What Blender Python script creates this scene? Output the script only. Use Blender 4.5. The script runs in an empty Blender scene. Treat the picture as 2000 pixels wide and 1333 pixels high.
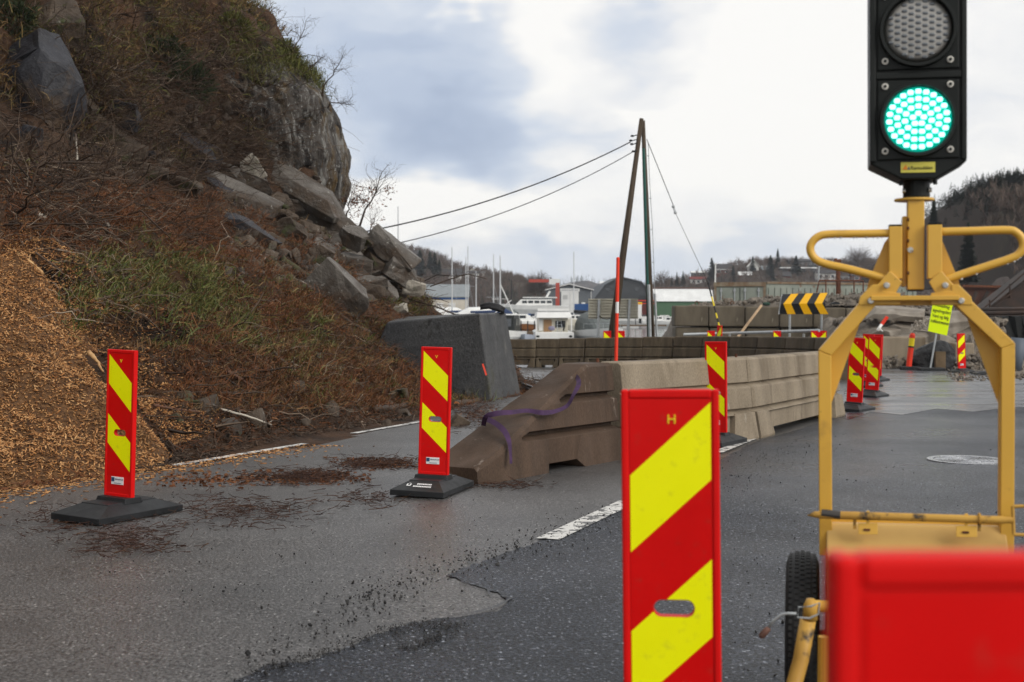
import bpy, bmesh, math, random
import numpy as np
from mathutils import Vector, Matrix, Euler

# ------------------------------------------------------------------ camera, sky, sun, exposure
SC = bpy.context.scene
COL = SC.collection
R = math.radians
FPX, HOR, CAMZ, SLOPE = 2500.0, 605.0, 1.287, 0.0148      # focal length in px of a 2000 px frame, horizon row, eye height, fall of the road
PITCH = math.atan((666.5 - HOR) / FPX)

cam_d = bpy.data.cameras.new("camera")
cam = bpy.data.objects.new("camera", cam_d); COL.objects.link(cam)
cam_d.sensor_fit = 'HORIZONTAL'; cam_d.sensor_width = 36.0
cam_d.lens = 36.0 * FPX / 2000.0
cam_d.clip_start = 0.1; cam_d.clip_end = 9000.0
cam.location = (0, 0, CAMZ)
cam.rotation_euler = (math.pi / 2 - PITCH, 0, 0)
cam_d.dof.use_dof = True; cam_d.dof.focus_distance = 9.5; cam_d.dof.aperture_fstop = 4.2
SC.camera = cam

def pdir(px, py):
    xc = (px - 1000.0) / FPX; yc = -(py - 666.5) / FPX
    return Vector((xc, math.cos(PITCH) + yc * math.sin(PITCH), -math.sin(PITCH) + yc * math.cos(PITCH)))
def W(px, py, Y):
    d = pdir(px, py); k = Y / d.y
    return Vector((d.x * k, Y, CAMZ + d.z * k))
def gz(y):
    return -SLOPE * min(max(y, -6.0), 48.0)
def G(px, py):
    d = pdir(px, py); k = CAMZ / (-d.z - SLOPE * d.y)
    return Vector((d.x * k, d.y * k, -SLOPE * d.y * k))

SUN_EL, SUN_AZ = 33.0, 132.0        # azimuth clockwise from +Y: behind the camera, to the right
world = bpy.data.worlds.new("World"); SC.world = world; world.use_nodes = True
def build_world():
    nt = world.node_tree; N = nt.nodes; L = nt.links; N.clear()
    out = N.new("ShaderNodeOutputWorld"); bg = N.new("ShaderNodeBackground")
    sky = N.new("ShaderNodeTexSky"); sky.sky_type = 'NISHITA'; sky.sun_disc = False
    sky.sun_elevation = R(SUN_EL); sky.sun_rotation = R(SUN_AZ); sky.dust_density = 2.0
    tc = N.new("ShaderNodeTexCoord")
    def noise(scale, detail, rough, vec, sc=(1, 1, 2.2)):
        m = N.new("ShaderNodeMapping"); m.inputs['Scale'].default_value = sc
        n = N.new("ShaderNodeTexNoise"); n.inputs['Scale'].default_value = scale
        n.inputs['Detail'].default_value = detail; n.inputs['Roughness'].default_value = rough
        L.new(vec, m.inputs['Vector']); L.new(m.outputs[0], n.inputs['Vector']); return n
    nw = noise(9.0, 3.0, .55, tc.outputs['Generated'])
    sub = N.new("ShaderNodeVectorMath"); sub.operation = 'SUBTRACT'; sub.inputs[1].default_value = (.5, .5, .5)
    L.new(nw.outputs['Color'], sub.inputs[0])
    mul = N.new("ShaderNodeVectorMath"); mul.operation = 'SCALE'; mul.inputs['Scale'].default_value = .11
    L.new(sub.outputs[0], mul.inputs[0])
    add = N.new("ShaderNodeVectorMath"); add.operation = 'ADD'
    L.new(tc.outputs['Generated'], add.inputs[0]); L.new(mul.outputs[0], add.inputs[1])
    n1 = noise(6.0, 4.0, .5, add.outputs[0]); n2 = noise(17.0, 5.0, .55, add.outputs[0])
    def math_(op, a, b):
        m = N.new("ShaderNodeMath"); m.operation = op
        for i, v in enumerate((a, b)):
            if isinstance(v, (int, float)): m.inputs[i].default_value = v
            else: L.new(v, m.inputs[i])
        return m.outputs[0]
    v = math_('ADD', math_('MULTIPLY', n1.outputs['Fac'], .55), math_('MULTIPLY', n2.outputs['Fac'], .22))
    v = math_('ADD', v, .315)
    blobs = [(800, 130, 300, 220, -.36), (930, 280, 190, 130, -.34), (560, 40, 240, 200, -.20), (1250, 110, 170, 80, -.26), (700, 250, 180, 110, -.10),
             (1300, 60, 140, 70, -.10), (1890, 230, 130, 70, -.10), (1000, 510, 800, 70, -.20), (1180, 250, 90, 120, -.14),
             (930, 4, 110, 40, .6), (1120, 50, 120, 120, .22), (780, 395, 280, 70, .26), (1080, 400, 200, 60, .14), (1050, 150, 60, 120, .12), (1450, 200, 290, 190, .24), (1640, 330, 200, 160, .15), (1600, 60, 260, 120, .16)]
    for px, py, rx, ry, w in blobs:
        d = pdir(px, py).normalized()
        s = N.new("ShaderNodeVectorMath"); s.operation = 'SUBTRACT'; s.inputs[1].default_value = d
        L.new(add.outputs[0], s.inputs[0])
        m = N.new("ShaderNodeVectorMath"); m.operation = 'MULTIPLY'
        m.inputs[1].default_value = (FPX / rx, FPX / rx * .5, FPX / ry)
        L.new(s.outputs[0], m.inputs[0])
        ln = N.new("ShaderNodeVectorMath"); ln.operation = 'LENGTH'; L.new(m.outputs[0], ln.inputs[0])
        mr = N.new("ShaderNodeMapRange"); mr.interpolation_type = 'SMOOTHSTEP'
        for i, val in ((1, 0.15), (2, 1.25), (3, w), (4, 0.0)): mr.inputs[i].default_value = val
        L.new(ln.outputs['Value'], mr.inputs[0])
        v = math_('ADD', v, mr.outputs[0])
    ramp = N.new("ShaderNodeValToRGB"); e = ramp.color_ramp.elements
    stops = [(.10, (.40, .475, .62)), (.30, (.51, .585, .72)), (.48, (.67, .725, .815)), (.64, (.87, .875, .885)), (.80, (1.0, .985, .955))]
    while len(e) < len(stops): e.new(.5)
    for el, (p, c) in zip(e, stops): el.position = p; el.color = (*c, 1)
    L.new(v, ramp.inputs[0])
    sc = N.new("ShaderNodeVectorMath"); sc.operation = 'SCALE'; sc.inputs['Scale'].default_value = 10.4
    L.new(ramp.outputs[0], sc.inputs[0])
    mix = N.new("ShaderNodeMix"); mix.data_type = 'RGBA'; mix.inputs[0].default_value = .06
    L.new(sc.outputs[0], mix.inputs[6]); L.new(sky.outputs[0], mix.inputs[7])
    L.new(mix.outputs[2], bg.inputs['Color']); bg.inputs['Strength'].default_value = .1
    L.new(bg.outputs[0], out.inputs['Surface'])
build_world()

sun_d = bpy.data.lights.new("sun", 'SUN'); sun = bpy.data.objects.new("sun", sun_d); COL.objects.link(sun)
sun_d.energy = 2.3; sun_d.angle = R(34); sun_d.color = (1.0, .96, .90)
_a, _e = R(SUN_AZ), R(SUN_EL)
sun.rotation_euler = Vector((math.sin(_a) * math.cos(_e), math.cos(_a) * math.cos(_e), math.sin(_e))).to_track_quat('Z', 'Y').to_euler()
sun.location = (5, -5, 12)

SC.view_settings.view_transform = 'Standard'; SC.view_settings.look = 'None'
SC.view_settings.exposure = 0.0; SC.view_settings.gamma = 1.0

# ------------------------------------------------------------------ noise
def _hash(ix, iy, iz, seed):
    h = (ix.astype(np.int64) * 374761393 + iy.astype(np.int64) * 668265263 + iz.astype(np.int64) * 2147483647 + seed * 974634721) & 0xffffffff
    h = ((h ^ (h >> 13)) * 1274126177) & 0xffffffff
    h = h ^ (h >> 16)
    return (h & 0xffffff) / float(0xffffff)
def vnoise(x, y, z=None, seed=0):
    x = np.asarray(x, float); y = np.asarray(y, float); z = np.zeros_like(x) if z is None else np.asarray(z, float)
    x0, y0, z0 = np.floor(x), np.floor(y), np.floor(z)
    f = lambda t: t * t * (3 - 2 * t)
    fx, fy, fz = f(x - x0), f(y - y0), f(z - z0); r = 0
    for dx in (0, 1):
        for dy in (0, 1):
            for dz in (0, 1):
                r = r + _hash(x0 + dx, y0 + dy, z0 + dz, seed) * (fx if dx else 1 - fx) * (fy if dy else 1 - fy) * (fz if dz else 1 - fz)
    return r * 2 - 1
def fbm(x, y, z=None, seed=0, oct=4, gain=.5):
    a, r, k = 1.0, 0, 1.0
    for i in range(oct):
        r = r + a * vnoise(np.asarray(x) * k, np.asarray(y) * k, None if z is None else np.asarray(z) * k, seed + i); a *= gain; k *= 2.03
    return r
def sstep(a, b, x):
    t = np.clip((np.asarray(x, float) - a) / (b - a), 0, 1); return t * t * (3 - 2 * t)

# ------------------------------------------------------------------ materials
def material(name, c1, c2=None, scale=4.0, detail=5.0, rough=.6, rough2=None, metal=0.0, bump=0.0, bscale=40.0, dirt_light=None, stretch=(1, 1, 1),
             lo=.35, hi=.65, spec=.22, island=None, emit=None, rscale=None, coat=0.0, bdist=.02, grain=None):
    m = bpy.data.materials.new(name); m.use_nodes = True
    nt = m.node_tree; N = nt.nodes; L = nt.links
    b = N['Principled BSDF']
    b.inputs['Metallic'].default_value = metal; b.inputs['Specular IOR Level'].default_value = spec
    b.inputs['Roughness'].default_value = rough
    b.inputs['Coat Weight'].default_value = coat; b.inputs['Coat Roughness'].default_value = .12
    tc = N.new("ShaderNodeTexCoord"); mp = N.new("ShaderNodeMapping"); mp.inputs['Scale'].default_value = stretch
    L.new(tc.outputs['Object'], mp.inputs['Vector'])
    def noise(s, d=5.0, r=.55):
        n = N.new("ShaderNodeTexNoise"); n.inputs['Scale'].default_value = s; n.inputs['Detail'].default_value = d; n.inputs['Roughness'].default_value = r
        L.new(mp.outputs[0], n.inputs['Vector']); return n
    def rng(v, a, bb, t0, t1):
        r = N.new("ShaderNodeMapRange"); r.inputs[1].default_value = a; r.inputs[2].default_value = bb; r.inputs[3].default_value = t0; r.inputs[4].default_value = t1
        L.new(v, r.inputs[0]); return r.outputs[0]
    def mix(f, a, bb, mode='MIX'):
        x = N.new("ShaderNodeMix"); x.data_type = 'RGBA'; x.blend_type = mode
        if isinstance(f, float): x.inputs[0].default_value = f
        else: L.new(f, x.inputs[0])
        for i, v in ((6, a), (7, bb)):
            if isinstance(v, tuple): x.inputs[i].default_value = (*v, 1)
            else: L.new(v, x.inputs[i])
        return x.outputs[2]
    col = c1
    if island:                                     # every chip, blade or twig its own tint
        g = N.new("ShaderNodeNewGeometry"); rp = N.new("ShaderNodeValToRGB"); e = rp.color_ramp.elements
        while len(e) < len(island): e.new(.5)
        for i, (el, c) in enumerate(zip(e, island)): el.position = i / max(1, len(island) - 1); el.color = (*c, 1)
        L.new(g.outputs['Random Per Island'], rp.inputs[0]); col = rp.outputs[0]
        if c2: col = mix(rng(noise(scale, detail).outputs['Fac'], lo, hi, 0, 1), col, c2)
    elif c2:
        col = mix(rng(noise(scale, detail).outputs['Fac'], lo, hi, 0, 1), c1, c2)
    for dd in (dirt_light if isinstance(dirt_light, list) else [dirt_light] if dirt_light else []):  # layers of dirt and stain, a few with painted sparkle and shade
        dc, ds, dlo, dhi = dd
        col = mix(rng(noise(ds, 6.0, .62).outputs['Fac'], dlo, dhi, 0, 1), col, dc)
    if grain:                                      # fine speckle: (scale, dark factor, light factor)
        gs, g0, g1 = grain
        n = noise(gs, 2.0, .7); gv = rng(n.outputs['Fac'], .40, .62, g0, g1)
        cb = N.new("ShaderNodeCombineColor"); [L.new(gv, cb.inputs[i]) for i in range(3)]
        col = mix(1.0, col, cb.outputs[0], 'MULTIPLY')
    if isinstance(col, tuple): b.inputs['Base Color'].default_value = (*col, 1)
    else: L.new(col, b.inputs['Base Color'])
    if rough2 is not None:
        L.new(rng(noise(rscale or scale * 1.7).outputs['Fac'], .35, .65, rough, rough2), b.inputs['Roughness'])
    if bump:
        n = noise(bscale, 6.0, .6); bp = N.new("ShaderNodeBump"); bp.inputs['Strength'].default_value = bump; bp.inputs['Distance'].default_value = bdist
        L.new(n.outputs['Fac'], bp.inputs['Height']); L.new(bp.outputs[0], b.inputs['Normal'])
    if emit:
        b.inputs['Emission Color'].default_value = (*emit[0], 1); b.inputs['Emission Strength'].default_value = emit[1]
    return m

# ------------------------------------------------------------------ mesh helpers
def tag(o, label=None, cat=None, group=None, kind=None):
    if label: o['label'] = label
    if cat: o['category'] = cat
    if group: o['group'] = group
    if kind: o['kind'] = kind
    return o
def thing(name, label, cat, loc=(0, 0, 0), rot=(0, 0, 0), group=None):
    o = bpy.data.objects.new(name, None); COL.objects.link(o); o.empty_display_size = .1
    o.location = loc; o.rotation_euler = rot
    return tag(o, label, cat, group)
def local(parent):
    M = Matrix.LocRotScale(parent.location, parent.rotation_euler, parent.scale); q = parent.parent
    while q is not None: M = Matrix.LocRotScale(q.location, q.rotation_euler, q.scale) @ M; q = q.parent
    return M.inverted()
def dup(root, loc=None, rot=None, label=None):
    c = root.copy(); COL.objects.link(c)
    if loc is not None: c.location = loc
    if rot is not None: c.rotation_euler = rot
    if label: c['label'] = label
    for ch in root.children:
        k = ch.copy(); COL.objects.link(k); k.parent = c
        for g in ch.children:
            q = g.copy(); COL.objects.link(q); q.parent = k
    return c

class MB:
    """collects shapes; build() links them as one mesh object"""
    def __init__(s): s.v = []; s.f = []; s.m = []
    def add(s, vs, fs, mi=0):
        o = len(s.v); s.v += [tuple(v) for v in vs]; s.f += [tuple(i + o for i in f) for f in fs]; s.m += [mi] * len(fs); return s
    def box(s, c, size, rot=None, mi=0):
        hx, hy, hz = (q / 2 for q in size); M = rot.to_3x3() if rot is not None else Matrix.Identity(3); c = Vector(c)
        vs = [c + M @ Vector((x, y, z)) for x in (-hx, hx) for y in (-hy, hy) for z in (-hz, hz)]
        return s.add(vs, [(0, 1, 3, 2), (4, 6, 7, 5), (0, 4, 5, 1), (2, 3, 7, 6), (0, 2, 6, 4), (1, 5, 7, 3)], mi)
    def bar(s, a, b, w, d, up=(0, 1, 0), mi=0):
        """square bar from a to b: w wide across, d deep along up"""
        a, b = Vector(a), Vector(b); t = (b - a); ln = t.length; t.normalize(); u = Vector(up); u = (u - t * u.dot(t)).normalized(); q = t.cross(u)
        return s.box((a + b) / 2, (w, d, ln), Matrix((q, u, t)).transposed(), mi)
    def tube(s, pts, rad, n=8, mi=0, cap=True, closed=False):
        pts = [Vector(p) for p in pts]; K = len(pts); rad = rad if hasattr(rad, '__len__') else [rad] * K
        vs = []; prev = None
        for i, p in enumerate(pts):
            a = pts[i - 1] if i or closed else pts[0]; b = pts[(i + 1) % K] if i < K - 1 or closed else pts[-1]
            t = (b - a).normalized()
            if prev is None:
                u = Vector((0, 0, 1)) if abs(t.z) < .9 else Vector((1, 0, 0)); u = (u - t * u.dot(t)).normalized()
            else:
                u = prev - t * prev.dot(t)
                u = u.normalized() if u.length > 1e-6 else t.orthogonal().normalized()
            prev = u; w = t.cross(u)
            vs += [p + (u * math.cos(2 * math.pi * k / n) + w * math.sin(2 * math.pi * k / n)) * rad[i] for k in range(n)]
        fs = []
        for i in range(K if closed else K - 1):
            j = (i + 1) % K
            fs += [(i * n + k, i * n + (k + 1) % n, j * n + (k + 1) % n, j * n + k) for k in range(n)]
        if cap and not closed: fs += [tuple(range(n - 1, -1, -1)), tuple((K - 1) * n + k for k in range(n))]
        return s.add(vs, fs, mi)
    def prism(s, poly, off, mi=0):
        """polygon (3-D points, one plane) swept by off"""
        n = len(poly); off = Vector(off); vs = [Vector(p) for p in poly] + [Vector(p) + off for p in poly]
        fs = [tuple(range(n - 1, -1, -1)), tuple(range(n, 2 * n))] + [(i, (i + 1) % n, n + (i + 1) % n, n + i) for i in range(n)]
        return s.add(vs, fs, mi)
    def loft(s, rings, mi=0, cap=True):
        n = len(rings[0]); vs = [v for r in rings for v in r]; fs = []
        for i in range(len(rings) - 1):
            fs += [(i * n + k, i * n + (k + 1) % n, (i + 1) * n + (k + 1) % n, (i + 1) * n + k) for k in range(n)]
        if cap: fs += [tuple(range(n - 1, -1, -1)), tuple((len(rings) - 1) * n + k for k in range(n))]
        return s.add(vs, fs, mi)
    def sphere(s, c, r, n=8, mi=0, sc=(1, 1, 1)):
        c = Vector(c); rings = []
        for i in range(1, n):
            th = math.pi * i / n
            rings.append([c + Vector((r * sc[0] * math.sin(th) * math.cos(2 * math.pi * k / (2 * n)), r * sc[1] * math.sin(th) * math.sin(2 * math.pi * k / (2 * n)), -r * sc[2] * math.cos(th))) for k in range(2 * n)])
        return s.loft(rings, mi)
    def build(s, name, mats, parent=None, bevel=0, smooth=False, world=True, fix=True, segs=2):
        me = bpy.data.meshes.new(name)
        vs = s.v
        if parent is not None and world:
            M = local(parent); vs = [M @ Vector(v) for v in vs]
        me.from_pydata([tuple(v) for v in vs], [], s.f); me.validate()
        for m in (mats if isinstance(mats, (list, tuple)) else [mats]): me.materials.append(m)
        if len(me.polygons) == len(s.m): me.polygons.foreach_set('material_index', s.m)
        if fix:
            bm = bmesh.new(); bm.from_mesh(me); bmesh.ops.recalc_face_normals(bm, faces=bm.faces); bm.to_mesh(me); bm.free()
        if smooth: me.polygons.foreach_set('use_smooth', [True] * len(me.polygons))
        o = bpy.data.objects.new(name, me); COL.objects.link(o)
        if parent is not None: o.parent = parent
        if bevel:
            md = o.modifiers.new("bevel", 'BEVEL'); md.width = bevel; md.segments = segs; md.limit_method = 'ANGLE'; md.angle_limit = R(40)
        return o

def npmesh(name, V, F, mat, smooth=False, parent=None):
    """numpy mesh with equal-sized faces"""
    me = bpy.data.meshes.new(name); V = np.asarray(V, np.float32); F = np.asarray(F, np.int32); k = F.shape[1]
    me.vertices.add(len(V)); me.vertices.foreach_set('co', V.ravel())
    me.loops.add(F.size); me.loops.foreach_set('vertex_index', F.ravel())
    me.polygons.add(len(F)); me.polygons.foreach_set('loop_start', np.arange(0, F.size, k, dtype=np.int32)); me.polygons.foreach_set('loop_total', np.full(len(F), k, np.int32))
    if smooth: me.polygons.foreach_set('use_smooth', np.ones(len(F), bool))
    me.update(calc_edges=True); me.validate()
    for m in (mat if isinstance(mat, (list, tuple)) else [mat]): me.materials.append(m)
    o = bpy.data.objects.new(name, me); COL.objects.link(o)
    if parent is not None: o.parent = parent
    return o
def grid_faces(nu, nv):
    i = np.arange((nu - 1) * (nv - 1)); a = (i // (nv - 1)) * nv + i % (nv - 1)
    return np.stack([a, a + nv, a + nv + 1, a + 1], 1)
def sticks(P, D, length, rad, rs, K=4, bend=.15, n=3):
    """many bent twigs at once -> V, F"""
    N = len(P); t = np.linspace(0, 1, K); D = D / np.linalg.norm(D, axis=1, keepdims=True)
    B = rs.normal(size=(N, 3)); S = np.cross(D, B); S /= np.linalg.norm(S, axis=1, keepdims=True) + 1e-9; Q = np.cross(D, S)
    cur = rs.normal(size=(N, 1, 1)) * bend; w = rs.normal(size=(N, K, 1)) * bend * .35
    C = P[:, None] + D[:, None] * (length[:, None] * t)[..., None] + S[:, None] * (length[:, None, None] * (cur * (t * t)[None, :, None] + w * t[None, :, None]))
    C = C + Q[:, None] * (length[:, None, None] * rs.normal(size=(N, K, 1)) * bend * .35 * t[None, :, None])
    r = rad[:, None] * (1 - .65 * t)[None]
    V = np.stack([C + (S[:, None] * math.cos(2 * math.pi * k / n) + Q[:, None] * math.sin(2 * math.pi * k / n)) * r[..., None] for k in range(n)], 2)
    V = V.reshape(-1, 3); base = np.arange(N)[:, None, None] * K * n + np.arange(K - 1)[None, :, None] * n; k = np.arange(n)[None, None]
    k2 = (k + 1) % n
    F = np.stack([base + k, base + k2, base + n + k2, base + n + k], -1).reshape(-1, 4)
    return V, F
def blades(P, Ld, h, w, rs, droop=.5):
    """grass blades: two-quad strips that bend over -> V, F"""
    N = len(P); Ld = Ld / np.linalg.norm(Ld, axis=1, keepdims=True)
    S = np.cross(Ld, rs.normal(size=(N, 3))); S /= np.linalg.norm(S, axis=1, keepdims=True) + 1e-9
    dr = np.zeros((N, 3)); dr[:, 2] = -1; side = np.cross(S, Ld)
    p1 = P + Ld * (h * .55)[:, None]; p2 = P + Ld * h[:, None] * .9 + (dr * .7 + side * .4) * (h * droop * rs.uniform(.4, 1.2, N))[:, None]
    V = np.stack([P - S * w[:, None], P + S * w[:, None], p1 - S * w[:, None] * .8, p1 + S * w[:, None] * .8, p2 - S * w[:, None] * .12, p2 + S * w[:, None] * .12], 1).reshape(-1, 3)
    b = np.arange(N)[:, None] * 6
    F = np.concatenate([b + np.array([[0, 1, 3, 2]]), b + np.array([[2, 3, 5, 4]])], 0)
    return V, F
def letters(body, size, mat, parent, M, name="lettering", extrude=.001, align='CENTER'):
    cu = bpy.data.curves.new(name, 'FONT'); cu.body = body; cu.size = size; cu.align_x = align; cu.extrude = extrude; cu.resolution_u = 3
    t = bpy.data.objects.new("tmp", cu); COL.objects.link(t)
    dg = bpy.context.evaluated_depsgraph_get(); me = bpy.data.meshes.new_from_object(t.evaluated_get(dg))
    bpy.data.objects.remove(t); me.name = name; me.transform(M); me.materials.clear(); me.materials.append(mat)
    o = bpy.data.objects.new(name, me); COL.objects.link(o)
    if parent is not None: o.parent = parent
    return o
FRONT = Matrix.Rotation(math.pi / 2, 4, 'X')            # text plane stood up, read from -Y
# ------------------------------------------------------------------ ground, road, water
A_OLD = material("old_asphalt", (.046, .044, .043), (.026, .0255, .0255), scale=.9, rough=.24, rough2=.50, rscale=.30, bump=.7, bscale=75, bdist=.010, grain=(75, .15, 3.2), spec=.6,
                 dirt_light=[((.020, .019, .019), .45, .56, .74), ((.15, .145, .14), 55, .60, .64)])  # pale specks: aggregate, with its wet sparkle painted into the colour
A_NEW = material("new_asphalt", (.014, .0165, .022), (.008, .0095, .013), scale=1.3, rough=.20, rough2=.62, rscale=.16, bump=1.0, bscale=60, bdist=.018, grain=(65, .1, 4.0), spec=.27, dirt_light=[((.006, .006, .007), .7, .56, .70), ((.13, .138, .155), 50, .60, .64)])  # last layer puts the sparkle of wet grains into the colour
M_DIRT = material("gravel_soil", (.20, .17, .135), (.10, .085, .07), scale=2.5, rough=.75, bump=.8, bscale=18, bdist=.05, grain=(30, .6, 1.4))
M_LINE = material("road_paint", (.60, .59, .56), (.10, .10, .10), scale=13, lo=.50, hi=.57, rough=.5, bump=.3, bscale=80)
M_WATER = material("sea_water", (.045, .06, .075), rough=.10, bump=.35, bscale=.9, bdist=.12, stretch=(1, .25, 1), spec=.6)

def sheet(name, pts, mat, dz, step=1.0):
    mb = MB(); mb.add([(x, y, gz(y) + dz) for x, y in pts], [tuple(range(len(pts)))])
    o = mb.build(name, mat, fix=False)
    me = o.data
    if me.polygons[0].normal.z < 0: me.flip_normals()
    return o
def ground_grid():
    xs = np.linspace(-30, 60, 46); ys = np.concatenate([np.linspace(-12, 47.6, 32)])
    X, Y = np.meshgrid(xs, ys, indexing='ij'); Z = -SLOPE * np.clip(Y, -6, 48) - .01
    V = np.stack([X, Y, Z], -1).reshape(-1, 3)
    o = npmesh("ground", V, grid_faces(46, 32), M_DIRT); tag(o, kind="structure")
    o2 = npmesh("ground", np.array([(6.1, 47.6, gz(48) - .01), (90, 47.6, gz(48) - .01), (90, 140, gz(48) - .01), (18.1, 140, gz(48) - .01)]), np.array([(0, 1, 2, 3)]), M_DIRT); tag(o2, kind="structure")
    q = MB(); q.box((-12, 47.75, -1.6), (36, .3, 1.8)); q.box((12.25, 93.9, -1.62), (.3, 93, 1.78), Matrix.Rotation(-.129, 3, 'Z'))
    tag(q.build("quay_wall", material("quay_concrete", (.20, .18, .16), (.10, .09, .08), scale=2)), "grey concrete quay wall dropping from the road to the water", "wall")
ground_grid()
tag(sheet("road", [(-9, -6), (14, -6), (13.6, 20), (13.2, 32), (12.6, 36.5), (9.5, 41), (7, 44), (-1, 46), (-4, 46), (-4, 24)], A_OLD, .0), kind="structure")
# the newer, darker surfacing has a torn edge along the old lane
_edge = [(430, 1345), (520, 1306), (600, 1292), (680, 1266), (740, 1240), (790, 1222), (850, 1210), (905, 1208), (950, 1200), (985, 1186), (992, 1172), (960, 1158), (915, 1142), (880, 1128), (905, 1112), (960, 1092), (1020, 1072), (1075, 1052),
         (1130, 1020), (1190, 995), (1240, 975), (1300, 950), (1360, 922), (1420, 892), (1480, 862), (1540, 846), (1620, 820), (1700, 800)]
_e = [G(*p) for p in _edge]
_pts = [(v.x, v.y) for v in _e] + [(8.0, 24.0), (12.9, 27.5), (13.3, 20), (13.7, -6), (-.9, -6), (-1.0, 3.2)]
def rough_edge(pts, n, rs):
    out = []
    for i in range(n):
        a, b = Vector(pts[i]), Vector(pts[i + 1]); k = max(2, int((b - a).length / .05))
        for j in range(k): p = a.lerp(b, j / k) + Vector((rs.normal() * .012, rs.normal() * .02)); out.append((p.x, p.y))
    return out + list(pts[n:])
tag(sheet("road_patch", rough_edge(_pts, len(_edge) - 1, np.random.RandomState(3)), A_NEW, .006), kind="structure")
A_WET = material("wet_asphalt", (.040, .044, .052), (.024, .027, .033), scale=.5, stretch=(1, 2.5, 1), rough=.10, rough2=.42, rscale=.35, bump=.35, bscale=60, bdist=.006, grain=(60, .4, 2.0), spec=.75)
_w = [G(*p) for p in ((1655, 822), (1700, 806), (1760, 812), (1830, 800), (1900, 806), (1990, 796), (2060, 800), (2120, 780), (2080, 752), (1985, 738), (1900, 729), (1820, 722), (1740, 719), (1690, 724), (1660, 745), (1640, 790), (1655, 822))]
tag(sheet("wet_road", rough_edge([(v.x, v.y) for v in _w], len(_w) - 1, np.random.RandomState(17))[:-1], A_WET, .010), kind="structure")
M_CRACK = material("wet_crack", (.012, .011, .011), rough=.35)
def ribbon(name, pix, width, mat, dz, rs=None, jit=0.0):
    P = [G(*p) for p in pix]; V = []; n = 0; pts = []
    for a, b in zip(P[:-1], P[1:]):
        k = max(1, int((b - a).length / .08))
        for j in range(k): pts.append(a.lerp(b, j / k))
    pts.append(P[-1])
    for i, p in enumerate(pts):
        t = (pts[min(i + 1, len(pts) - 1)] - pts[max(i - 1, 0)]); t.z = 0; t.normalize(); s = Vector((-t.y, t.x, 0))
        w = width * (1 if rs is None else rs.uniform(.25, 1.2)); off = 0 if rs is None else rs.normal() * jit
        for sg in (-1, 1): q = p + s * (sg * w / 2 + off); V.append((q.x, q.y, gz(q.y) + dz))
    F = [(2 * i, 2 * i + 1, 2 * i + 3, 2 * i + 2) for i in range(len(pts) - 1)]
    return tag(npmesh(name, V, F, mat), kind="structure")
ribbon("road_markings", [(338, 911), (597, 868)], .105, M_LINE, .010)
ribbon("road_markings", [(690, 848), (840, 822)], .10, M_LINE, .010)
ribbon("road_markings", [(1070, 1056), (1228, 982)], .15, M_LINE, .011)
ribbon("road_markings", [(1400, 886), (1475, 856)], .12, M_LINE, .012)
_rc = np.random.RandomState(8)
for pl in ([(905, 1140), (950, 1156), (990, 1172), (975, 1192), (900, 1208)],            [(1700, 790), (1790, 776), (1860, 772)], [(1800, 735), (1900, 752), (2000, 778)], [(1420, 884), (1500, 858), (1560, 845)]):
    ribbon("road_cracks", pl, .016, M_CRACK, .0125, _rc, .016)
def water():
    mb = MB(); mb.add([(-700, 44, -1.143), (900, 44, -1.143), (900, 420, -1.143), (-700, 420, -1.143)], [(0, 1, 2, 3)])
    tag(mb.build("sea", M_WATER), kind="structure")
water()

# manhole lid with concentric ribs
M_IRON = material("cast_iron", (.5, .51, .53), (.34, .35, .37), scale=14, rough=.2, rough2=.38, metal=.9, bump=.3, bscale=120)
def manhole():
    c = G(1888, 901); t = thing("manhole_cover", "round cast iron manhole cover with concentric rings in the wet asphalt", "manhole cover", (c.x, c.y, c.z + .008))
    def ring(mb, r0, r1, z0, z1, n=48):
        rr = [(r0, z0), (r0, z1), (r1, z1), (r1, z0)]
        mb.loft([[Vector((r * math.cos(a), r * math.sin(a), z)) for r, z in rr] for a in (2 * math.pi * k / n for k in range(n + 1))], cap=False)
    mb = MB(); mb.tube([(0, 0, 0), (0, 0, .006)], .30, 48); [ring(mb, r, r + .013, .004, .010) for r in (.04, .08, .12, .16, .20, .24, .275)]
    mb.build("lid", M_IRON, t, world=False)
    mb = MB(); ring(mb, .31, .37, 0, .009); mb.build("frame", M_IRON, t, world=False)
manhole()
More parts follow.
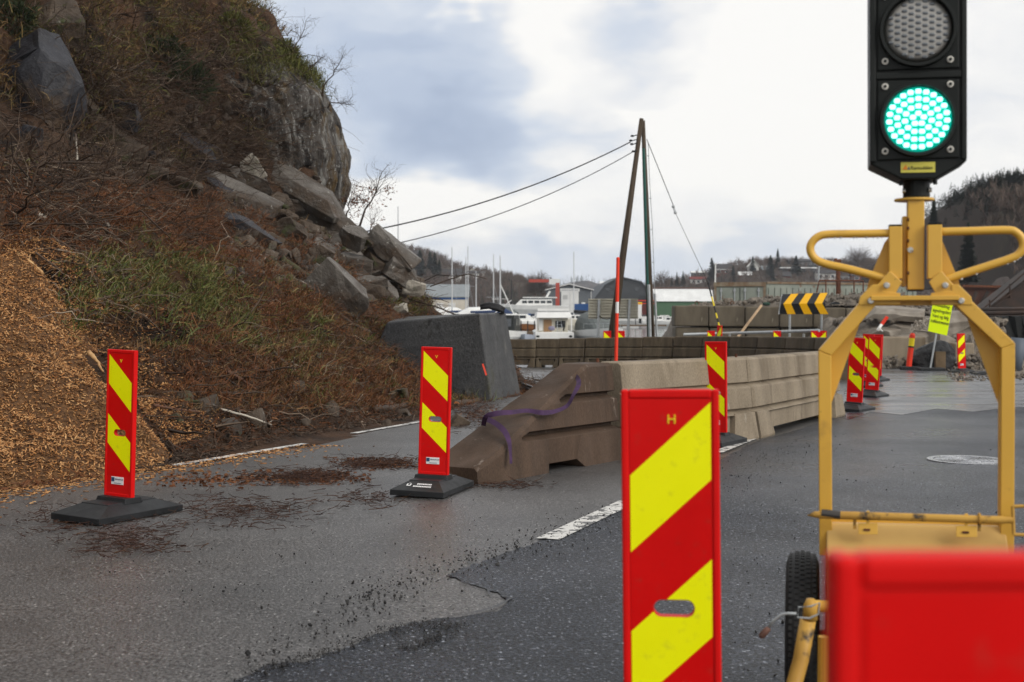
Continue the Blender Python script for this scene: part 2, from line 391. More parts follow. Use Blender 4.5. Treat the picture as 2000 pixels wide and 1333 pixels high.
# ------------------------------------------------------------------ the slide slope
E0 = G(0, 955); E1 = G(1000, 770)
TX, TY = (E1.x - E0.x), (E1.y - E0.y); _l = math.hypot(TX, TY); TX /= _l; TY /= _l; NX, NY = -TY, TX       # along the road, up the slope
def ud(x, y): rx, ry = np.asarray(x) - E0.x, np.asarray(y) - E0.y; return rx * TX + ry * TY, rx * NX + ry * NY
def xy(u, d): return E0.x + u * TX + d * NX, E0.y + u * TY + d * NY
FOOT = ([-30, 0, 1.0, 2.1, 4.3, 8.0, 9.8, 11.4, 12.4, 13.4, 14.4, 40], [0, 0, -.25, -.38, -.68, -.5, -.2, .02, .05, .3, -.1, -.1])
BASE = ([-30, -8, 4, 8, 12, 16.4, 19, 40], [10.5, 10.2, 9.4, 8.8, 8.2, 7.1, 5.9, 5.9])
def hill(x, y, fine=True):
    """height of the slope over (x, y)"""
    u, d = ud(x, y); dd = d - np.interp(u, *FOOT)
    z = .66 * (np.sqrt(np.maximum(dd, 0) ** 2 + .10) - .316) * sstep(-.3, .3, dd)
    db = np.interp(u, *BASE) + .5 * fbm(u * .5, d * .2, seed=51, oct=2)
    over = np.maximum(d - db, 0)
    z = z + 1.65 * np.minimum(over, 2.3) * sstep(0, .6, over) - .1 * np.maximum(over - 2.3, 0)
    end = np.maximum(u - (17.6 + .42 * np.clip(d, 0, 6) + .35 * np.maximum(d - 6, 0)), 0)
    z = z - np.where(d > .3, .34 * end ** 1.7, 0)
    wall = ((u > 12.7) & (u < 17.6) & (d > -.6))
    z = np.where(wall, np.maximum(z, 1.02 * sstep(.9, 2.1, d) * sstep(12.7, 13.1, u) * sstep(17.6, 17.0, u)), z)
    if fine:
        a = sstep(.05, 1.2, dd)
        z = z + a * (.17 * fbm(x * .9, y * .9, seed=1, oct=3) + .055 * fbm(x * 3.1, y * 3.1, seed=7, oct=3) + .25 * sstep(0, 2, over) * fbm(x * .6, y * .6, seed=13, oct=4))
    return np.maximum(z, -.6) - SLOPE * np.clip(y, -6, 48) + np.where(dd < -.25, -.05, 0)
def hit(px, py, y0=7.0, y1=60.0):
    """where the line of sight through a pixel of the photograph meets the slope"""
    px, py = np.atleast_1d(np.asarray(px, float)), np.atleast_1d(np.asarray(py, float))
    yc = -(py - 666.5) / FPX; dy = math.cos(PITCH) + yc * math.sin(PITCH); dz = (-math.sin(PITCH) + yc * math.cos(PITCH)) / dy; dx = (px - 1000) / FPX / dy
    Y = np.full(px.shape, np.nan); prev = np.full(px.shape, y0)
    for yy in np.arange(y0, y1, .08):
        below = (CAMZ + dz * yy) < hill(dx * yy, np.full(px.shape, yy), False)
        Y = np.where(np.isnan(Y) & below, yy, Y)
    return np.stack([dx * Y, Y, CAMZ + dz * Y], -1)
def at(px, py):
    p = hit(px, py)[0]
    return Vector(p) if not np.isnan(p[0]) else W(px, py, 28)
def slope_normal(x, y):
    e = .15; zx = (hill(x + e, y, False) - hill(x - e, y, False)) / (2 * e); zy = (hill(x, y + e, False) - hill(x, y - e, False)) / (2 * e)
    n = np.stack([-zx, -zy, np.ones_like(zx)], -1); return n / np.linalg.norm(n, axis=-1, keepdims=True)

M_SOIL = material("slide_soil", (.034, .021, .014), (.085, .045, .025), scale=2.2, rough=.62, rough2=.9, bump=1.0, bscale=16, bdist=.06, dirt_light=[((.010, .007, .005), 1.1, .5, .62), ((.085, .05, .024), 5, .6, .72)], spec=.12)  # near-black layer paints the shade of deep hollows into the soil colour
M_ROCK = material("cliff_rock", (.085, .075, .066), (.030, .026, .024), scale=1.5, stretch=(1.9, 1.9, .6), rough=.5, rough2=.8, bump=1.0, bscale=6, bdist=.14,
                  dirt_light=[((.085, .055, .024), .8, .50, .62), ((.21, .205, .19), 2.6, .54, .64), ((.33, .33, .31), 11, .60, .66), ((.010, .008, .007), 1.5, .55, .62)], spec=.2)
M_STONE = material("broken_rock", (.125, .112, .098), (.055, .048, .042), scale=1.7, rough=.38, rough2=.65, bump=.8, bscale=14, bdist=.04, dirt_light=[((.065, .046, .032), 1.4, .5, .66), ((.30, .29, .265), 9, .62, .70)])
M_STONE_DK = material("dark_wet_rock", (.030, .031, .037), (.016, .015, .017), scale=1.4, rough=.28, rough2=.6, bump=.7, bscale=12, bdist=.04, dirt_light=[((.07, .045, .026), 1.2, .54, .66), ((.20, .20, .19), 16, .68, .74)])
M_STONE_PALE = material("pale_rock", (.34, .31, .26), (.20, .18, .15), scale=3, rough=.6, bump=.7, bscale=14, bdist=.04, dirt_light=[((.07, .09, .03), 3, .6, .7)])
M_STONE_BR = material("brown_rock", (.080, .058, .040), (.035, .026, .020), scale=2, rough=.45, rough2=.7, bump=.8, bscale=12, bdist=.05, dirt_light=[((.05, .065, .018), 1.6, .58, .68), ((.2, .19, .17), 9, .63, .7)])

def lift(P):
    """the slope's own lumps, pushed out along its normal"""
    X, Y, Z = P[..., 0], P[..., 1], P[..., 2]; u, d = ud(X, Y)
    k = .16 * sstep(.4, 1.5, d) * fbm(X * 1.7, Y * 1.7, Z * 1.7, seed=21, oct=4) * (1 - np.clip(chip_depth(X, Y) * 2, 0, 1))
    return P + slope_normal(X, Y) * k[..., None]
def build_slope():
    u = np.arange(-22, 27, .13); d = np.concatenate([np.arange(-1.2, 7, .11), np.arange(7, 12, .09), np.arange(12, 26, .35)])
    U, D = np.meshgrid(u, d, indexing='ij'); X, Y = xy(U, D); Z = hill(X, Y)
    P = lift(np.stack([X, Y, Z], -1))
    tag(npmesh("hillside", P.reshape(-1, 3), grid_faces(len(u), len(d))[:, ::-1], M_SOIL, smooth=True), kind="structure")
def rock_field(P, amp, sx, sz, seed, facet=1.0):
    """fractured relief: tilted blocks split by vertical joints"""
    x, y, z = P[..., 0], P[..., 1], P[..., 2]
    wx = x + .25 * fbm(x, y, z, seed=seed, oct=3)
    r1 = 1 - np.abs(vnoise(wx * sx, y * sx, z * sz, seed=seed + 3)) * 2
    st = np.round(vnoise(wx * sx * .7, y * sx * .7, z * sz * .7, seed=seed + 5) * 4) / 4
    return amp * (.35 * r1 + .75 * facet * st + .45 * fbm(x * 1.4, y * 1.4, z * .9, seed=seed + 9, oct=5, gain=.55))
def build_cliff():
    # outline of the nose against the sky, row by row
    rows = [(470, 640), (440, 648), (405, 655), (350, 663), (290, 665), (240, 655), (190, 640), (150, 605), (120, 570), (92, 535), (70, 500), (45, 470)]
    Y0 = 32.0; zs = np.array([W(0, r, Y0).z for r, _ in rows]); xs = np.array([W(p, r, Y0).x for r, p in rows])
    o = np.argsort(zs); zs, xs = zs[o], xs[o]
    nz, na = 190, 420; zz = np.linspace(1.6, zs[-1], nz); xr = np.interp(zz, zs, xs)
    xc = -6.6 - .10 * (zz - 3); a = np.linspace(0, 2 * math.pi, na, endpoint=False)
    rx = np.maximum(xr - xc, .15); ry = rx * 1.15
    p = 2.6; ca, sa = np.cos(a), np.sin(a); rad = (np.abs(ca) ** p + np.abs(sa) ** p) ** (-1 / p)
    X = xc[:, None] + rx[:, None] * (rad * ca)[None]; Y = Y0 + .8 + ry[:, None] * (rad * sa)[None]; Z = np.repeat(zz[:, None], na, 1)
    P = np.stack([X, Y, Z], -1); dirs = np.stack([np.repeat(ca[None], nz, 0), np.repeat(sa[None], nz, 0), np.zeros((nz, na))], -1)
    k = -.34 * np.clip(1 - np.abs(vnoise(X * 1.5 + .5 * fbm(X, Y, Z, seed=2, oct=3), Y * 1.5, Z * .42, seed=14)) * 7, 0, 1) + rock_field(P, .52, 1.25, .40, 71) + .10 * fbm(X * 4, Y * 4, Z * 2, seed=33, oct=4)
    fade = 1 - .75 * np.clip(ca, 0, 1)[None] ** 2                     # keep the skyline edge
    P = P + dirs * (k * fade - .05)[..., None]; P[..., 2] += .10 * fbm(X * 1.3, Y * 1.3, Z, seed=5)
    V = P.reshape(-1, 3); f = grid_faces(nz, na); i = np.arange(nz - 1)
    seam = np.stack([i * na + na - 1, (i + 1) * na + na - 1, (i + 1) * na, i * na], 1)
    top = np.array([[xc[-1], Y0 + .8, zz[-1] + .15]]); V = np.concatenate([V, top]); ti = len(V) - 1; j = np.arange(na)
    cap = np.stack([(nz - 1) * na + j, (nz - 1) * na + (j + 1) % na, np.full(na, ti), np.full(na, ti)], 1)
    tag(npmesh("cliff", V, np.concatenate([f, seam])[:, ::-1], M_ROCK), kind="structure")
    npc = MB(); npc.add([V[(nz - 1) * na + q] for q in range(na)] + [V[ti]], [(q, (q + 1) % na, na) for q in range(na)]); tag(npc.build("cliff", M_SOIL), kind="structure")
build_cliff()

def stone_mesh(name, size, seed, mat, slab=False, cuts=9, sub=2, rough=.06):
    """a broken stone: a box chipped by random planes, edges worn, faces roughened"""
    rs = random.Random(seed); bm = bmesh.new(); bmesh.ops.create_cube(bm, size=2.0)
    for i in range(cuts):
        n = Vector((rs.gauss(0, 1), rs.gauss(0, 1), rs.gauss(0, .55 if slab else 1))).normalized()
        dist = rs.uniform(.80, 1.15) if slab else rs.uniform(.62, 1.0)
        g = bm.verts[:] + bm.edges[:] + bm.faces[:]
        r = bmesh.ops.bisect_plane(bm, geom=g, plane_co=n * dist, plane_no=n, clear_outer=True)
        bmesh.ops.contextual_create(bm, geom=[e for e in r['geom_cut'] if isinstance(e, bmesh.types.BMEdge)])
        bmesh.ops.remove_doubles(bm, verts=bm.verts, dist=.02)
    bmesh.ops.scale(bm, vec=Vector(size) * .5, verts=bm.verts)
    m = min(size)
    bmesh.ops.bevel(bm, geom=bm.edges[:], offset=m * .022, segments=1, affect='EDGES')
    bmesh.ops.triangulate(bm, faces=bm.faces)
    for i in range(sub): bmesh.ops.subdivide_edges(bm, edges=[e for e in bm.edges if e.calc_length() > max(size) / 14], cuts=1, use_grid_fill=True)
    bmesh.ops.triangulate(bm, faces=bm.faces); bm.normal_update()
    co = np.array([v.co for v in bm.verts]); no = np.array([v.normal for v in bm.verts]); q = 3.2 / max(size)
    k = rough * m * (fbm(co[:, 0] * q + seed, co[:, 1] * q, co[:, 2] * q * 1.5, seed=seed, oct=4))
    for v, p in zip(bm.verts, co + no * k[:, None]): v.co = p
    me = bpy.data.meshes.new(name); bm.to_mesh(me); bm.free(); me.materials.append(mat)
    return me
S_, D_, P_, B_ = M_STONE, M_STONE_DK, M_STONE_PALE, M_STONE_BR
BOULDERS = [  # px, py, width px, height px, lean deg, material, slab, label
    (72, 178, 205, 175, -52, D_, 0, "biggest dark blue-grey boulder, wet and smooth, at the left edge of the slope"),
    (158, 208, 62, 50, -20, B_, 0, "brown boulder touching the right side of the biggest wet boulder"),
    (222, 268, 105, 42, -38, B_, 1, "brown tilted slab below the dark boulder's right foot"),
    (240, 312, 74, 58, -10, B_, 0, "moss-topped blocky brown rock under the tilted brown slab"),
    (288, 342, 66, 44, -15, B_, 0, "small dull brown rock half buried among twigs mid-slope"),
    (364, 284, 100, 34, -33, D_, 1, "thin dark slab lying in the brush under the cliff's left part"),
    (240, 222, 70, 46, -15, D_, 0, "dark rock above the brown tilted slab, beneath brushwood"),
    (118, 52, 80, 95, 5, B_, 0, "upright rock face with a red paint mark near the top left"),
    (52, 268, 56, 42, -10, D_, 0, "low rock with pale lichen under the biggest wet boulder"),
    (442, 330, 56, 28, -12, S_, 0, "flat grey stone with moss left of the cliff foot"),
    (492, 333, 46, 46, 35, P_, 0, "pale buff pointed stone with a moss cap at the cliff foot"),
    (470, 386, 118, 44, -26, S_, 1, "long grey slab tilted to the right, leftmost of the big slabs"),
    (498, 365, 62, 40, -20, S_, 0, "lichen-flecked stone just above the leftmost long slab"),
    (582, 372, 160, 46, -31, S_, 1, "longest slab of the slide, leaning along the foot of the cliff"),
    (626, 434, 120, 52, -14, S_, 1, "broad layered slab right under the foot of the cliff nose"),
    (556, 452, 78, 54, 4, B_, 0, "rounded brown block below the longest slab"),
    (492, 456, 92, 34, -32, D_, 1, "dark slab with a red paint fleck left of the rounded brown block"),
    (548, 402, 58, 42, -25, B_, 0, "dark brown rock wedged beneath the longest slab"),
    (668, 480, 70, 44, 8, S_, 0, "mossy angular stone left of the standing triangular slab"),
    (714, 490, 46, 42, -20, B_, 0, "brown stone leaning on the standing triangular slab"),
    (764, 490, 84, 46, -42, S_, 1, "standing triangular slab on the skyline right of the cliff"),
    (615, 506, 48, 58, -30, B_, 0, "greenish mossy rock in the middle of the rock pile"),
    (686, 516, 74, 36, -10, S_, 1, "flat lichen-spotted slab in the middle of the rock pile"),
    (712, 534, 60, 28, 3, S_, 0, "small lichen-spotted rock above the two lowest grey rocks"),
    (661, 573, 94, 88, -46, S_, 1, "large grey triangular slab sliding towards the logs"),
    (720, 560, 66, 44, 4, S_, 0, "blocky grey rock right of the large triangular slab"),
    (770, 551, 66, 32, -12, S_, 1, "low flat rock at the lower right of the rock pile"),
    (809, 563, 36, 26, -15, P_, 0, "buff stone at the right end of the rock pile"),
    (774, 606, 46, 20, 3, P_, 0, "pale whitish stone lying in grass on top of the retaining wall"),
    (455, 345, 44, 24, 0, S_, 0, "little bluish stone beside the pale pointed stone"),
    (745, 528, 44, 40, -20, B_, 0, "brown stone underneath the standing triangular slab"),
    (600, 408, 60, 36, -24, B_, 0, "brown stone between the longest slab and the broad layered slab"),
]
def build_boulders():
    for i, (px, py, w, h, lean, mat, slab, label) in enumerate(BOULDERS):
        p = at(px, py + h * .2); Yd = p.y; k = Yd / FPX; sx, sz = w * k, h * k
        me = stone_mesh("boulder", (sx * (1.3 if slab else 1.12), max(sx * .6, sz * .8) * (1.0 if not slab else .8), sz * (.95 if slab else 1.12)), 100 + i * 7, mat, bool(slab), 8 if slab else 10)
        o = bpy.data.objects.new("boulder", me); COL.objects.link(o)
        c = W(px, py, Yd - .12); o.location = c; o.rotation_euler = Euler((R(14), R(-lean), R((i * 37) % 30 - 15)), 'YXZ')
        tag(o, label, "boulder", "boulders brought down by the rock slide")
def fill_stones():
    rs = random.Random(77); L1 = "medium broken stone filling the gaps between the big slabs of the rock pile"; L2 = "small brown stone half buried in brushwood below the cliff's left part"
    spots = [(470, 350, 1), (520, 385, 1), (535, 430, 1), (505, 420, 1), (575, 405, 1), (600, 450, 1), (640, 460, 1), (585, 480, 1), (640, 500, 1), (655, 530, 1), (690, 545, 1), (735, 510, 1), (780, 530, 1), (795, 548, 1), (745, 575, 1), (700, 580, 1), (630, 540, 1), (560, 425, 1), (610, 395, 1), (650, 445, 1), (690, 465, 1), (720, 470, 1), (680, 500, 1), (740, 545, 1), (785, 512, 1), (525, 470, 1),
             (190, 245, 0), (265, 300, 0), (320, 310, 0), (335, 345, 0), (385, 330, 0), (410, 350, 0), (300, 280, 0), (205, 305, 0), (150, 290, 0), (400, 300, 0), (360, 365, 0), (430, 380, 0)]
    for i, (px, py, a) in enumerate(spots):
        p = at(px, py); k = p.y / FPX; w = rs.uniform(38, 66) * k; me = stone_mesh("boulder", (w * 1.2, w * .8, w * rs.uniform(.45, .75)), 700 + i, [S_, B_, S_, B_][i % 4] if a else [B_, D_][i % 2], i % 2 == 0, 9)
        o = bpy.data.objects.new("boulder", me); COL.objects.link(o); o.location = W(px, py, p.y - .05); o.rotation_euler = Euler((R(12), R(rs.uniform(0, 38)), R(rs.uniform(-40, 40))), 'YXZ')
        tag(o, L1 if a else L2, "boulder", "stones filling the rock pile" if a else "stones in the brushwood")
build_boulders(); fill_stones()
def rubble(name, P, size, rs, mat, n_shape=6, sub=0):
    """many small stones as one stuff object"""
    Vs, Fs, off = [], [], 0; shapes = []
    for i in range(n_shape):
        me = stone_mesh("tmp", (1, .72, .46), 900 + i, mat, slab=i % 2 == 0, cuts=8, sub=sub); v = np.array([q.co for q in me.vertices]); f = np.array([tuple(q.vertices) for q in me.polygons]); shapes.append((v, f)); bpy.data.meshes.remove(me)
    for j, (p, s) in enumerate(zip(P, size)):
        v, f = shapes[j % n_shape]; M = np.array(Euler(rs.uniform(0, 6.28, 3)).to_matrix()); Vs.append(v @ M.T * s + p); Fs.append(f + off); off += len(v)
    return tag(npmesh(name, np.concatenate(Vs), np.concatenate(Fs), mat), kind="stuff")
def pick(polys, n, rs):
    """random pixels inside photo-space boxes (x0,y0,x1,y1,weight) that see the slope"""
    wts = np.array([b[4] for b in polys], float); idx = rs.choice(len(polys), n, p=wts / wts.sum()); b = np.array([q[:4] for q in polys], float)[idx]
    return hit(rs.uniform(b[:, 0], b[:, 2]), rs.uniform(b[:, 1], b[:, 3]))
def ok(P): return P[~np.isnan(P[:, 0])]
_r = np.random.RandomState(11)
_P = ok(pick([(440, 350, 720, 560, 6), (150, 180, 450, 360, 1.5), (600, 450, 840, 590, 5), (330, 700, 900, 860, .6)], 1300, _r))
rubble("rubble", _P, .06 + _r.gamma(2, .075, len(_P)), _r, M_STONE_BR)

# --- wood chips: a fanned heap plus its scattered edge
M_CHIPBASE = material("chip_mulch", (.16, .08, .032), (.06, .03, .014), scale=30, rough=.8, bump=.8, bscale=60, bdist=.03)
M_CHIP = material("wood_chip", (.5, .3, .13), rough=.75, island=[(.09, .038, .014), (.32, .15, .055), (.48, .245, .095), (.57, .34, .155), (.40, .18, .062), (.15, .06, .02), (.05, .024, .012), (.38, .175, .056)], scale=1.3, c2=(.10, .05, .02), lo=.54, hi=.74)
CHIP_D = [-.6, -.3, -.1, .29, .78, 1.22, 1.69, 2.2, 2.68, 2.98, 3.5, 5, 6.5]; CHIP_U = [2.6, 2.65, 2.75, 2.95, 3.3, 3.6, 3.9, 4.15, 4.4, 4.2, 3.2, .5, -9]
def chip_depth(x, y):
    u, d = ud(x, y)
    lim = np.interp(d, CHIP_D, CHIP_U) + .22 * fbm(x * 1.1, y * 1.1, seed=41, oct=3)
    foot = np.interp(u, *FOOT)
    return np.where((u < 5.2), sstep(0, .8, lim - u) * sstep(-.15, .45, d - foot + .06), 0)
build_slope()
def build_chips():
    rs = np.random.RandomState(4)
    u = np.arange(-12, 5.4, .09); d = np.arange(-1.0, 8, .09); U, D = np.meshgrid(u, d, indexing='ij'); X, Y = xy(U, D); c = chip_depth(X, Y)
    Zc = hill(X, Y) + c * (.26 + .05 * fbm(X * 4, Y * 4, seed=3, oct=3)) - .09 + np.where(c < .02, -.3, 0)
    V = np.stack([X, Y, Zc], -1).reshape(-1, 3); F = grid_faces(len(u), len(d))[:, ::-1]
    keep = (c.reshape(-1)[F] > .015).any(1)
    o = npmesh("wood_chips", V, F[keep], [M_CHIPBASE, M_CHIP], smooth=True)
    n = 150000; uu = rs.uniform(-2.6, 5.0, n) ; dd = rs.uniform(-1.0, 7, n)
    w = rs.uniform(0, 1, n); x, y = xy(uu, dd); cc = chip_depth(x, y); k = (cc > w * .6 + .02); x, y, cc = x[k], y[k], cc[k]
    z = hill(x, y) + cc * (.26 + .05 * fbm(x * 4, y * 4, seed=3, oct=3)) - .085 + .012
    # stray chips beyond the ragged upper edge
    e = 9000; de = rs.uniform(-.1, 4.2, e); ue = np.interp(de, CHIP_D, CHIP_U) + np.abs(rs.normal(size=e)) * .55 - .25; xe, ye = xy(ue, de); q = lift(np.stack([xe, ye, hill(xe, ye)], -1)); x = np.concatenate([x, q[:, 0]]); y = np.concatenate([y, q[:, 1]]); z = np.concatenate([z, q[:, 2] + .03])
    # thin scatter over the road edge
    m = 2200; us = np.minimum(rs.uniform(-2, 4.2, m), rs.uniform(-2, 7.5, m)); ds = -np.abs(rs.normal(size=m)) * .30 - .02 + np.interp(us, *FOOT); xs, ys = xy(us, ds)
    x = np.concatenate([x, xs]); y = np.concatenate([y, ys]); z = np.concatenate([z, -SLOPE * ys + .008])
    N = len(x); L = rs.gamma(3, .0037, N) + .0045; Wd = rs.uniform(.0025, .0070, N); T = rs.uniform(.001, .003, N)
    a = rs.normal(size=(N, 3)); a[:, 2] *= .55; a[-m:, 2] *= .15; a /= np.linalg.norm(a, axis=1, keepdims=True); b = np.cross(a, rs.normal(size=(N, 3)) * .5 + np.array([0, 0, 1.0])); b /= np.linalg.norm(b, axis=1, keepdims=True); cx = np.cross(a, b)
    P = np.stack([x, y, z], -1)
    V = np.stack([P + sa * a * L[:, None] + sb * b * Wd[:, None] + sc * cx * T[:, None] for sa in (-1, 1) for sb in (-1, 1) for sc in (-1, 1)], 1).reshape(-1, 3)
    q = np.array([(0, 1, 3, 2), (4, 6, 7, 5), (0, 4, 5, 1), (2, 3, 7, 6), (0, 2, 6, 4), (1, 5, 7, 3)]); F = (np.arange(N)[:, None, None] * 8 + q[None]).reshape(-1, 4)
    tag(o, kind="stuff")
    tag(npmesh("wood_chips", V, F, M_CHIP), kind="stuff")
build_chips()

# --- plants and litter
G_GREEN = material("green_grass", (0, 0, 0), rough=.5, island=[(.04, .06, .014), (.07, .095, .02), (.11, .12, .03), (.17, .15, .05), (.13, .09, .035)])
G_DRY = material("dry_grass", (0, 0, 0), rough=.65, island=[(.085, .045, .018), (.13, .075, .028), (.06, .032, .014), (.19, .12, .05), (.12, .048, .018)])
G_FERN = material("dead_bracken", (0, 0, 0), rough=.7, island=[(.11, .040, .016), (.16, .060, .022), (.075, .028, .012), (.20, .09, .035)])
G_TWIG = material("twig_bark", (0, 0, 0), rough=.7, island=[(.038, .023, .016), (.065, .041, .028), (.022, .015, .011), (.12, .085, .06), (.055, .028, .017)])
G_TWIG_PALE = material("pale_twig_bark", (0, 0, 0), rough=.6, island=[(.25, .19, .14), (.15, .11, .08), (.34, .27, .20)])
G_MOSS = material("heath_green", (0, 0, 0), rough=.7, island=[(.04, .055, .013), (.085, .095, .02), (.13, .13, .03), (.06, .055, .018), (.17, .15, .045)])
G_HEATH = material("heath_brown", (0, 0, 0), rough=.75, island=[(.075, .042, .018), (.14, .078, .03), (.045, .028, .015), (.21, .13, .05), (.08, .08, .026)])
def tufts(P, per, h0, h1, w, spread, rs, lean=.7):
    n = len(P); Q = np.repeat(P, per, 0) + rs.normal(size=(n * per, 3)) * spread * np.array([1, 1, .25]); nn = slope_normal(Q[:, 0], Q[:, 1])
    L = nn * .9 + rs.normal(size=Q.shape) * lean * .6 + np.array([.12, -.25, .15]); hh = rs.uniform(h0, h1, len(Q)) * np.repeat(rs.uniform(.6, 1.3, n), per)
    return blades(Q, L, hh, np.full(len(Q), w) * rs.uniform(.6, 1.4, len(Q)), rs)
def onhill(P): Q = ok(P).copy(); Q[:, 2] = hill(Q[:, 0], Q[:, 1]); return lift(Q) + np.array([0, 0, .02])
def scatter(n, rs, u0=-14, u1=19.5, d0=.2, d1=9, dens=None):
    u, d = rs.uniform(u0, u1, n), rs.uniform(d0, d1, n); x, y = xy(u, d)
    k = (chip_depth(x, y) < .25)
    if dens is not None: k &= dens(x, y, u, d) > rs.uniform(0, 1, n)
    x, y = x[k], y[k]; return lift(np.stack([x, y, hill(x, y)], -1)) + np.array([0, 0, .02])
def plants():
    rs = np.random.RandomState(31)
    green = onhill(pick([(190, 480, 330, 610, 3), (280, 480, 420, 600, 4), (330, 520, 460, 600, 4), (420, 560, 640, 690, 5), (300, 600, 520, 700, 3), (120, 540, 260, 640, 2), (560, 640, 760, 760, 2), (760, 590, 930, 606, 2.5),
                         (860, 740, 960, 790, .9), (0, 300, 60, 360, .3), (560, 660, 800, 800, 1.2)], 1200, rs))
    V, F = tufts(green, 9, .10, .30, .0055, .10, rs, .8); tag(npmesh("grass", V, F, G_GREEN), kind="stuff")
    dry = np.concatenate([onhill(pick([(200, 460, 700, 720, 6), (520, 640, 830, 800, 5), (740, 570, 950, 606, 3), (860, 735, 970, 790, 1.2), (380, 640, 700, 820, 2)], 1500, rs)), scatter(1300, rs, d1=7)])
    V, F = tufts(dry, 8, .08, .26, .005, .12, rs, 1.0); tag(npmesh("dry_grass", V, F, G_DRY), kind="stuff")
    red = onhill(pick([(300, 420, 520, 520, 5), (420, 470, 680, 600, 5), (180, 380, 420, 480, 4), (600, 700, 800, 800, 2), (0, 400, 250, 500, 2), (500, 590, 640, 640, 3), (330, 640, 800, 800, 5)], 3000, rs))
    V, F = tufts(red, 9, .10, .34, .004, .12, rs, 1.2); tag(npmesh("bracken", V, F, G_FERN), kind="stuff")
    # heath on the bank above and on the cliff top
    b1 = scatter(9500, rs, 3, 25, 6.2, 15, lambda x, y, u, d: sstep(.2, .9, d - np.interp(u, *BASE) + .6) * (1 - .85 * ((u > 15.3) & (d < 8.4))))
    V, F = tufts(b1, 9, .14, .46, .008, .24, rs, 1.2); tag(npmesh("heather", V, F, G_HEATH), kind="stuff")
    g1 = b1[fbm(b1[:, 0] * .55, b1[:, 1] * .55, seed=77, oct=2) > -.05]
    V, F = tufts(g1, 10, .10, .34, .007, .20, rs, 1.0); tag(npmesh("green_heath", V, F, G_MOSS), kind="stuff")
    # cliff crown
    me = bpy.data.objects["cliff"].data; co = np.empty(len(me.vertices) * 3); me.vertices.foreach_get('co', co); co = co.reshape(-1, 3); no = np.empty_like(co.ravel()); me.vertices.foreach_get('normal', no); no = no.reshape(-1, 3)
    top = co[(co[:, 2] > 6.7 + .5 * fbm(co[:, 0] * 2, co[:, 1] * 2, seed=4)) & (co[:, 1] < 34.5) & (rs.uniform(size=len(co)) < sstep(6.3, 8.4, co[:, 2]) * .40)]
    q = np.repeat(top, 12, 0) + rs.normal(size=(len(top) * 12, 3)) * .12
    V, F = blades(q, rs.normal(size=q.shape) * .5 + np.array([.15, -.3, .8]), rs.uniform(.10, .38, len(q)), rs.uniform(.004, .009, len(q)), rs); tag(npmesh("green_heath", V, F, G_MOSS), kind="stuff")
    # twigs strewn everywhere, brushwood at the foot of the bank
    tw = scatter(11000, rs, -2, 19, -.1, 8.5); D = rs.normal(size=tw.shape); D[:, 2] = D[:, 2] * .28; D += np.array([.35, .2, -.25]) * .8
    V, F = sticks(tw + np.array([0, 0, .03]), D, rs.uniform(.10, .6, len(tw)), rs.gamma(2, .0028, len(tw)) + .002, rs); tag(npmesh("twigs", V, F, G_TWIG), kind="stuff")
    br = onhill(pick([(150, 130, 560, 310, 6), (0, 120, 200, 330, 1.5), (120, 250, 520, 360, 4), (0, 300, 420, 470, 5), (430, 250, 520, 380, .8), (830, 560, 960, 600, 1.0), (780, 540, 900, 590, 1.2), (0, 20, 420, 200, 2.5), (300, 20, 620, 300, 2)], 3600, rs))
    D = rs.normal(size=br.shape) * np.array([1, .6, .6]) + np.array([.55, -.25, -.05])
    V, F = sticks(br + np.array([0, 0, .05]), D, rs.uniform(.35, 1.6, len(br)), rs.gamma(2, .0032, len(br)) + .003, rs, K=6, bend=.22); tag(npmesh("brushwood", V, F, G_TWIG), kind="stuff")
    pl = onhill(pick([(0, 280, 520, 480, 5), (150, 120, 560, 330, 3), (400, 560, 800, 760, .5), (540, 700, 820, 840, .6), (0, 480, 300, 640, 1.5), (780, 540, 960, 600, .8), (200, 40, 620, 320, 3), (400, 330, 760, 560, 2.5)], 1150, rs))
    D = rs.normal(size=pl.shape) * np.array([1, .6, .5]) + np.array([.5, -.2, -.2])
    V, F = sticks(pl + np.array([0, 0, .06]), D, rs.uniform(.15, .75, len(pl)), rs.uniform(.0045, .010, len(pl)), rs, K=7, bend=.25); tag(npmesh("pale_twigs", V, F, G_TWIG_PALE), kind="stuff")
    # leaves and bark scraps
    lf = scatter(16000, rs, -1, 18, -.2, 6.5); a = rs.normal(size=lf.shape) * np.array([1, 1, .4]); V, F = blades(lf, a, rs.uniform(.03, .09, len(lf)), rs.uniform(.008, .02, len(lf)), rs); tag(npmesh("fallen_leaves", V, F, G_FERN), kind="stuff")
    nd = scatter(15000, rs, 0, 16, -.35, 5); D = rs.normal(size=nd.shape) * np.array([1, 1, .45]); V, F = sticks(nd, D, rs.uniform(.05, .22, len(nd)), rs.uniform(.003, .008, len(nd)), rs, K=3); tag(npmesh("bark_scraps", V, F, G_FERN), kind="stuff")
    ft = scatter(14000, rs, 1.5, 11.5, -.45, 1.7); ft = ft[ft[:, 2] > -SLOPE * ft[:, 1] - .02]; D = rs.normal(size=ft.shape) * np.array([1, 1, .5]); V, F = sticks(ft, D, rs.gamma(2, .03, len(ft)) + .02, rs.uniform(.003, .009, len(ft)), rs, K=3); tag(npmesh("bark_scraps", V, F, G_TWIG), kind="stuff")
    cl = np.concatenate([scatter(1500, rs, 1, 15, -.3, 3.2), scatter(2600, rs, 1.5, 11.5, -.35, 1.6)]); rubble("soil_clods", cl - np.array([0, 0, .03]), rs.gamma(2, .022, len(cl)) + .02, rs, M_SOIL, 5)
plants()
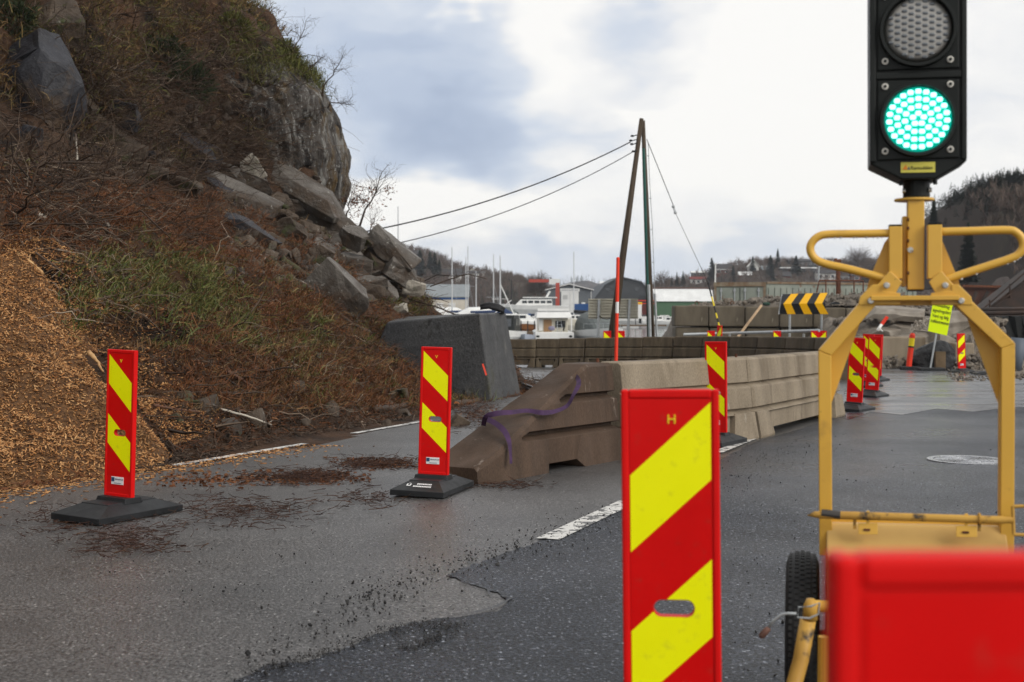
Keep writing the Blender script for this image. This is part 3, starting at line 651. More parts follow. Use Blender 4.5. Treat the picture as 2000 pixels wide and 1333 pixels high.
def bushes():
    rs = np.random.RandomState(55); m = material("juniper_needles", (0, 0, 0), rough=.75, island=[(.018, .030, .012), (.03, .045, .016), (.012, .02, .010), (.045, .055, .02)])
    for px, py, w, h, lab in ((305, 120, 120, 110, "dark green juniper bush on the bank in the middle below the skyline"), (365, 165, 90, 80, "dark juniper bush right of the larger one, above the hanging brushwood"), (24, 40, 90, 80, "dark scrubby bush in the top left corner"), (545, 105, 80, 45, "low mossy green bush on the cliff edge under the skyline"), (452, 60, 90, 70, "olive heather bush near the top of the cliff")):
        p = at(px, py); k = p.y / FPX; n = 1500; d = rs.normal(size=(n, 3)); d /= np.linalg.norm(d, axis=1, keepdims=True); r = rs.uniform(.3, 1, n) ** .5 * (1 + .35 * fbm(d[:, 0] * 2 + px, d[:, 1] * 2, d[:, 2] * 2, seed=3, oct=2))
        Q = d * r[:, None] * np.array([w, w * .8, h]) * k * .5; V, F = blades(Q, d + np.array([0, -.2, .5]), rs.uniform(.10, .26, n), rs.uniform(.006, .014, n), rs)
        t = thing("bush", lab, "bush", p); npmesh("foliage", V, F, m if "olive" not in lab and "mossy" not in lab else G_MOSS, parent=t); b = MB()
        for i in range(7): e = Vector(Q[i * 40]) * .8; b.tube([Vector((0, 0, -.2)), e * .5 + Vector((0, 0, .05)), e], [.018, .012, .005], 5)
        b.build("stems", M_DARKBARK, t, world=False)
def road_litter():
    rs = np.random.RandomState(9)
    def spots(boxes, n):
        w = np.array([b[4] for b in boxes], float); idx = rs.choice(len(boxes), n, p=w / w.sum()); b = np.array([q[:4] for q in boxes], float)[idx]
        px, py = b[:, 0] + (b[:, 2] - b[:, 0]) * np.clip(rs.normal(.5, .22, n), 0, 1), b[:, 1] + (b[:, 3] - b[:, 1]) * np.clip(rs.normal(.5, .22, n), 0, 1)
        P = np.array([G(x, y) for x, y in zip(px, py)]); P[:, 2] += .016; return P
    P = spots([(470, 915, 720, 952, 5), (640, 892, 830, 922, 4), (90, 1010, 420, 1075, 1.6), (300, 960, 640, 1040, 3), (860, 770, 1000, 850, 6), (1010, 715, 1200, 775, 6), (100, 1040, 380, 1100, 1.2), (0, 985, 200, 1060, 1), (620, 950, 800, 1000, 1.0), (900, 940, 1080, 960, 1)], 4200)
    D = rs.normal(size=P.shape); D[:, 2] = np.abs(D[:, 2]) * .06
    V, F = sticks(P, D, rs.gamma(2, .035, len(P)) + .015, rs.uniform(.002, .0045, len(P)), rs, K=4, bend=.2); tag(npmesh("conifer_litter", V, F, material("needle_litter", (0, 0, 0), rough=.7, island=[(.035, .016, .011), (.06, .026, .016), (.022, .012, .010), (.09, .045, .025)])), kind="stuff")
    P = spots([(480, 920, 720, 948, 5), (650, 895, 830, 918, 4), (250, 920, 560, 955, 3), (870, 780, 1000, 830, 2), (1010, 720, 1200, 770, 2)], 2200)
    V, F = blades(P - np.array([0, 0, .01]), rs.normal(size=P.shape) * np.array([1, 1, .12]), rs.uniform(.02, .08, len(P)), rs.uniform(.004, .012, len(P)), rs); tag(npmesh("fallen_leaves", V, F, G_FERN), kind="stuff")
    # crumbs of broken asphalt along the torn edge
    line = [(480, 1320), (620, 1240), (700, 1180), (760, 1150), (850, 1120), (930, 1090), (1010, 1075), (1080, 1050), (1160, 1020), (1230, 1000), (1330, 960), (1450, 915), (1540, 890), (1640, 860)]
    n = 1300; t = rs.uniform(0, len(line) - 1, n); i = t.astype(int); f = (t - i)[:, None]; L = np.array(line, float); q = L[i] * (1 - f) + L[np.minimum(i + 1, len(line) - 1)] * f
    line2 = np.array([(500, 1318), (600, 1292), (690, 1258), (760, 1236), (830, 1222), (885, 1226), (850, 1250), (790, 1274)], float); n2 = 1100; t2 = rs.uniform(0, 6.999, n2); i2 = t2.astype(int); q2 = line2[i2] + (line2[i2 + 1] - line2[i2]) * (t2 - i2)[:, None] + rs.normal(size=(n2, 2)) * np.array([16, 5])
    q[:, 0] += rs.normal(size=n) * 40; q[:, 1] += rs.normal(size=n) * 11
    far = np.stack([rs.uniform(1420, 2000, 500), rs.uniform(880, 1330, 500)], 1); wide = np.stack([rs.uniform(200, 1000, 260), rs.uniform(960, 1200, 260)], 1)
    q = np.concatenate([q, far, wide, q2]); P = np.array([G(x, y) for x, y in q]); P[:, 2] += .012
    rubble("asphalt_crumbs", P, np.concatenate([rs.gamma(2.0, .0026, n), rs.gamma(2, .0018, 500), rs.gamma(2, .0024, 260), rs.gamma(2, .0012, n2)]) + .003, rs, material("asphalt_crumb", (.018, .018, .019), (.04, .038, .036), scale=8, rough=.45), n_shape=4)
road_litter()

# --- logs and branches one can tell apart
M_BIRCH = material("birch_bark", (.42, .38, .32), (.07, .05, .04), scale=6, stretch=(1, 1, 1), lo=.42, hi=.52, rough=.6, bump=.4, bscale=30, dirt_light=[((.05, .035, .025), 2.2, .5, .6)])
M_MOSSLOG = material("mossy_bark", (.055, .04, .028), (.06, .065, .02), scale=4, rough=.75, bump=.9, bscale=25, bdist=.03, dirt_light=[((.03, .022, .016), 5, .52, .62)])
M_DARKBARK = material("dark_bark", (.035, .025, .018), (.07, .045, .03), scale=7, rough=.6, bump=.8, bscale=30, bdist=.02)
M_REDBARK = material("red_bark", (.13, .06, .035), (.06, .03, .02), scale=6, rough=.6, bump=.6, bscale=30, bdist=.02, dirt_light=[((.26, .19, .14), 5, .6, .68)])
M_CUT = material("fresh_cut_wood", (.48, .17, .05), (.34, .11, .035), scale=14, rough=.55)
M_SPLINT = material("splintered_wood", (.55, .35, .16), (.33, .18, .08), scale=8, rough=.6, stretch=(3, 3, .6))
LOGS = [  # pixel polyline, thickness px at start/end, bark, cut end part?, name, label
    ([(440, 462), (482, 488), (528, 512)], 9, 11, M_BIRCH, 0, "birch_log", "peeling white birch trunk leading into the mossy log"),
    ([(526, 510), (556, 545), (592, 566)], 25, 23, M_MOSSLOG, 0, "log", "thick mossy log below the end of the white birch trunk"),
    ([(548, 504), (590, 532), (620, 556)], 13, 12, M_MOSSLOG, 0, "log", "slimmer mossy log just above the thick mossy one"),
    ([(612, 588), (590, 578), (566, 568)], 15, 14, M_REDBARK, 1, "log", "log showing a round orange cut face in the middle of the slope"),
    ([(582, 550), (630, 572), (664, 594)], 8, 10, M_BIRCH, 0, "birch_log", "white birch pole running beside the triangular slab"),
    ([(608, 574), (640, 600), (664, 590)], 8, 6, M_DARKBARK, 0, "branch", "dark bent branch under the orange cut face"),
    ([(622, 602), (664, 634), (712, 662)], 14, 10, M_DARKBARK, 0, "log", "dark wet trunk below the large triangular slab"),
    ([(648, 604), (690, 634), (726, 652)], 8, 7, M_DARKBARK, 0, "branch", "dark branch alongside the dark wet trunk"),
    ([(700, 656), (742, 680), (786, 692)], 8, 6, M_REDBARK, 0, "branch", "reddish peeled pole sloping down towards the retaining wall"),
    ([(0, 362), (40, 396), (88, 428)], 16, 13, M_BIRCH, 0, "branch", "thick pale branch at the left edge above the wood chips"),
    ([(0, 312), (80, 318), (196, 318)], 9, 5, M_DARKBARK, 0, "branch", "long dark horizontal branch at the left edge of the slope"),
    ([(148, 262), (152, 330), (168, 400), (180, 452)], 4, 3, M_BIRCH, 0, "branch", "thin pale sapling stem hanging down over the left slope"),
    ([(172, 402), (205, 428), (218, 460), (250, 480)], 8, 5, M_BIRCH, 0, "branch", "crooked grey branch beside the thin pale stem"),
    ([(26, 488), (56, 510), (84, 534)], 7, 5, M_SPLINT, 0, "branch", "short pale stick above the top of the wood chips"),
    ([(60, 462), (120, 478), (190, 508)], 4, 2.5, M_BIRCH, 0, "branch", "long thin pale twig above the wood chips"),
    ([(509, 652), (518, 690), (524, 726)], 5, 4, M_DARKBARK, 0, "branch", "dark upright stick in the lower middle of the slope"),
    ([(420, 494), (446, 528), (474, 558)], 5, 4, M_DARKBARK, 0, "branch", "dark stick lying above the green grass patch"),
    ([(174, 688), (190, 706), (200, 724)], 10, 3, M_SPLINT, 0, "splinter", "pale splintered piece of wood at the edge of the wood chips"),
    ([(526, 514), (560, 560), (590, 600)], 3.5, 2.5, M_BIRCH, 0, "branch", "thin whitish stem curving below the thick mossy log"),
    ([(732, 800), (766, 798), (802, 788)], 14, 13, M_DARKBARK, 0, "log", "dark log at the road edge left of the second marker board"),
    ([(890, 791), (914, 787), (935, 785)], 15, 14, M_DARKBARK, 1, "log", "short sawn log with an orange end at the foot of the retaining wall"),
    ([(300, 792), (345, 800), (390, 806)], 6, 4, M_REDBARK, 0, "branch", "reddish stick near the road behind the first marker board"),
    ([(535, 690), (556, 706), (580, 728)], 6, 5, M_BIRCH, 0, "branch", "pale stick beneath the dark upright stick"),
    ([(430, 720), (470, 740), (500, 760)], 8, 5, M_REDBARK, 0, "branch", "rotten pinkish branch in the lower slope litter"),
    ([(430, 800), (480, 812), (530, 830)], 5, 3, M_BIRCH, 0, "branch", "pale crooked twig low on the slope near the white road line"),
    ([(840, 560), (872, 548), (912, 535), (950, 545)], 2.6, 1.6, M_DARKBARK, 0, "branch", "dark bare twig arching over the top of the retaining wall"),
    ([(900, 620), (860, 602), (800, 585), (760, 568)], 3, 2, M_DARKBARK, 0, "branch", "dark branch lying in the brush on the retaining wall"),
]
def build_logs():
    for i, (pl, w0, w1, mat, cut, name, label) in enumerate(LOGS):
        pts = [at(*p) for p in pl]
        fix = [p.y for p in pts]; y0 = sorted(fix)[len(fix) // 2]
        pts = [W(px, py, (p.y if abs(p.y - y0) < 2.5 else y0) - .30) for (px, py), p in zip(pl, pts)]
        K = 10; rs = random.Random(i); fine = []
        for j in range(K + 1):
            t = j / K * (len(pts) - 1); a = min(int(t), len(pts) - 2); fine.append(pts[a].lerp(pts[a + 1], t - a) + Vector((rs.gauss(0, 1), rs.gauss(0, 1), rs.gauss(0, 1))) * (w0 * .07 * pts[0].y / FPX))
        k = pts[0].y / FPX; rad = [(w0 + (w1 - w0) * j / K) * .5 * k * rs.uniform(.9, 1.1) for j in range(K + 1)]
        t = thing(name, label, "log" if "log" in name else name, pts[0])
        mb = MB(); mb.tube(fine, rad, 10)
        if "log" not in name and w0 < 9:
            for q in range(3):
                j = rs.randrange(2, K); d = Vector((rs.uniform(-1, 1), rs.uniform(-.5, .3), rs.uniform(-.3, 1))).normalized(); L = rs.uniform(10, 28) * k
                mb.tube([fine[j], fine[j] + d * L * .5, fine[j] + d * L + Vector((0, 0, .2 * L))], [rad[j] * .6, rad[j] * .45, rad[j] * .2], 5)
        mb.build("bark" if cut else "wood", mat, t, smooth=True)
        if cut:
            d = (fine[0] - fine[1]).normalized(); c = MB(); c.tube([fine[0] + d * .001, fine[0] + d * .012], [rad[0] * .93, rad[0] * .9], 14); c.build("cut_face", M_CUT, t)
build_logs()

# --- bare saplings against the sky
def bare_tree(name, label, root, top, rad, seed, cat="sapling", mat=None, twigs=26, leaves=False, group=None, spread=.55):
    rs = random.Random(seed); root, top = Vector(root), Vector(top); t = thing(name, label, cat, root, group=group); H = (top - root).length
    K = 8; tr = [root.lerp(top, j / K) + Vector((rs.gauss(0, 1), rs.gauss(0, .6), 0)) * H * .022 * (j > 0) for j in range(K + 1)]; tr[0] = root - Vector((0, 0, .15))
    mb = MB(); mb.tube(tr, [rad * (1 - .85 * j / K) for j in range(K + 1)], 6); mb.build("trunk", mat or M_DARKBARK, t, smooth=True)
    tw = MB(); lv = []
    up = (top - root).normalized()
    def grow(p, d, L, r, depth):
        pts = [p]; q = p
        for s in range(3):
            d = (d + Vector((rs.gauss(0, 1), rs.gauss(0, 1), rs.gauss(0, 1))) * .22 + Vector((0, 0, .10))).normalized(); q = q + d * L / 3; pts.append(q)
            if depth < 2 and rs.random() < .85: grow(q, (d + Vector((rs.gauss(0, 1), rs.gauss(0, 1), rs.gauss(0, 1))) * .7).normalized(), L * rs.uniform(.4, .7), r * .6, depth + 1)
        tw.tube(pts, [r, r * .8, r * .55, r * .25], 4, cap=False); lv.append(q)
    for i in range(twigs):
        j = rs.uniform(.25, 1.0) * K; a = min(int(j), K - 1); p = tr[a].lerp(tr[a + 1], j - a); f = j / K
        s = Vector((rs.gauss(0, 1), rs.gauss(0, 1), rs.gauss(0, .4))).normalized(); grow(p, (up * .7 + s * .9).normalized(), H * spread * (1.1 - .75 * f) * rs.uniform(.5, 1), rad * .34 * (1.1 - .7 * f), 0)
    tw.build("twigs", mat or M_DARKBARK, t, fix=False)
    if leaves:
        rr = np.random.RandomState(seed); P = np.array([tuple(q) for q in lv if q.z < root.z + H * .55])
        if len(P):
            P = np.repeat(P, 3, 0) + rr.normal(size=(len(P) * 3, 3)) * .03; V, F = blades(P, rr.normal(size=P.shape), rr.uniform(.04, .08, len(P)), rr.uniform(.012, .02, len(P)), rr); inv = np.array(local(t)); V = V @ inv[:3, :3].T + inv[:3, 3]
            npmesh("leaves", V, F, G_FERN, parent=t)
    return t
bushes()
bare_tree("sapling", "slender sapling leaning right from the top edge of the cliff", W(566, 122, 32), W(606, 28, 32), .02, 1, twigs=12)
bare_tree("sapling", "hooked bare sapling on the cliff edge above the rock nose", W(584, 152, 31.8), W(636, 108, 31.6), .026, 2, twigs=12)
bare_tree("sapling", "bare bush with fine twigs reaching out over the cliff's right shoulder", W(628, 178, 31.6), W(678, 96, 31.4), .02, 3, twigs=16, spread=.6)
bare_tree("sapling", "low twiggy bush hanging from the cliff nose", W(640, 200, 31.4), W(690, 205, 31), .018, 4, twigs=22, spread=.7)
bare_tree("sapling", "tall bare sapling with a few brown leaves right of the cliff foot", W(700, 438, 31), W(757, 322, 31), .028, 5, twigs=20, leaves=True)
bare_tree("sapling", "small bare shrub between the cliff foot and the leafy sapling", W(676, 425, 31), W(692, 362, 31), .02, 6, twigs=18, leaves=True, spread=.7)
bare_tree("sapling", "bare brush on the skyline left of the standing slab", W(722, 452, 31), W(738, 410, 31), .015, 7, twigs=14, leaves=True, spread=.8)

# --- retaining wall
M_WALL = material("dark_concrete", (.036, .037, .039), (.066, .066, .066), scale=1.1, stretch=(1, 1, .6), rough=.42, rough2=.75, bump=.8, bscale=22, bdist=.02, dirt_light=[((.11, .105, .095), 2.6, .62, .76), ((.045, .042, .018), 1.2, .56, .66), ((.02, .019, .018), 6, .60, .68)], grain=(60, .7, 1.4), spec=.3)
M_REDPAINT = material("red_spray_paint", (.62, .06, .03), rough=.5)
def retaining_wall():
    t = thing("retaining_wall", "dark concrete retaining wall block with sloping sides at the foot of the slide", "wall", (-1.4, 23, gz(23)))
    A, B_2 = G(962, 783), G(1019, 771); Atop, Btop = W(937, 612, 22.9), W(988, 611, 25.0)
    lft = Vector((-2.6, .9, 0)); bot = [A, B_2, B_2 + lft + Vector((0, 1.2, 0)), A + lft]; top = [Atop, Btop, Btop + lft * .9 + Vector((0, 1.2, -.1)), W(756, 630, 23.6)]
    for p in bot: p.z = gz(p.y) - .1
    rings = []
    for k in range(9):
        f = k / 8; rings.append([Vector(a).lerp(Vector(b), f) for a, b in zip(bot, top)])
    mb = MB(); mb.loft(rings); mb.build("wall_body", M_WALL, t, bevel=.035, segs=3)
    m = MB(); a, b = W(943, 711, 22.55), W(950, 733, 22.42); m.bar(a + Vector((0, -.06, 0)), b + Vector((0, -.06, 0)), .03, .006, (0, 1, 0)); m.build("paint_mark", M_REDPAINT, t)
    tp = thing("tarp_edge", "black rubber sheet curling over the right top end of the retaining wall", "rubber sheet", Atop)
    mb = MB(); P = [(938, 600), (955, 597), (972, 601), (985, 607)]; mb.tube([W(x, y, 24.6) for x, y in P], [.05, .07, .075, .06], 10)
    mb.loft([[W(x, y, 24.4 + q * .5) + Vector((0, 0, .02 * math.sin(q * 5))) for q in (0, .5, 1)] + [W(x, y + 6, 24.4 + q * .5) for q in (1, .5, 0)] for x, y in P])
    mb.build("rubber_sheet", material("black_rubber", (.012, .012, .013), rough=.5), tp, smooth=True)
    rl = thing("steel_rail", "black steel rail lying on the road at the foot of the retaining wall", "rail", G(1030, 765))
    mb = MB()
    a, b = G(1016, 760) + Vector((0, 0, .07)), G(1062, 776) + Vector((0, 0, .05)); mb.bar(a, b, .10, .05, (0, 0, 1)); mb.bar(a + Vector((0, 0, .05)), b + Vector((0, 0, .05)), .04, .06, (0, 0, 1))
    mb.build("rail_body", material("black_steel", (.02, .022, .022), rough=.35, metal=.4), rl, bevel=.006)
retaining_wall()
# ------------------------------------------------------------------ marker boards
M_RED = material("red_plastic", (.66, .007, .006), (.56, .006, .006), scale=3, rough=.42, spec=.12, dirt_light=[((.30, .02, .014), 7, .66, .78)])
M_RUB = material("black_recycled_rubber", (.012, .013, .014), (.020, .021, .023), scale=6, rough=.42, rough2=.6, bump=.3, bscale=90, bdist=.004)
M_WHITE_ST = material("white_sticker", (.72, .72, .72), rough=.4)
M_BLUE_ST = material("dark_blue_print", (.02, .06, .14), rough=.4)
M_GREY_ST = material("grey_print", (.20, .20, .24), rough=.4)
M_YELLOW_L = material("yellow_print", (.80, .62, .02), rough=.4)
def stripes(name, sg):
    m = material(name, (.0, .0, .0), rough=.34, spec=.14); nt = m.node_tree; N = nt.nodes; L = nt.links; b = N['Principled BSDF']
    tc = N.new("ShaderNodeTexCoord"); sx = N.new("ShaderNodeSeparateXYZ"); L.new(tc.outputs['Object'], sx.inputs[0])
    def mt(op, a, c):
        q = N.new("ShaderNodeMath"); q.operation = op
        for i, v in enumerate((a, c)):
            if isinstance(v, (int, float)): q.inputs[i].default_value = v
            else: L.new(v, q.inputs[i])
        return q.outputs[0]
    depth = mt('SUBTRACT', 1.13, sx.outputs['Z']); q = mt('SUBTRACT', depth, mt('SUBTRACT', .103 * .922, mt('MULTIPLY', sx.outputs['X'], .922 * sg)))
    q = mt('SUBTRACT', q, .033); y = mt('MULTIPLY', mt('LESS_THAN', mt('MODULO', q, .4055), .2), mt('MULTIPLY', mt('GREATER_THAN', q, 0.0), mt('LESS_THAN', q, .75)))
    ns = N.new("ShaderNodeTexNoise"); ns.inputs['Scale'].default_value = 9; L.new(tc.outputs['Object'], ns.inputs['Vector'])
    def two(a, c):
        x = N.new("ShaderNodeMix"); x.data_type = 'RGBA'; L.new(ns.outputs['Fac'], x.inputs[0]); x.inputs[6].default_value = (*a, 1); x.inputs[7].default_value = (*c, 1); return x.outputs[2]
    x = N.new("ShaderNodeMix"); x.data_type = 'RGBA'; L.new(y, x.inputs[0]); L.new(two((.52, .002, .002), (.64, .004, .004)), x.inputs[6]); L.new(two((.80, .80, .0), (.86, .86, .004)), x.inputs[7])
    ng = N.new("ShaderNodeTexNoise"); ng.inputs['Scale'].default_value = 34; ng.inputs['Detail'].default_value = 8; L.new(tc.outputs['Object'], ng.inputs['Vector'])
    mr = N.new("ShaderNodeMapRange"); mr.inputs[1].default_value = .60; mr.inputs[2].default_value = .76; mr.inputs[3].default_value = 0; mr.inputs[4].default_value = .20; L.new(ng.outputs['Fac'], mr.inputs[0])
    sp = N.new("ShaderNodeMix"); sp.data_type = 'RGBA'; L.new(mr.outputs[0], sp.inputs[0]); L.new(x.outputs[2], sp.inputs[6]); sp.inputs[7].default_value = (.10, .075, .05, 1)      # road splash
    L.new(sp.outputs[2], b.inputs['Base Color']); return m
M_STR = {1: stripes("reflective_stripes_right", 1), -1: stripes("reflective_stripes_left", -1)}

def plate(mb, x0, x1, z0, z1, y0, y1, hole, mi=0):
    """upright plate with a slot; y1 None gives the front face alone"""
    cx, cz, hw, hh = hole; n = 20; inner = []
    for k in range(n):
        a = 2 * math.pi * (k + .5) / n; c, s = math.cos(a), math.sin(a); inner.append((cx + (hw - hh) * (1 if c > 0 else -1) + hh * c, cz + hh * s))
    za, zb = cz - .06, cz + .06
    def ray(px, pz):
        dx, dz = px - cx, pz - cz; tx = ((x1 - cx) / dx if dx > 0 else (x0 - cx) / dx) if abs(dx) > 1e-9 else 1e9; tz = ((zb - cz) / dz if dz > 0 else (za - cz) / dz) if abs(dz) > 1e-9 else 1e9
        t = min(tx, tz); return (cx + dx * t, cz + dz * t), (tx < tz, dx > 0, dz > 0)
    outer = [ray(*p) for p in inner]
    for yy in ([y0] if y1 is None else [y0, y1]):
        for k in range(n):
            j = (k + 1) % n; a, b = outer[k], outer[j]; poly = [inner[k], a[0]]
            if a[1][0] != b[1][0]:
                rx = a if a[1][0] else b; rz = b if a[1][0] else a
                poly.append((x1 if rx[1][1] else x0, zb if rz[1][2] else za))
            poly += [b[0], inner[j]]; mb.add([(x, yy, z) for x, z in poly], [tuple(range(len(poly)))], mi)
        for c0, c1 in ((z0, za), (zb, z1)): mb.add([(x0, yy, c0), (x1, yy, c0), (x1, yy, c1), (x0, yy, c1)], [(0, 1, 2, 3)], mi)
    if y1 is not None:
        for k in range(n): j = (k + 1) % n; mb.add([(inner[k][0], y0, inner[k][1]), (inner[j][0], y0, inner[j][1]), (inner[j][0], y1, inner[j][1]), (inner[k][0], y1, inner[k][1])], [(0, 1, 2, 3)], mi)
        o = [(x0, z0), (x1, z0), (x1, z1), (x0, z1)]
        for k in range(4): a, b = o[k], o[(k + 1) % 4]; mb.add([(a[0], y0, a[1]), (b[0], y0, b[1]), (b[0], y1, b[1]), (a[0], y1, a[1])], [(0, 1, 2, 3)], mi)
def make_board(sg, printed):
    t = thing("marker_board", "marker board", "marker board", group="red and yellow striped marker boards")
    H = 1.13; hole = (.006, .563, .052, .0215)
    mb = MB(); plate(mb, -.122, .122, .12, H - .002, -.014, .014, hole)
    mb.build("panel", M_RED, t, world=False)
    fr = MB()
    for s in (-1, 1): fr.box((s * .1155, 0, (H + .125) / 2), (.019, .037, H - .125))
    fr.box((0, 0, H - .012), (.2118, .036, .024)); fr.box((0, 0, .133), (.2118, .036, .03))
    fr.build("frame", M_RED, t, world=False, bevel=.006, segs=3)
    sh = MB(); plate(sh, -.103, .103, H - .86, H - .028, -.0155, None, (.006, .563, .0535, .023)); sh.build("reflective_sheet", M_STR[sg], t, world=False, fix=False)
    sb = MB(); plate(sb, -.103, .103, H - .86, H - .028, .0155, None, (.006, .563, .0535, .023)); sb.build("reflective_sheet", M_STR[-sg], t, world=False, fix=False)
    if printed < 2: letters("V" if sg < 0 else "H", .034, M_YELLOW_L, t, Matrix.Translation((.004, -.0165, H - .088)) @ FRONT, "letter")
    st = MB(); st.box((-.005, -.016, H - .895), (.108, .004, .052)); s = st.build("sticker", M_WHITE_ST, t, world=False)
    pr = MB(); pr.box((-.043, -.0185, H - .888), (.026, .002, .028)); pr.build("printed_mark", M_BLUE_ST, s, world=False)
    pr = MB(); rs = random.Random(5)
    x = -.024
    while x < .044: w = rs.uniform(.003, .006); pr.box((x + w / 2, -.0185, H - .886 + rs.uniform(-.001, .001)), (w, .002, rs.uniform(.007, .011))); x += w + .0022
    x = -.03
    while x < .03: w = rs.uniform(.003, .006); pr.box((x + w / 2, -.0185, H - .912), (w, .002, .005)); x += w + .002
    pr.build("printed_line", M_GREY_ST, s, world=False)
    b = MB()
    def rect(hx, hy, z, c=.05):
        return [Vector(p + (z,)) for p in ((-hx, -hy + c * .0), (hx, -hy), (hx, hy), (-hx, hy))]
    b.loft([rect(.215, .40, 0), rect(.215, .40, .042), rect(.12, .225, .098), rect(.12, .225, .104)])
    b.loft([rect(.135, .085, .09), rect(.128, .072, .128)])
    base = b.build("rubber_foot", M_RUB, t, world=False, bevel=.006)
    if printed == 1:
        w = MB(); sl = math.atan2(.056, .175); M = Matrix.Translation((0, -.4 + .095, .073)) @ Matrix.Rotation(sl, 4, 'X'); rs = random.Random(2)
        def blk(x, y, sx, sy): w.add([M @ Vector((x + a * sx / 2, y + c * sy / 2, h)) for a, c, h in ((-1, -1, .002), (1, -1, .002), (1, 1, .002), (-1, 1, .002))], [(0, 1, 2, 3)])
        for row, (x0, x1) in ((.022, (-.035, .075)), (-.02, (-.055, .085))):
            x = x0
            while x < x1: q = rs.uniform(.006, .011); blk(x + q / 2, row, q, .022); x += q + .003
        blk(-.095, -.012, .034, .012); blk(-.108, .006, .009, .03); blk(-.082, .006, .009, .03); blk(-.095, .03, .014, .006)
        w.build("printed_lettering", M_WHITE_ST, base, world=False)
    return t
PROTO = {(-1, 0): make_board(-1, False), (-1, 1): make_board(-1, True), (1, 0): make_board(1, False), (1, 2): make_board(1, 2)}
USED = set()
def board(px, py_ground, yaw, sg, label, h=1.0, printed=0, tilt=0.0, Y=None):
    key = (sg, printed); p = G(px, py_ground) if Y is None else Vector((W(px, 600, Y).x, Y, gz(Y)))
    p.z = gz(p.y) + .012
    o = PROTO[key] if key not in USED else dup(PROTO[key]); USED.add(key)
    o.location = p; o.rotation_euler = (math.atan(SLOPE) * -1, R(tilt), R(-yaw)); o.scale = (1, 1, h); o['label'] = label
    return o
board(232, 1009, 27, -1, "striped marker board on its rubber foot in front of the wood chip heap", h=1.0, tilt=1.6)
board(846, 961, 15, -1, "marker board with white print on its foot, by the low tip of the ramped barrier", printed=1, tilt=1.4)
board(1319, 0, 8, 1, "large near marker board lettered H standing in front of the concrete barrier", Y=3.27, h=.99, tilt=-.7)
board(1979, 0, -1, 1, "blurred red board closest to the camera, covering the trailer's box", Y=.90, h=.986, printed=2)
board(1399, 869, 30, -1, "marker board half hidden behind the large board lettered H", h=1.0, tilt=-.8)
board(1668, 803, 33, -1, "nearest of the marker boards standing in line beyond the barrier's far end", h=1.0, tilt=2.2)
board(1702, 776, 33, -1, "second marker board of the line past the barrier, tilted to the right", h=1.0, tilt=3.2)
board(1694, 757, 35, -1, "third marker board of the line past the barrier, mostly hidden", h=1.02, tilt=1)
board(1711, 745, 35, -1, "farthest marker board of the line past the barrier, only a red sliver showing", h=1.0, tilt=2)
board(1879, 729, -12, 1, "lone marker board standing by the rubble right of the yellow text sign", h=1.0, tilt=-2)
for px, Y, sg, yaw, lab in ((1186, 41.5, -1, 8, "leftmost marker board tip peeking over the dark curved barrier"), (1213, 42, -1, 6, "marker board tip behind the red snow pole, over the dark barrier"),
                            (1389, 41.6, -1, 6, "wider marker board tip left of the guy wire's foot"), (1405, 43.5, 1, 60, "narrow turned marker board tip at the foot of the guy wire"),
                            (1518, 41.5, -1, 5, "lone marker board tip under the left post of the chevron sign"), (1592, 41, -1, 4, "marker board tip under the right post of the chevron sign"), (1607, 42, 1, 20, "rightmost marker board tip over the barrier, stripe turned the other way")):
    board(px, 0, yaw, sg, lab, Y=Y, h=1.06 if Y < 43 else 1.22)

# ------------------------------------------------------------------ concrete barriers
def concrete(name, a, b, dirt_light, **k):
    return material(name, a, b, scale=2.2, stretch=(1, 1, .25), rough=.55, rough2=.8, bump=.35, bscale=45, bdist=.01, dirt_light=dirt_light, grain=(150, .8, 1.2), spec=.12, **k)
C_NEAR = concrete("tan_concrete", (.27, .222, .162), (.185, .15, .108), [((.095, .07, .046), 1.5, .52, .68), ((.36, .33, .27), 9, .66, .76), ((.05, .04, .03), 34, .68, .72)])
C_BROWN = concrete("brown_concrete", (.088, .058, .041), (.052, .035, .025), [((.045, .033, .025), 1.5, .54, .68), ((.22, .18, .15), 7, .65, .73)])
C_DARK = concrete("dark_wet_concrete", (.105, .078, .050), (.06, .046, .031), [((.15, .12, .08), 1.3, .58, .72)])
C_BLOCK = concrete("block_concrete", (.13, .11, .08), (.075, .062, .046), [((.05, .042, .03), .8, .5, .66), ((.2, .18, .14), 4, .66, .74)])
M_RUST = material("rusty_iron", (.16, .06, .03), (.06, .025, .016), scale=14, rough=.8, bump=.4, bscale=60)
PROF = [(.120, .95), (.150, .925), (.180, .665), (.138, .652), (.140, .640), (.214, .606), (.236, .372), (.182, .356), (.184, .342), (.262, .30)]
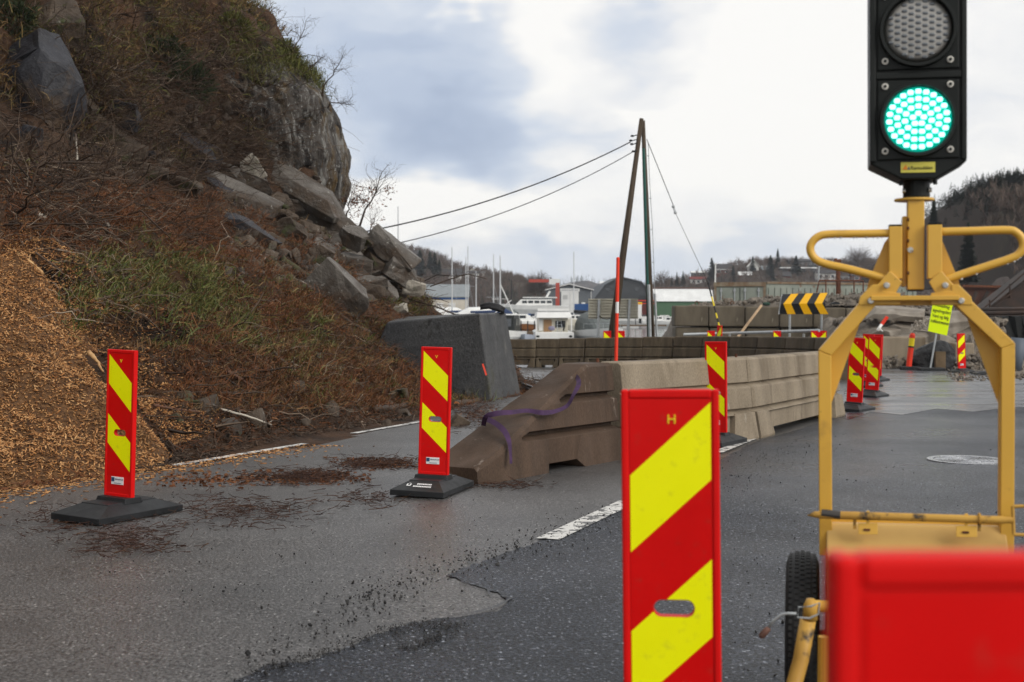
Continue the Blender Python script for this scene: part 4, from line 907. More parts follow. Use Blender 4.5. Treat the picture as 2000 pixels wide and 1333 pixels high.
def barrier(label, p0, p1, mat, h=.95, ramp=False, group="concrete traffic barriers", right=True):
    """one barrier unit; p0-p1 is the foot line on its visible side"""
    a, b = Vector((p0[0], p0[1], 0)), Vector((p1[0], p1[1], 0)); t = (b - a).normalized(); n = Vector((-t.y, t.x, 0)) if right else Vector((t.y, -t.x, 0)); Lh = (b - a).length
    c0 = a + n * .31; th = thing("concrete_barrier", label, "barrier", (c0.x, c0.y, gz(c0.y)), group=group)
    ztilt = (gz(b.y) - gz(a.y)) / Lh
    def P(u, w, z): q = c0 + t * u - n * w; return Vector((q.x, q.y, gz(c0.y) + ztilt * u + z))
    k = h / .95; mb = MB()
    if not ramp:
        pr = [(w, z * k) for w, z in PROF]; sec = pr + [(-w, z) for w, z in reversed(pr)]
        us = [.012, .05, Lh - .05, Lh - .012] if Lh > 2 else [.004, .03, Lh - .03, Lh - .004]
        mb.loft([[P(u, w * ((.86 if Lh > 2 else .94) if i in (0, 3) else 1), z * (.988 if i in (0, 3) else 1)) for w, z in sec] for i, u in enumerate(us)])
        lo = [(.258, .318 * k), (.312, .03), (.306, 0)]; sec2 = lo + [(-w, z) for w, z in reversed(lo)]
        f0 = min(.62, Lh * .27)
        for u0, u1, s0, s1 in ((.02, f0, 0, .12), (Lh - f0, Lh - .02, .12, 0)):
            top = [(u0 + s0, u1 - s1)]; rows = []
            for ua, ub in ((u0, u0 + s0), (u1, u1 - s1)):
                rows.append([P(ua + (ub - ua) * (z / (.318 * k)), w, z) for w, z in sec2])
            mb.loft(rows)
        mid = [(.225, .322 * k), (.225, .085), (-.225, .085), (-.225, .322 * k)]
        mb.loft([[P(u, w, z) for w, z in mid] for u in (f0 - .05, Lh - f0 + .05)])
    else:
        # end unit: one long wedge, its grooves dying out where the sloping top meets them
        prof = [(.31, 0), (.262, .30), (.150, .338), (.150, .362), (.242, .382), (.216, .60), (.110, .634), (.110, .658), (.186, .678), (.160, .93), (.135, .95)]
        pw, pz = [q[0] for q in prof], [q[1] * k for q in prof]; rings = []; n_s = 34
        for i in range(n_s + 1):
            u = .005 + (Lh - .01) * i / n_s; zt = min(.95 * k, .13 + (.95 * k - .13) * min(1, u / (Lh * .80))); side = []
            nose = .78 + .22 * min(1, u / .25); env = lambda z: float(np.interp(z, [0, .30 * k, .382 * k, .60 * k, .678 * k, .93 * k, .95 * k], [.31, .262, .242, .216, .186, .160, .155]))
            for w, z in zip(pw, pz):
                zz = min(z, zt - .03); near = z > zt - .085
                side.append(((env(zz) if near else w) * nose, zz))
            side[-1] = ((env(zt) - .032) * nose, zt)
            if .42 * Lh < u < .66 * Lh: side[0] = (side[0][0] - .05, .075); 
            rings.append([P(u, w, z) for w, z in side] + [P(u, -w, z) for w, z in reversed(side)])
        mb.loft(rings)
    mb.build("barrier_body", mat, th, bevel=.014, segs=2)
    if Lh > 1.9:
        for u in ((Lh - .012,) if ramp else (Lh - .005,)):
            hk = MB(); hk.tube([P(u, 0, .12), P(u, 0, .99 * k)], .016, 8); hk.build("joint_pin", M_RUST, th)
    return th
f0, f1, f2 = G(1000, 943), G(1222, 897), G(1484, 858); f3 = G(1652, 812)
dv = (f2 - f1); dv.z = 0; dv.normalize()
barrier("brown ramped end unit of the barrier with a purple sling over it", (f1 - (f1 - G(968, 944)) * 1.07)[:2], f1[:2], C_BROWN, h=.95, ramp=True)
g1 = f1 + dv * .17
barrier("pale tan barrier unit following the brown ramped one, large H board in front", g1[:2], f2[:2], C_NEAR)
d3 = (f3 - f2); d3.normalize(); barrier("far tan barrier unit ending at the line of marker boards", (f2 + d3 * .05)[:2], f3[:2], C_NEAR)
# the far curved row
far = [(985, 42.2), (1045, 42.0), (1090, 41.8), (1140, 41.6), (1192, 41.2), (1252, 40.8), (1310, 40.4), (1365, 39.6), (1417, 38.6), (1470, 37.4), (1524, 35.8), (1580, 34.0), (1640, 31.8)]
ordl = "first second third fourth fifth sixth seventh eighth ninth tenth eleventh twelfth".split()
for i in range(len(far) - 1):
    a, b = W(far[i][0], 650, far[i][1]), W(far[i + 1][0], 650, far[i + 1][1])
    barrier("%s unit from the left in the dark curved barrier row by the harbour" % ordl[i], a[:2], b[:2], C_DARK, h=min(1.05, .93 + .018 * i))

# purple lifting sling over the ramped unit
M_SLING = material("purple_webbing", (.058, .026, .072), (.035, .018, .045), scale=12, rough=.75, bump=.3, bscale=200, bdist=.002)
def sling():
    pix = [(944, 832, 11.45, 11), (950, 815, 11.35, 12), (972, 808, 11.3, 12), (1000, 806, 11.35, 10), (1030, 803, 11.5, 9), (1060, 807, 11.45, 11), (1085, 804, 11.6, 9), (1108, 793, 11.7, 8), (1120, 772, 11.75, 8), (1130, 752, 11.9, 11), (1128, 740, 12.1, 11), (1118, 733, 12.4, 10), (1108, 738, 12.6, 9)]
    pix2 = [(952, 820, 11.3, 12), (968, 828, 11.22, 12), (985, 843, 11.1, 13), (994, 862, 11.0, 11), (997, 885, 10.93, 7), (998, 906, 10.88, 7)]
    t = thing("lifting_sling", "purple webbing sling draped over the ramped end of the barrier", "lifting sling", W(1000, 806, 11.3))
    def sm(pl):
        out = []
        for i in range(len(pl) - 1):
            p0, p1, p2, p3 = (np.array(pl[max(0, min(len(pl) - 1, i + q))], float) for q in (-1, 0, 1, 2))
            for s in range(6):
                u = s / 6; out.append(.5 * (2 * p1 + (p2 - p0) * u + (2 * p0 - 5 * p1 + 4 * p2 - p3) * u * u + (3 * p1 - p0 - 3 * p2 + p3) * u ** 3))
        return out + [np.array(pl[-1], float)]
    mb = MB()
    for pl in (sm(pix), sm(pix2)):
        rings = []
        for i, (x, y, Y, w) in enumerate(pl):
            a = pl[max(0, i - 1)]; b = pl[min(len(pl) - 1, i + 1)]; w = w * .8; tx, ty = b[0] - a[0], b[1] - a[1]; l = math.hypot(tx, ty) or 1; nx, ny = -ty / l, tx / l
            p, q = W(x + nx * w / 2, y + ny * w / 2, Y - .16), W(x - nx * w / 2, y - ny * w / 2, Y - .16 + .03); th_ = Vector((0, .006, .004)); rings.append([p, q, q + th_, p + th_])
        mb.loft(rings)
    mb.build("webbing", M_SLING, t, fix=True)
sling()

# red snow pole
M_ORANGE = material("red_orange_plastic", (.78, .05, .022), (.7, .045, .02), scale=5, rough=.4)
M_WHITE_P = material("white_plastic", (.7, .7, .68), rough=.45)
def snow_pole():
    Y = 26.0; t = thing("snow_pole", "tall thin red snow pole with a white band behind the ramped barrier", "snow pole", (W(1202, 700, Y).x, Y, gz(Y)))
    a, b, c, d = Vector((W(1202, 700, Y).x, Y, gz(Y))), W(1205, 612, Y), W(1205.5, 590, Y), W(1207, 504, Y)
    mb = MB(); mb.tube([a, b], .036, 12); mb.tube([c, d, d + Vector((0, 0, .012))], [.036, .034, .02], 12); mb.build("pole", M_ORANGE, t, smooth=False)
    mb = MB(); mb.tube([b, c], .0365, 12); mb.build("white_band", M_WHITE_P, t)
snow_pole()

# ------------------------------------------------------------------ big concrete blocks and what stands on them
def block(label, px0, px1, pt, pb, Y, depth=1.0, mat=None, rot=0):
    a, b = W(px0, pt, Y), W(px1, pb, Y); c = (a + b) / 2; o = thing("concrete_block", label, "concrete block", (c.x, Y, b.z), group="stacked concrete blocks")
    mb = MB(); mb.box((c.x, Y + depth / 2, c.z), (abs(b.x - a.x) - .025, depth, a.z - b.z - .012), Matrix.Rotation(R(rot), 3, 'Z')); mb.build("block_body", mat or C_BLOCK, o, bevel=.055, segs=3)
    return o
xs = [1317, 1384, 1455, 1522, 1588, 1652, 1712]
nm = ["end block under the left edge of the harbour gravel", "block just right of the guy wire", "block the wooden stake leans on", "block behind the chevron sign's left half", "block behind the chevron sign's right post", "block half hidden behind the trailer's left leg"]
for i in range(6):
    block("upper %s" % nm[i], xs[i], xs[i + 1], 597 + i * 1.0, 638 + i * .8, 50)
    lp = block("lower block beneath the upper %s" % nm[i], xs[i] + 2, xs[i + 1] + 1, 639.5 + i * .8, 678, 50.1, 1.1)
berm = MB(); berm.box((W(1515, 600, 50.7).x, 50.75, gz(50) - .0), (8.4, 1.6, .26)); tag(berm.build("ground", M_DIRT), kind="structure")
M_STEEL = material("galvanised_steel", (.42, .44, .45), (.33, .35, .36), scale=9, rough=.42, metal=.55)
def lift_eyes():
    for px, py, d in ((1361, 592, "left of the guy wire"), (1430, 592, "in the middle of the block row")):
        p = W(px, py, 50.5); t = thing("lifting_eye", "small bent iron lifting loop on the concrete block %s" % d, "lifting eye", p)
        mb = MB(); mb.tube([p + Vector((.09 * math.cos(a) * .8, 0, .13 * math.sin(a) - .06)) for a in [math.pi * k / 10 for k in range(11)]], .016, 6); mb.build("loop", M_RUST, t)
lift_eyes()
# crushed stone heaped behind the blocks
M_CRUSH = material("crushed_stone", (.22, .19, .155), (.11, .095, .08), scale=4, rough=.8, bump=1.0, bscale=9, bdist=.10, dirt_light=[((.12, .095, .07), 1.2, .52, .66)])
def heap():
    x = np.arange(6.5, 24, .22); y = np.arange(50.9, 64, .22); X, Y = np.meshgrid(x, y, indexing='ij')
    top = np.interp(X, [5.8, 7.2, 9, 12, 15, 18, 24], [1.15, 1.45, 1.62, 1.9, 1.95, 1.5, .2]); Z = gz(50) + (top + .55) * sstep(66, 54, Y) * sstep(50.6, 52.2, Y + .0) + .0
    Z = np.where(Y < 51.4, gz(50) + top + .2, Z) + .16 * fbm(X * 1.2, Y * 1.2, seed=15, oct=4); Z = gz(50) - .3 + (Z - gz(50) + .3) * sstep(6.5, 7.3, X)
    tag(npmesh("gravel_heap", np.stack([X, Y, Z], -1).reshape(-1, 3), grid_faces(len(x), len(y))[:, ::-1], M_CRUSH, smooth=True), kind="structure")
    rs = np.random.RandomState(6); n = 3200; px = rs.uniform(7.2, 22, n); py = rs.uniform(50.9, 58, n); t = np.interp(px, [5.8, 7.2, 9, 12, 15, 18, 24], [1.15, 1.45, 1.62, 1.9, 1.95, 1.5, .2])
    Zp = np.where(py < 51.4, gz(50) + t + .2, gz(50) + (t + .55) * sstep(66, 54, py)) + .16 * fbm(px * 1.2, py * 1.2, seed=15, oct=4)
    rubble("crushed_rock", np.stack([px, py, Zp + .02], -1), rs.gamma(2, .045, n) + .03, rs, M_CRUSH, 5)
heap()

# chevron sign
M_SIGNBLK = material("black_sign_face", (.016, .017, .02), rough=.4)
M_SIGNYEL = material("amber_sign_face", (.80, .42, .008), rough=.35)
def chevron_sign():
    Y = 47.0; t = thing("chevron_sign", "black sign with three yellow arrowheads pointing left, folded along the middle", "chevron sign", (W(1567, 690, Y).x, Y, gz(Y)))
    TL, TR, ML, MR, BL, BR = W(1528, 575, Y), W(1609, 572.5, Y), W(1526, 594, Y - .12), W(1612, 593, Y - .12), W(1522, 614, Y), W(1613, 614, Y)
    off = Vector((0, .05, 0)); mb = MB(); mb.prism([TL, TR, MR, ML], off); mb.prism([ML, MR, BR, BL], off); mb.build("sign_face", M_SIGNBLK, t)
    ch = MB(); fo = Vector((0, -.012, 0))
    def L(a, b, f): return a.lerp(b, f)
    for x0 in (.045, .40, .75):
        w = .175; s = .165
        ch.prism([L(TL, TR, x0 + s) + fo, L(TL, TR, x0 + s + w) + fo, L(ML, MR, x0 + w) + fo, L(ML, MR, x0) + fo], Vector((0, .006, 0)))
        ch.prism([L(ML, MR, x0) + fo, L(ML, MR, x0 + w) + fo, L(BL, BR, x0 + w + .13) + fo, L(BL, BR, x0 + .13) + fo], Vector((0, .006, 0)))
    ch.build("arrowheads", M_SIGNYEL, t)
    ed = MB(); ed.bar(W(1527.5, 576, Y + .02), W(1521, 614, Y + .02), .035, .07); ed.build("edge_strip", M_STEEL, t)
    for px in (1542.5, 1604.5):
        a = W(px, 612, Y + .06); po = MB(); po.tube([Vector((a.x, a.y, gz(Y) - .1)), a + Vector((0, 0, .3))], .045, 10); po.build("post", M_STEEL, t)
chevron_sign()
def sign_back():
    Y = 47.2; t = thing("road_sign", "large road sign seen from its ribbed aluminium back on two grey posts", "road sign", (W(1197, 690, Y).x, Y, gz(Y)))
    a, b = W(1149, 584, Y), W(1246, 623, Y); mb = MB(); n = 7
    for i in range(n):
        zt = a.z + (b.z - a.z) * i / n; zb = a.z + (b.z - a.z) * (i + 1) / n
        mb.box(((a.x + b.x) / 2, Y, (zt + zb) / 2), (b.x - a.x, .03, abs(zb - zt) - .004)); mb.box(((a.x + b.x) / 2, Y - .05, zt - .02), (b.x - a.x, .10, .03))
    mb.build("panel", material("cream_aluminium", (.50, .48, .40), (.42, .40, .33), scale=3, rough=.5, metal=.1), t)
    po = MB(); lo = MB()
    for (x0, x1), nn in (((1170, 1166.5), 1), ((1230, 1222.5), 2)):
        p0, p1 = W(x0, 586, Y - .1), W(x1, 672, Y - .1); p1.z = gz(Y) - .2; m = MB(); m.tube([p0, p1], .05, 10); m.build("post", M_STEEL, t)
    cb = MB(); cb.tube([W(1170, 617, Y - .17), W(1176, 622, Y - .17), W(1186, 624, Y - .17), W(1192, 622, Y - .17)], .014, 6); cb.build("loose_strap", M_RUB, t)
sign_back()
# guard rail, timber stake
def small_props():
    t = thing("guard_rail", "thin galvanised guard rail running behind the curved barrier", "guard rail", W(1500, 650, 44))
    mb = MB(); mb.tube([W(1335, 654, 44), W(1400, 652, 44), W(1480, 650, 43), W(1540, 648, 42), W(1600, 646, 41)], .05, 8); mb.build("rail", M_STEEL, t)
    for px, Y in ((1425, 43.6), (1570, 41.5)):
        p = W(px, 652, Y); m = MB(); m.tube([Vector((p.x, p.y, gz(Y))), p], .04, 8); m.build("post", M_STEEL, t)
    t = thing("timber_stake", "thin wooden stake leaning against the concrete blocks", "timber stake", W(1448, 648, 48.5))
    mb = MB(); mb.bar(W(1440, 660, 47), W(1487, 597, 49.7), .085, .06); mb.build("stake", material("raw_timber", (.42, .30, .18), (.30, .2, .12), scale=6, rough=.7), t)
    mb = MB(); p = W(1497, 594, 50.3); mb.sphere(p, .11, 6, sc=(1.4, 1, .7)); o = mb.build("green_rag", material("green_cloth", (.02, .05, .035), rough=.8), smooth=True); tag(o, "dark green rag on top of the blocks beside the wooden stake", "rag")
small_props()

# ------------------------------------------------------------------ pole with its wires
M_POLE = material("tarred_timber", (.042, .030, .020), (.07, .05, .032), scale=3, stretch=(4, 4, .4), rough=.7, bump=.5, bscale=20, bdist=.02)
M_WIRE = material("black_cable", (.012, .012, .013), rough=.5)
def utility_pole():
    Y = 46.4; t = thing("utility_pole", "A-shaped dark timber utility pole of two leaning legs by the harbour", "utility pole", (W(1231, 680, Y).x, Y, gz(Y)))
    def leg(a, b, r0, r1): m = MB(); m.tube([a, a.lerp(b, .5), b], [r0, (r0 + r1) / 2, r1], 14); return m.build("pole_leg", M_POLE, t, smooth=True)
    a = W(1186, 672, Y); a.z = gz(Y) - .3; b = W(1274, 672, Y + .3); b.z = gz(Y) - .3
    leg(a, W(1253, 232, Y), .165, .075); leg(b, W(1256, 236, Y + .22), .155, .07)
    m = MB(); m.tube([W(1262, 470, Y + .02), W(1257, 290, Y + .02)], .05, 8); m.tube([W(1262.5, 470, Y), W(1268, 660, Y - .04)], .045, 8); m.build("green_conduit", material("green_plastic_pipe", (.012, .075, .06), rough=.4), t)
    m = MB(); m.tube([W(1267, 556, Y - .10), W(1270, 662, Y - .10)], .055, 8); m.build("steel_conduit", M_STEEL, t)
    m = MB(); m.tube([W(1266, 280, Y), W(1268, 340, Y), W(1271, 395, Y), W(1274, 440, Y), W(1277, 520, Y), W(1279, 575, Y)], .012, 5)
    for y, x in ((305, 1267), (388, 1271), (449, 1274), (513, 1277)): m.tube([W(x - 6, y, Y), W(x + 1, y, Y)], .014, 5)
    m.build("earth_wire", M_STEEL, t)
    m = MB(); m.tube([W(1279, 574, Y), W(1284, 672, Y)], .042, 8); m.build("marker_post", M_STEEL, t)
    for px, py in ((1235, 266), (1232, 275), (1234, 282), (1237, 296)):
        q = MB(); q.tube([W(1244, py - 2, Y - .1), W(px + 3, py, Y - .12)], .018, 6); q.sphere(W(px, py, Y - .12), .055, 5, sc=(1.2, 1, .8)); q.build("insulator", M_WIRE, t)
    for i, (A, B, sag, r, lab) in enumerate(((W(1231, 278, Y - .12), W(560, 476, 37.5), .55, .021, "thick upper overhead cable from the A-shaped pole towards the cliff"), (W(1236, 297, Y - .12), W(600, 506, 37.0), .6, .015, "thinner lower overhead cable from the A-shaped pole towards the cliff"))):
        m = MB(); m.tube([A.lerp(B, k / 24) - Vector((0, 0, sag * 4 * (k / 24) * (1 - k / 24))) for k in range(25)], r, 6); o = m.build("overhead_cable", M_WIRE); tag(o, lab, "cable")
    g = thing("guy_wire", "steel guy wire with an insulator and a yellow-black sleeve running down right from the pole", "guy wire", W(1405, 655, 44.8))
    P = lambda x, y: W(x, y, 46.4 - 1.6 * (y - 270) / 385)
    m = MB(); m.tube([P(1263, 272), P(1316, 404)], .014, 5); m.tube([P(1319, 416), P(1383, 553)], .009, 5); m.build("wire", M_WIRE, g)
    m = MB(); m.sphere(P(1315, 404), .06, 5); m.sphere(P(1319, 416), .06, 5)
    for dx in (-1.2, 1.2): m.tube([P(1315 + dx, 404), P(1319 + dx, 416)], .016, 5)
    m.build("insulator", M_STEEL, g)
    for y0, y1, mt in ((553, 580, M_WIRE), (580, 598, M_YELLOW_L), (598, 612, M_WIRE), (612, 622, M_YELLOW_L), (622, 630, M_WIRE), (630, 650, M_YELLOW_L)):
        f = lambda y: 1383 + (y - 553) * 26 / 100
        m = MB(); m.tube([P(f(y0), y0), P(f(y1), y1)], .028, 6); m.build("sleeve", mt, g)
utility_pole()

# ------------------------------------------------------------------ rubble, text sign and bollard at the bend
M_FLUO = material("fluorescent_yellow_sheet", (.66, .84, .0), rough=.4)
M_INK = material("black_lettering", (.012, .014, .012), rough=.5)
def text_sign():
    Y = 38.6; k = Y / FPX; c = W(1838, 622, Y); t = thing("text_sign", "fluorescent yellow text sign leaning on a thin grey pole before the rubble", "text sign", (W(1818, 722, Y).x, Y, gz(Y)))
    p = [W(1823, 588, Y), W(1861, 595.5, Y), W(1849.5, 656, Y), W(1812.5, 647, Y)]
    m = MB(); m.prism(p, Vector((0, .03, 0))); m.build("sign_plate", M_FLUO, t)
    ux = (p[1] - p[0]).normalized(); uz = (p[0] - p[3]); uz = (uz - ux * uz.dot(ux)).normalized(); M0 = local(t)
    for i, (s, w) in enumerate((("Hovedveg", .43), ("signalregulert", .55), ("Vent og følg", .50), ("trafikkstrømmen", .56))):
        f = .155 + .175 * i; q = p[0].lerp(p[3], f).lerp(p[1].lerp(p[2], f), .50 + .015 * (i % 2)) + Vector((0, -.006, 0))
        B = Matrix((ux, uz, ux.cross(uz))).transposed().to_4x4()
        o = letters(s, .145, M_INK, t, M0 @ Matrix.Translation(q) @ B, "lettering", .002); me = o.data
        xs_ = [(M0.inverted() @ v.co - q).dot(ux) for v in me.vertices]; wd = max(xs_) - min(xs_); sc = w / wd
        cl = M0 @ q
        for v in me.vertices: d = v.co - cl; a = d.dot(ux); v.co = v.co + ux * (a * sc - a)
    m = MB(); m.tube([W(1831, 640, Y + .05), W(1817, 720, Y + .0)], .028, 8); m.build("pole", M_STEEL, t)
    m = MB(); b = W(1820, 724, Y); m.box((b.x, Y + .1, gz(Y) + .05), (.75, .45, .10)); m.build("foot", M_RUB, t, bevel=.02)
text_sign()
def bollard():
    Y = 39.4; t = thing("traffic_cylinder", "red flexible traffic cylinder with a yellow reflective band", "traffic cylinder", (W(1778, 718, Y).x, Y, gz(Y)))
    f = lambda y: W(1775 + (716 - y) * .115, y, Y)
    m = MB(); m.tube([f(718), f(677)], .085, 14); m.tube([f(661), f(655), f(651)], [.085, .085, .05], 14); m.build("tube", M_ORANGE, t)
    m = MB(); m.tube([f(677), f(661)], .0855, 14); m.build("reflective_band", M_YELLOW_L, t)
    m = MB(); m.tube([f(679.5), f(676.5)], .0875, 14); m.build("dark_ring", M_INK, t)
    m = MB(); b = W(1778, 719, Y); m.box((b.x, Y, gz(Y) + .06), (.55, .4, .12)); m.build("foot", M_RUB, t, bevel=.02)
bollard()
def rubble_corner():
    big = [(1745, 687, 128, 58, 0, C_NEAR, "square concrete block at the rear of the line of marker boards", 41.8), (1816, 692, 68, 44, 0, C_NEAR, "concrete block behind the black plastic heap", 42.4), (1883, 690, 40, 40, 3, C_NEAR, "small concrete block behind the lone marker board", 42),
           (1935, 690, 88, 46, 0, C_BLOCK, "long dark concrete block right of the lone marker board", 43)]
    for px, py, w, h, rot, mat, lab, Y in big:
        o = block(lab, px - w / 2, px + w / 2, py - h / 2, py + h / 2 + 6, Y, 1.0, mat, rot); o['group'] = "concrete blocks in the rubble"
    M_SLAB = concrete("broken_concrete", (.27, .24, .20), (.17, .15, .125), [((.16, .13, .10), 1.4, .54, .68)])
    for i, (px, py, w, h, lean, lab, Y, sl) in enumerate([(1748, 612, 108, 22, 6, "large broken concrete slab lying on top of the rubble", 44.2, True), (1752, 646, 95, 34, -22, "broken concrete lump beneath the large top slab", 44, False),
                                                        (1862, 638, 80, 62, 4, "big square-edged concrete chunk behind the yellow text sign", 44.5, False), (1772, 668, 80, 34, -10, "low grey stone heaped behind the traffic cylinder", 43.2, False),
                                                        (1720, 652, 46, 30, 12, "brown rubble stone beside the line of marker boards", 43.6, False), (1828, 660, 60, 26, 0, "rubble stone below the yellow text sign", 43.2, False)]):
        k = Y / FPX; me = stone_mesh("rubble_piece", (w * k, 1.1 if not sl else 1.6, h * k), 500 + i, M_SLAB, sl, 8, 2, .05); o = bpy.data.objects.new("rubble_piece", me); COL.objects.link(o)
        o.location = W(px, py, Y); o.rotation_euler = (R(4), R(lean), R(i * 11 - 20)); tag(o, lab, "rubble", "broken concrete at the bend")
    rs = np.random.RandomState(12); n = 2100; px = rs.uniform(1630, 1960, n); py = rs.uniform(600, 722, n); Y = np.interp(py, [600, 722], [47, 41]) + rs.normal(size=n) * .25
    P = np.array([W(a, b, c) for a, b, c in zip(px, py, Y)]); base = -SLOPE * P[:, 1]; P[:, 2] = np.minimum(P[:, 2], base + 1.5)
    rubble("rubble_stones", P, rs.gamma(2, .065, n) + .05, rs, M_CRUSH, 6)
    # a core under the loose stones
    x = np.arange(10.6, 18.5, .2); y = np.arange(41.3, 50.5, .2); X, Yg = np.meshgrid(x, y, indexing='ij'); Z = gz(44) + 1.55 * sstep(41.8, 44.5, Yg) * sstep(10.6, 12.2, X) * sstep(18.4, 15.5, X) + .2 * fbm(X, Yg, seed=61, oct=4) * sstep(41.4, 43, Yg) - .1
    tag(npmesh("gravel_heap", np.stack([X, Yg, Z], -1).reshape(-1, 3), grid_faces(len(x), len(y))[:, ::-1], M_CRUSH, smooth=True), kind="structure")
    t = thing("rebar", "tangle of bent steel reinforcement sticking out of the rubble", "rebar", W(1790, 640, 43)); m = MB(); rr = random.Random(4)
    for i in range(14):
        p = W(rr.uniform(1770, 1812), rr.uniform(632, 650), 42.9); pts = [p]
        for q in range(4): pts.append(pts[-1] + Vector((rr.uniform(-.12, .22), rr.uniform(-.1, .05), rr.uniform(-.14, .18))))
        m.tube(pts, .014, 5)
    m.build("bars", material("pale_steel", (.42, .38, .33), rough=.5, metal=.3), t)
    t = thing("broken_pole", "broken red and white plastic pole stuck in the rubble", "pole", W(1728, 628, 42.8)); m = MB(); m.tube([W(1722, 634, 42.8), W(1733, 619, 42.8)], .06, 8); m.build("pole_piece", M_ORANGE, t)
    m = MB(); m.tube([W(1714, 646, 42.7), W(1718, 640, 42.7), W(1722, 634, 42.8)], .05, 8); m.tube([W(1716, 640, 42.6), W(1724, 648, 42.6)], .02, 6); m.build("white_piece", M_WHITE_P, t)
    # black plastic heap
    t = thing("plastic_heap", "heap wrapped in crumpled black plastic behind the text sign's pole", "plastic heap", (W(1815, 720, 39.8).x, 39.8, gz(39.8)))
    n, a = 26, 40; V = []
    for i in range(n + 1):
        z = i / n
        for j in range(a):
            th = 2 * math.pi * j / a; r = (1 - z ** 2.2) ** .6; r *= 1 + .16 * float(fbm(np.array([math.cos(th) * 2 + 5]), np.array([math.sin(th) * 2]), np.array([z * 3.0]), seed=8, oct=3)[0])
            V.append((.74 * r * math.cos(th) + .34 * z ** 1.5, .5 * r * math.sin(th), .93 * z))
    V = np.array(V); F = []
    for i in range(n):
        for j in range(a): F.append((i * a + j, i * a + (j + 1) % a, (i + 1) * a + (j + 1) % a, (i + 1) * a + j))
    npmesh("plastic_cover", V, np.array(F), material("black_plastic_film", (.010, .010, .011), rough=.25, rough2=.5, scale=3, bump=1.0, bscale=7, bdist=.08), parent=t)
    m = MB(); c = W(1836, 705, 39.2); m.box(c, (.30, .14, .56)); m.build("cardboard", material("wet_cardboard", (.16, .11, .065), (.10, .07, .04), scale=5, rough=.8), t)
    p = W(1633, 593, 50.6); tag(MB().loft([[p + Vector((x, y, z * .7)) for x, z in ((-.16, -.05), (-.12, .05), (0, .1), (.13, .05), (.17, -.05))] for y in (0, .3)]).build("tyre_scrap", M_RUB), "dark curved scrap lying on the crushed stone right of the chevron sign", "scrap")
    # blue-grey barrel behind the trailer's right leg
    b = W(1986, 716, 39); t = thing("barrel", "blue-grey plastic barrel at the right edge behind the trailer frame", "barrel", (b.x, 39, gz(39))); m = MB(); m.tube([(b.x - .03, 39, gz(39)), (b.x, 39, gz(39) + .45), (b.x + .05, 39, gz(39) + 1.0)], [.16, .2, .22], 18); m.build("barrel_body", material("blue_grey_plastic", (.10, .12, .15), rough=.5), t, smooth=True)
    q = G(1905, 737); o = dup_foot(W(1930, 733, 35.5))
    # scree in front
    n = 420; px = rs.uniform(1850, 2000, n); py = rs.uniform(700, 745, n); P = np.array([G(a, b) for a, b in zip(px, py)]); rubble("rubble_stones", P + np.array([0, 0, .02]), rs.gamma(2, .025, n) + .02, rs, M_CRUSH, 4)
def dup_foot(p):
    t = thing("rubber_foot_plate", "empty black rubber foot lying right of the lone marker board", "rubber foot", (p.x, p.y, gz(p.y))); m = MB(); m.loft([[Vector((p.x + a * sx, p.y + b * sy, gz(p.y) + z)) for a, b in ((-1, -1), (1, -1), (1, 1), (-1, 1))] for sx, sy, z in ((.4, .2, 0), (.4, .2, .05), (.25, .12, .1))]); m.build("foot_body", M_RUB, t, bevel=.01); return t
rubble_corner()
# ------------------------------------------------------------------ mobile traffic signal on its yellow trailer
M_YEL = material("yellow_enamel", (.66, .38, .05), (.60, .34, .045), scale=2.5, rough=.33, rough2=.48, dirt_light=[((.30, .17, .035), 4.5, .60, .74), ((.09, .05, .022), 21, .69, .74)], spec=.5)
M_YELW = material("worn_yellow_enamel", (.52, .30, .06), (.40, .22, .045), scale=6, rough=.45, dirt_light=[((.06, .045, .03), 9, .56, .64)])
M_BLK = material("black_signal_plastic", (.008, .010, .009), (.013, .015, .014), scale=5, rough=.38, rough2=.5)
M_BLK2 = material("black_signal_door", (.007, .009, .008), rough=.42)
M_ZINC = material("zinc_bolt", (.55, .54, .50), (.35, .34, .31), scale=40, rough=.35, metal=.8)
M_WASH = material("nylon_washer", (.62, .60, .54), rough=.45)
M_TYRE = material("tyre_rubber", (.014, .014, .015), (.022, .022, .022), scale=20, rough=.6)
M_LENS0 = material("clear_lens", (.30, .29, .27), rough=.25, spec=.6)
M_LENSCELL = material("lens_cell", (.10, .11, .12), rough=.18, spec=.7)
M_LED = material("green_led", (.1, .8, .6), rough=.3, emit=((.42, 1.0, .86), 2.6))
M_LEDBG = material("green_lens", (.0, .25, .18), rough=.25, emit=((.0, .58, .42), .75))
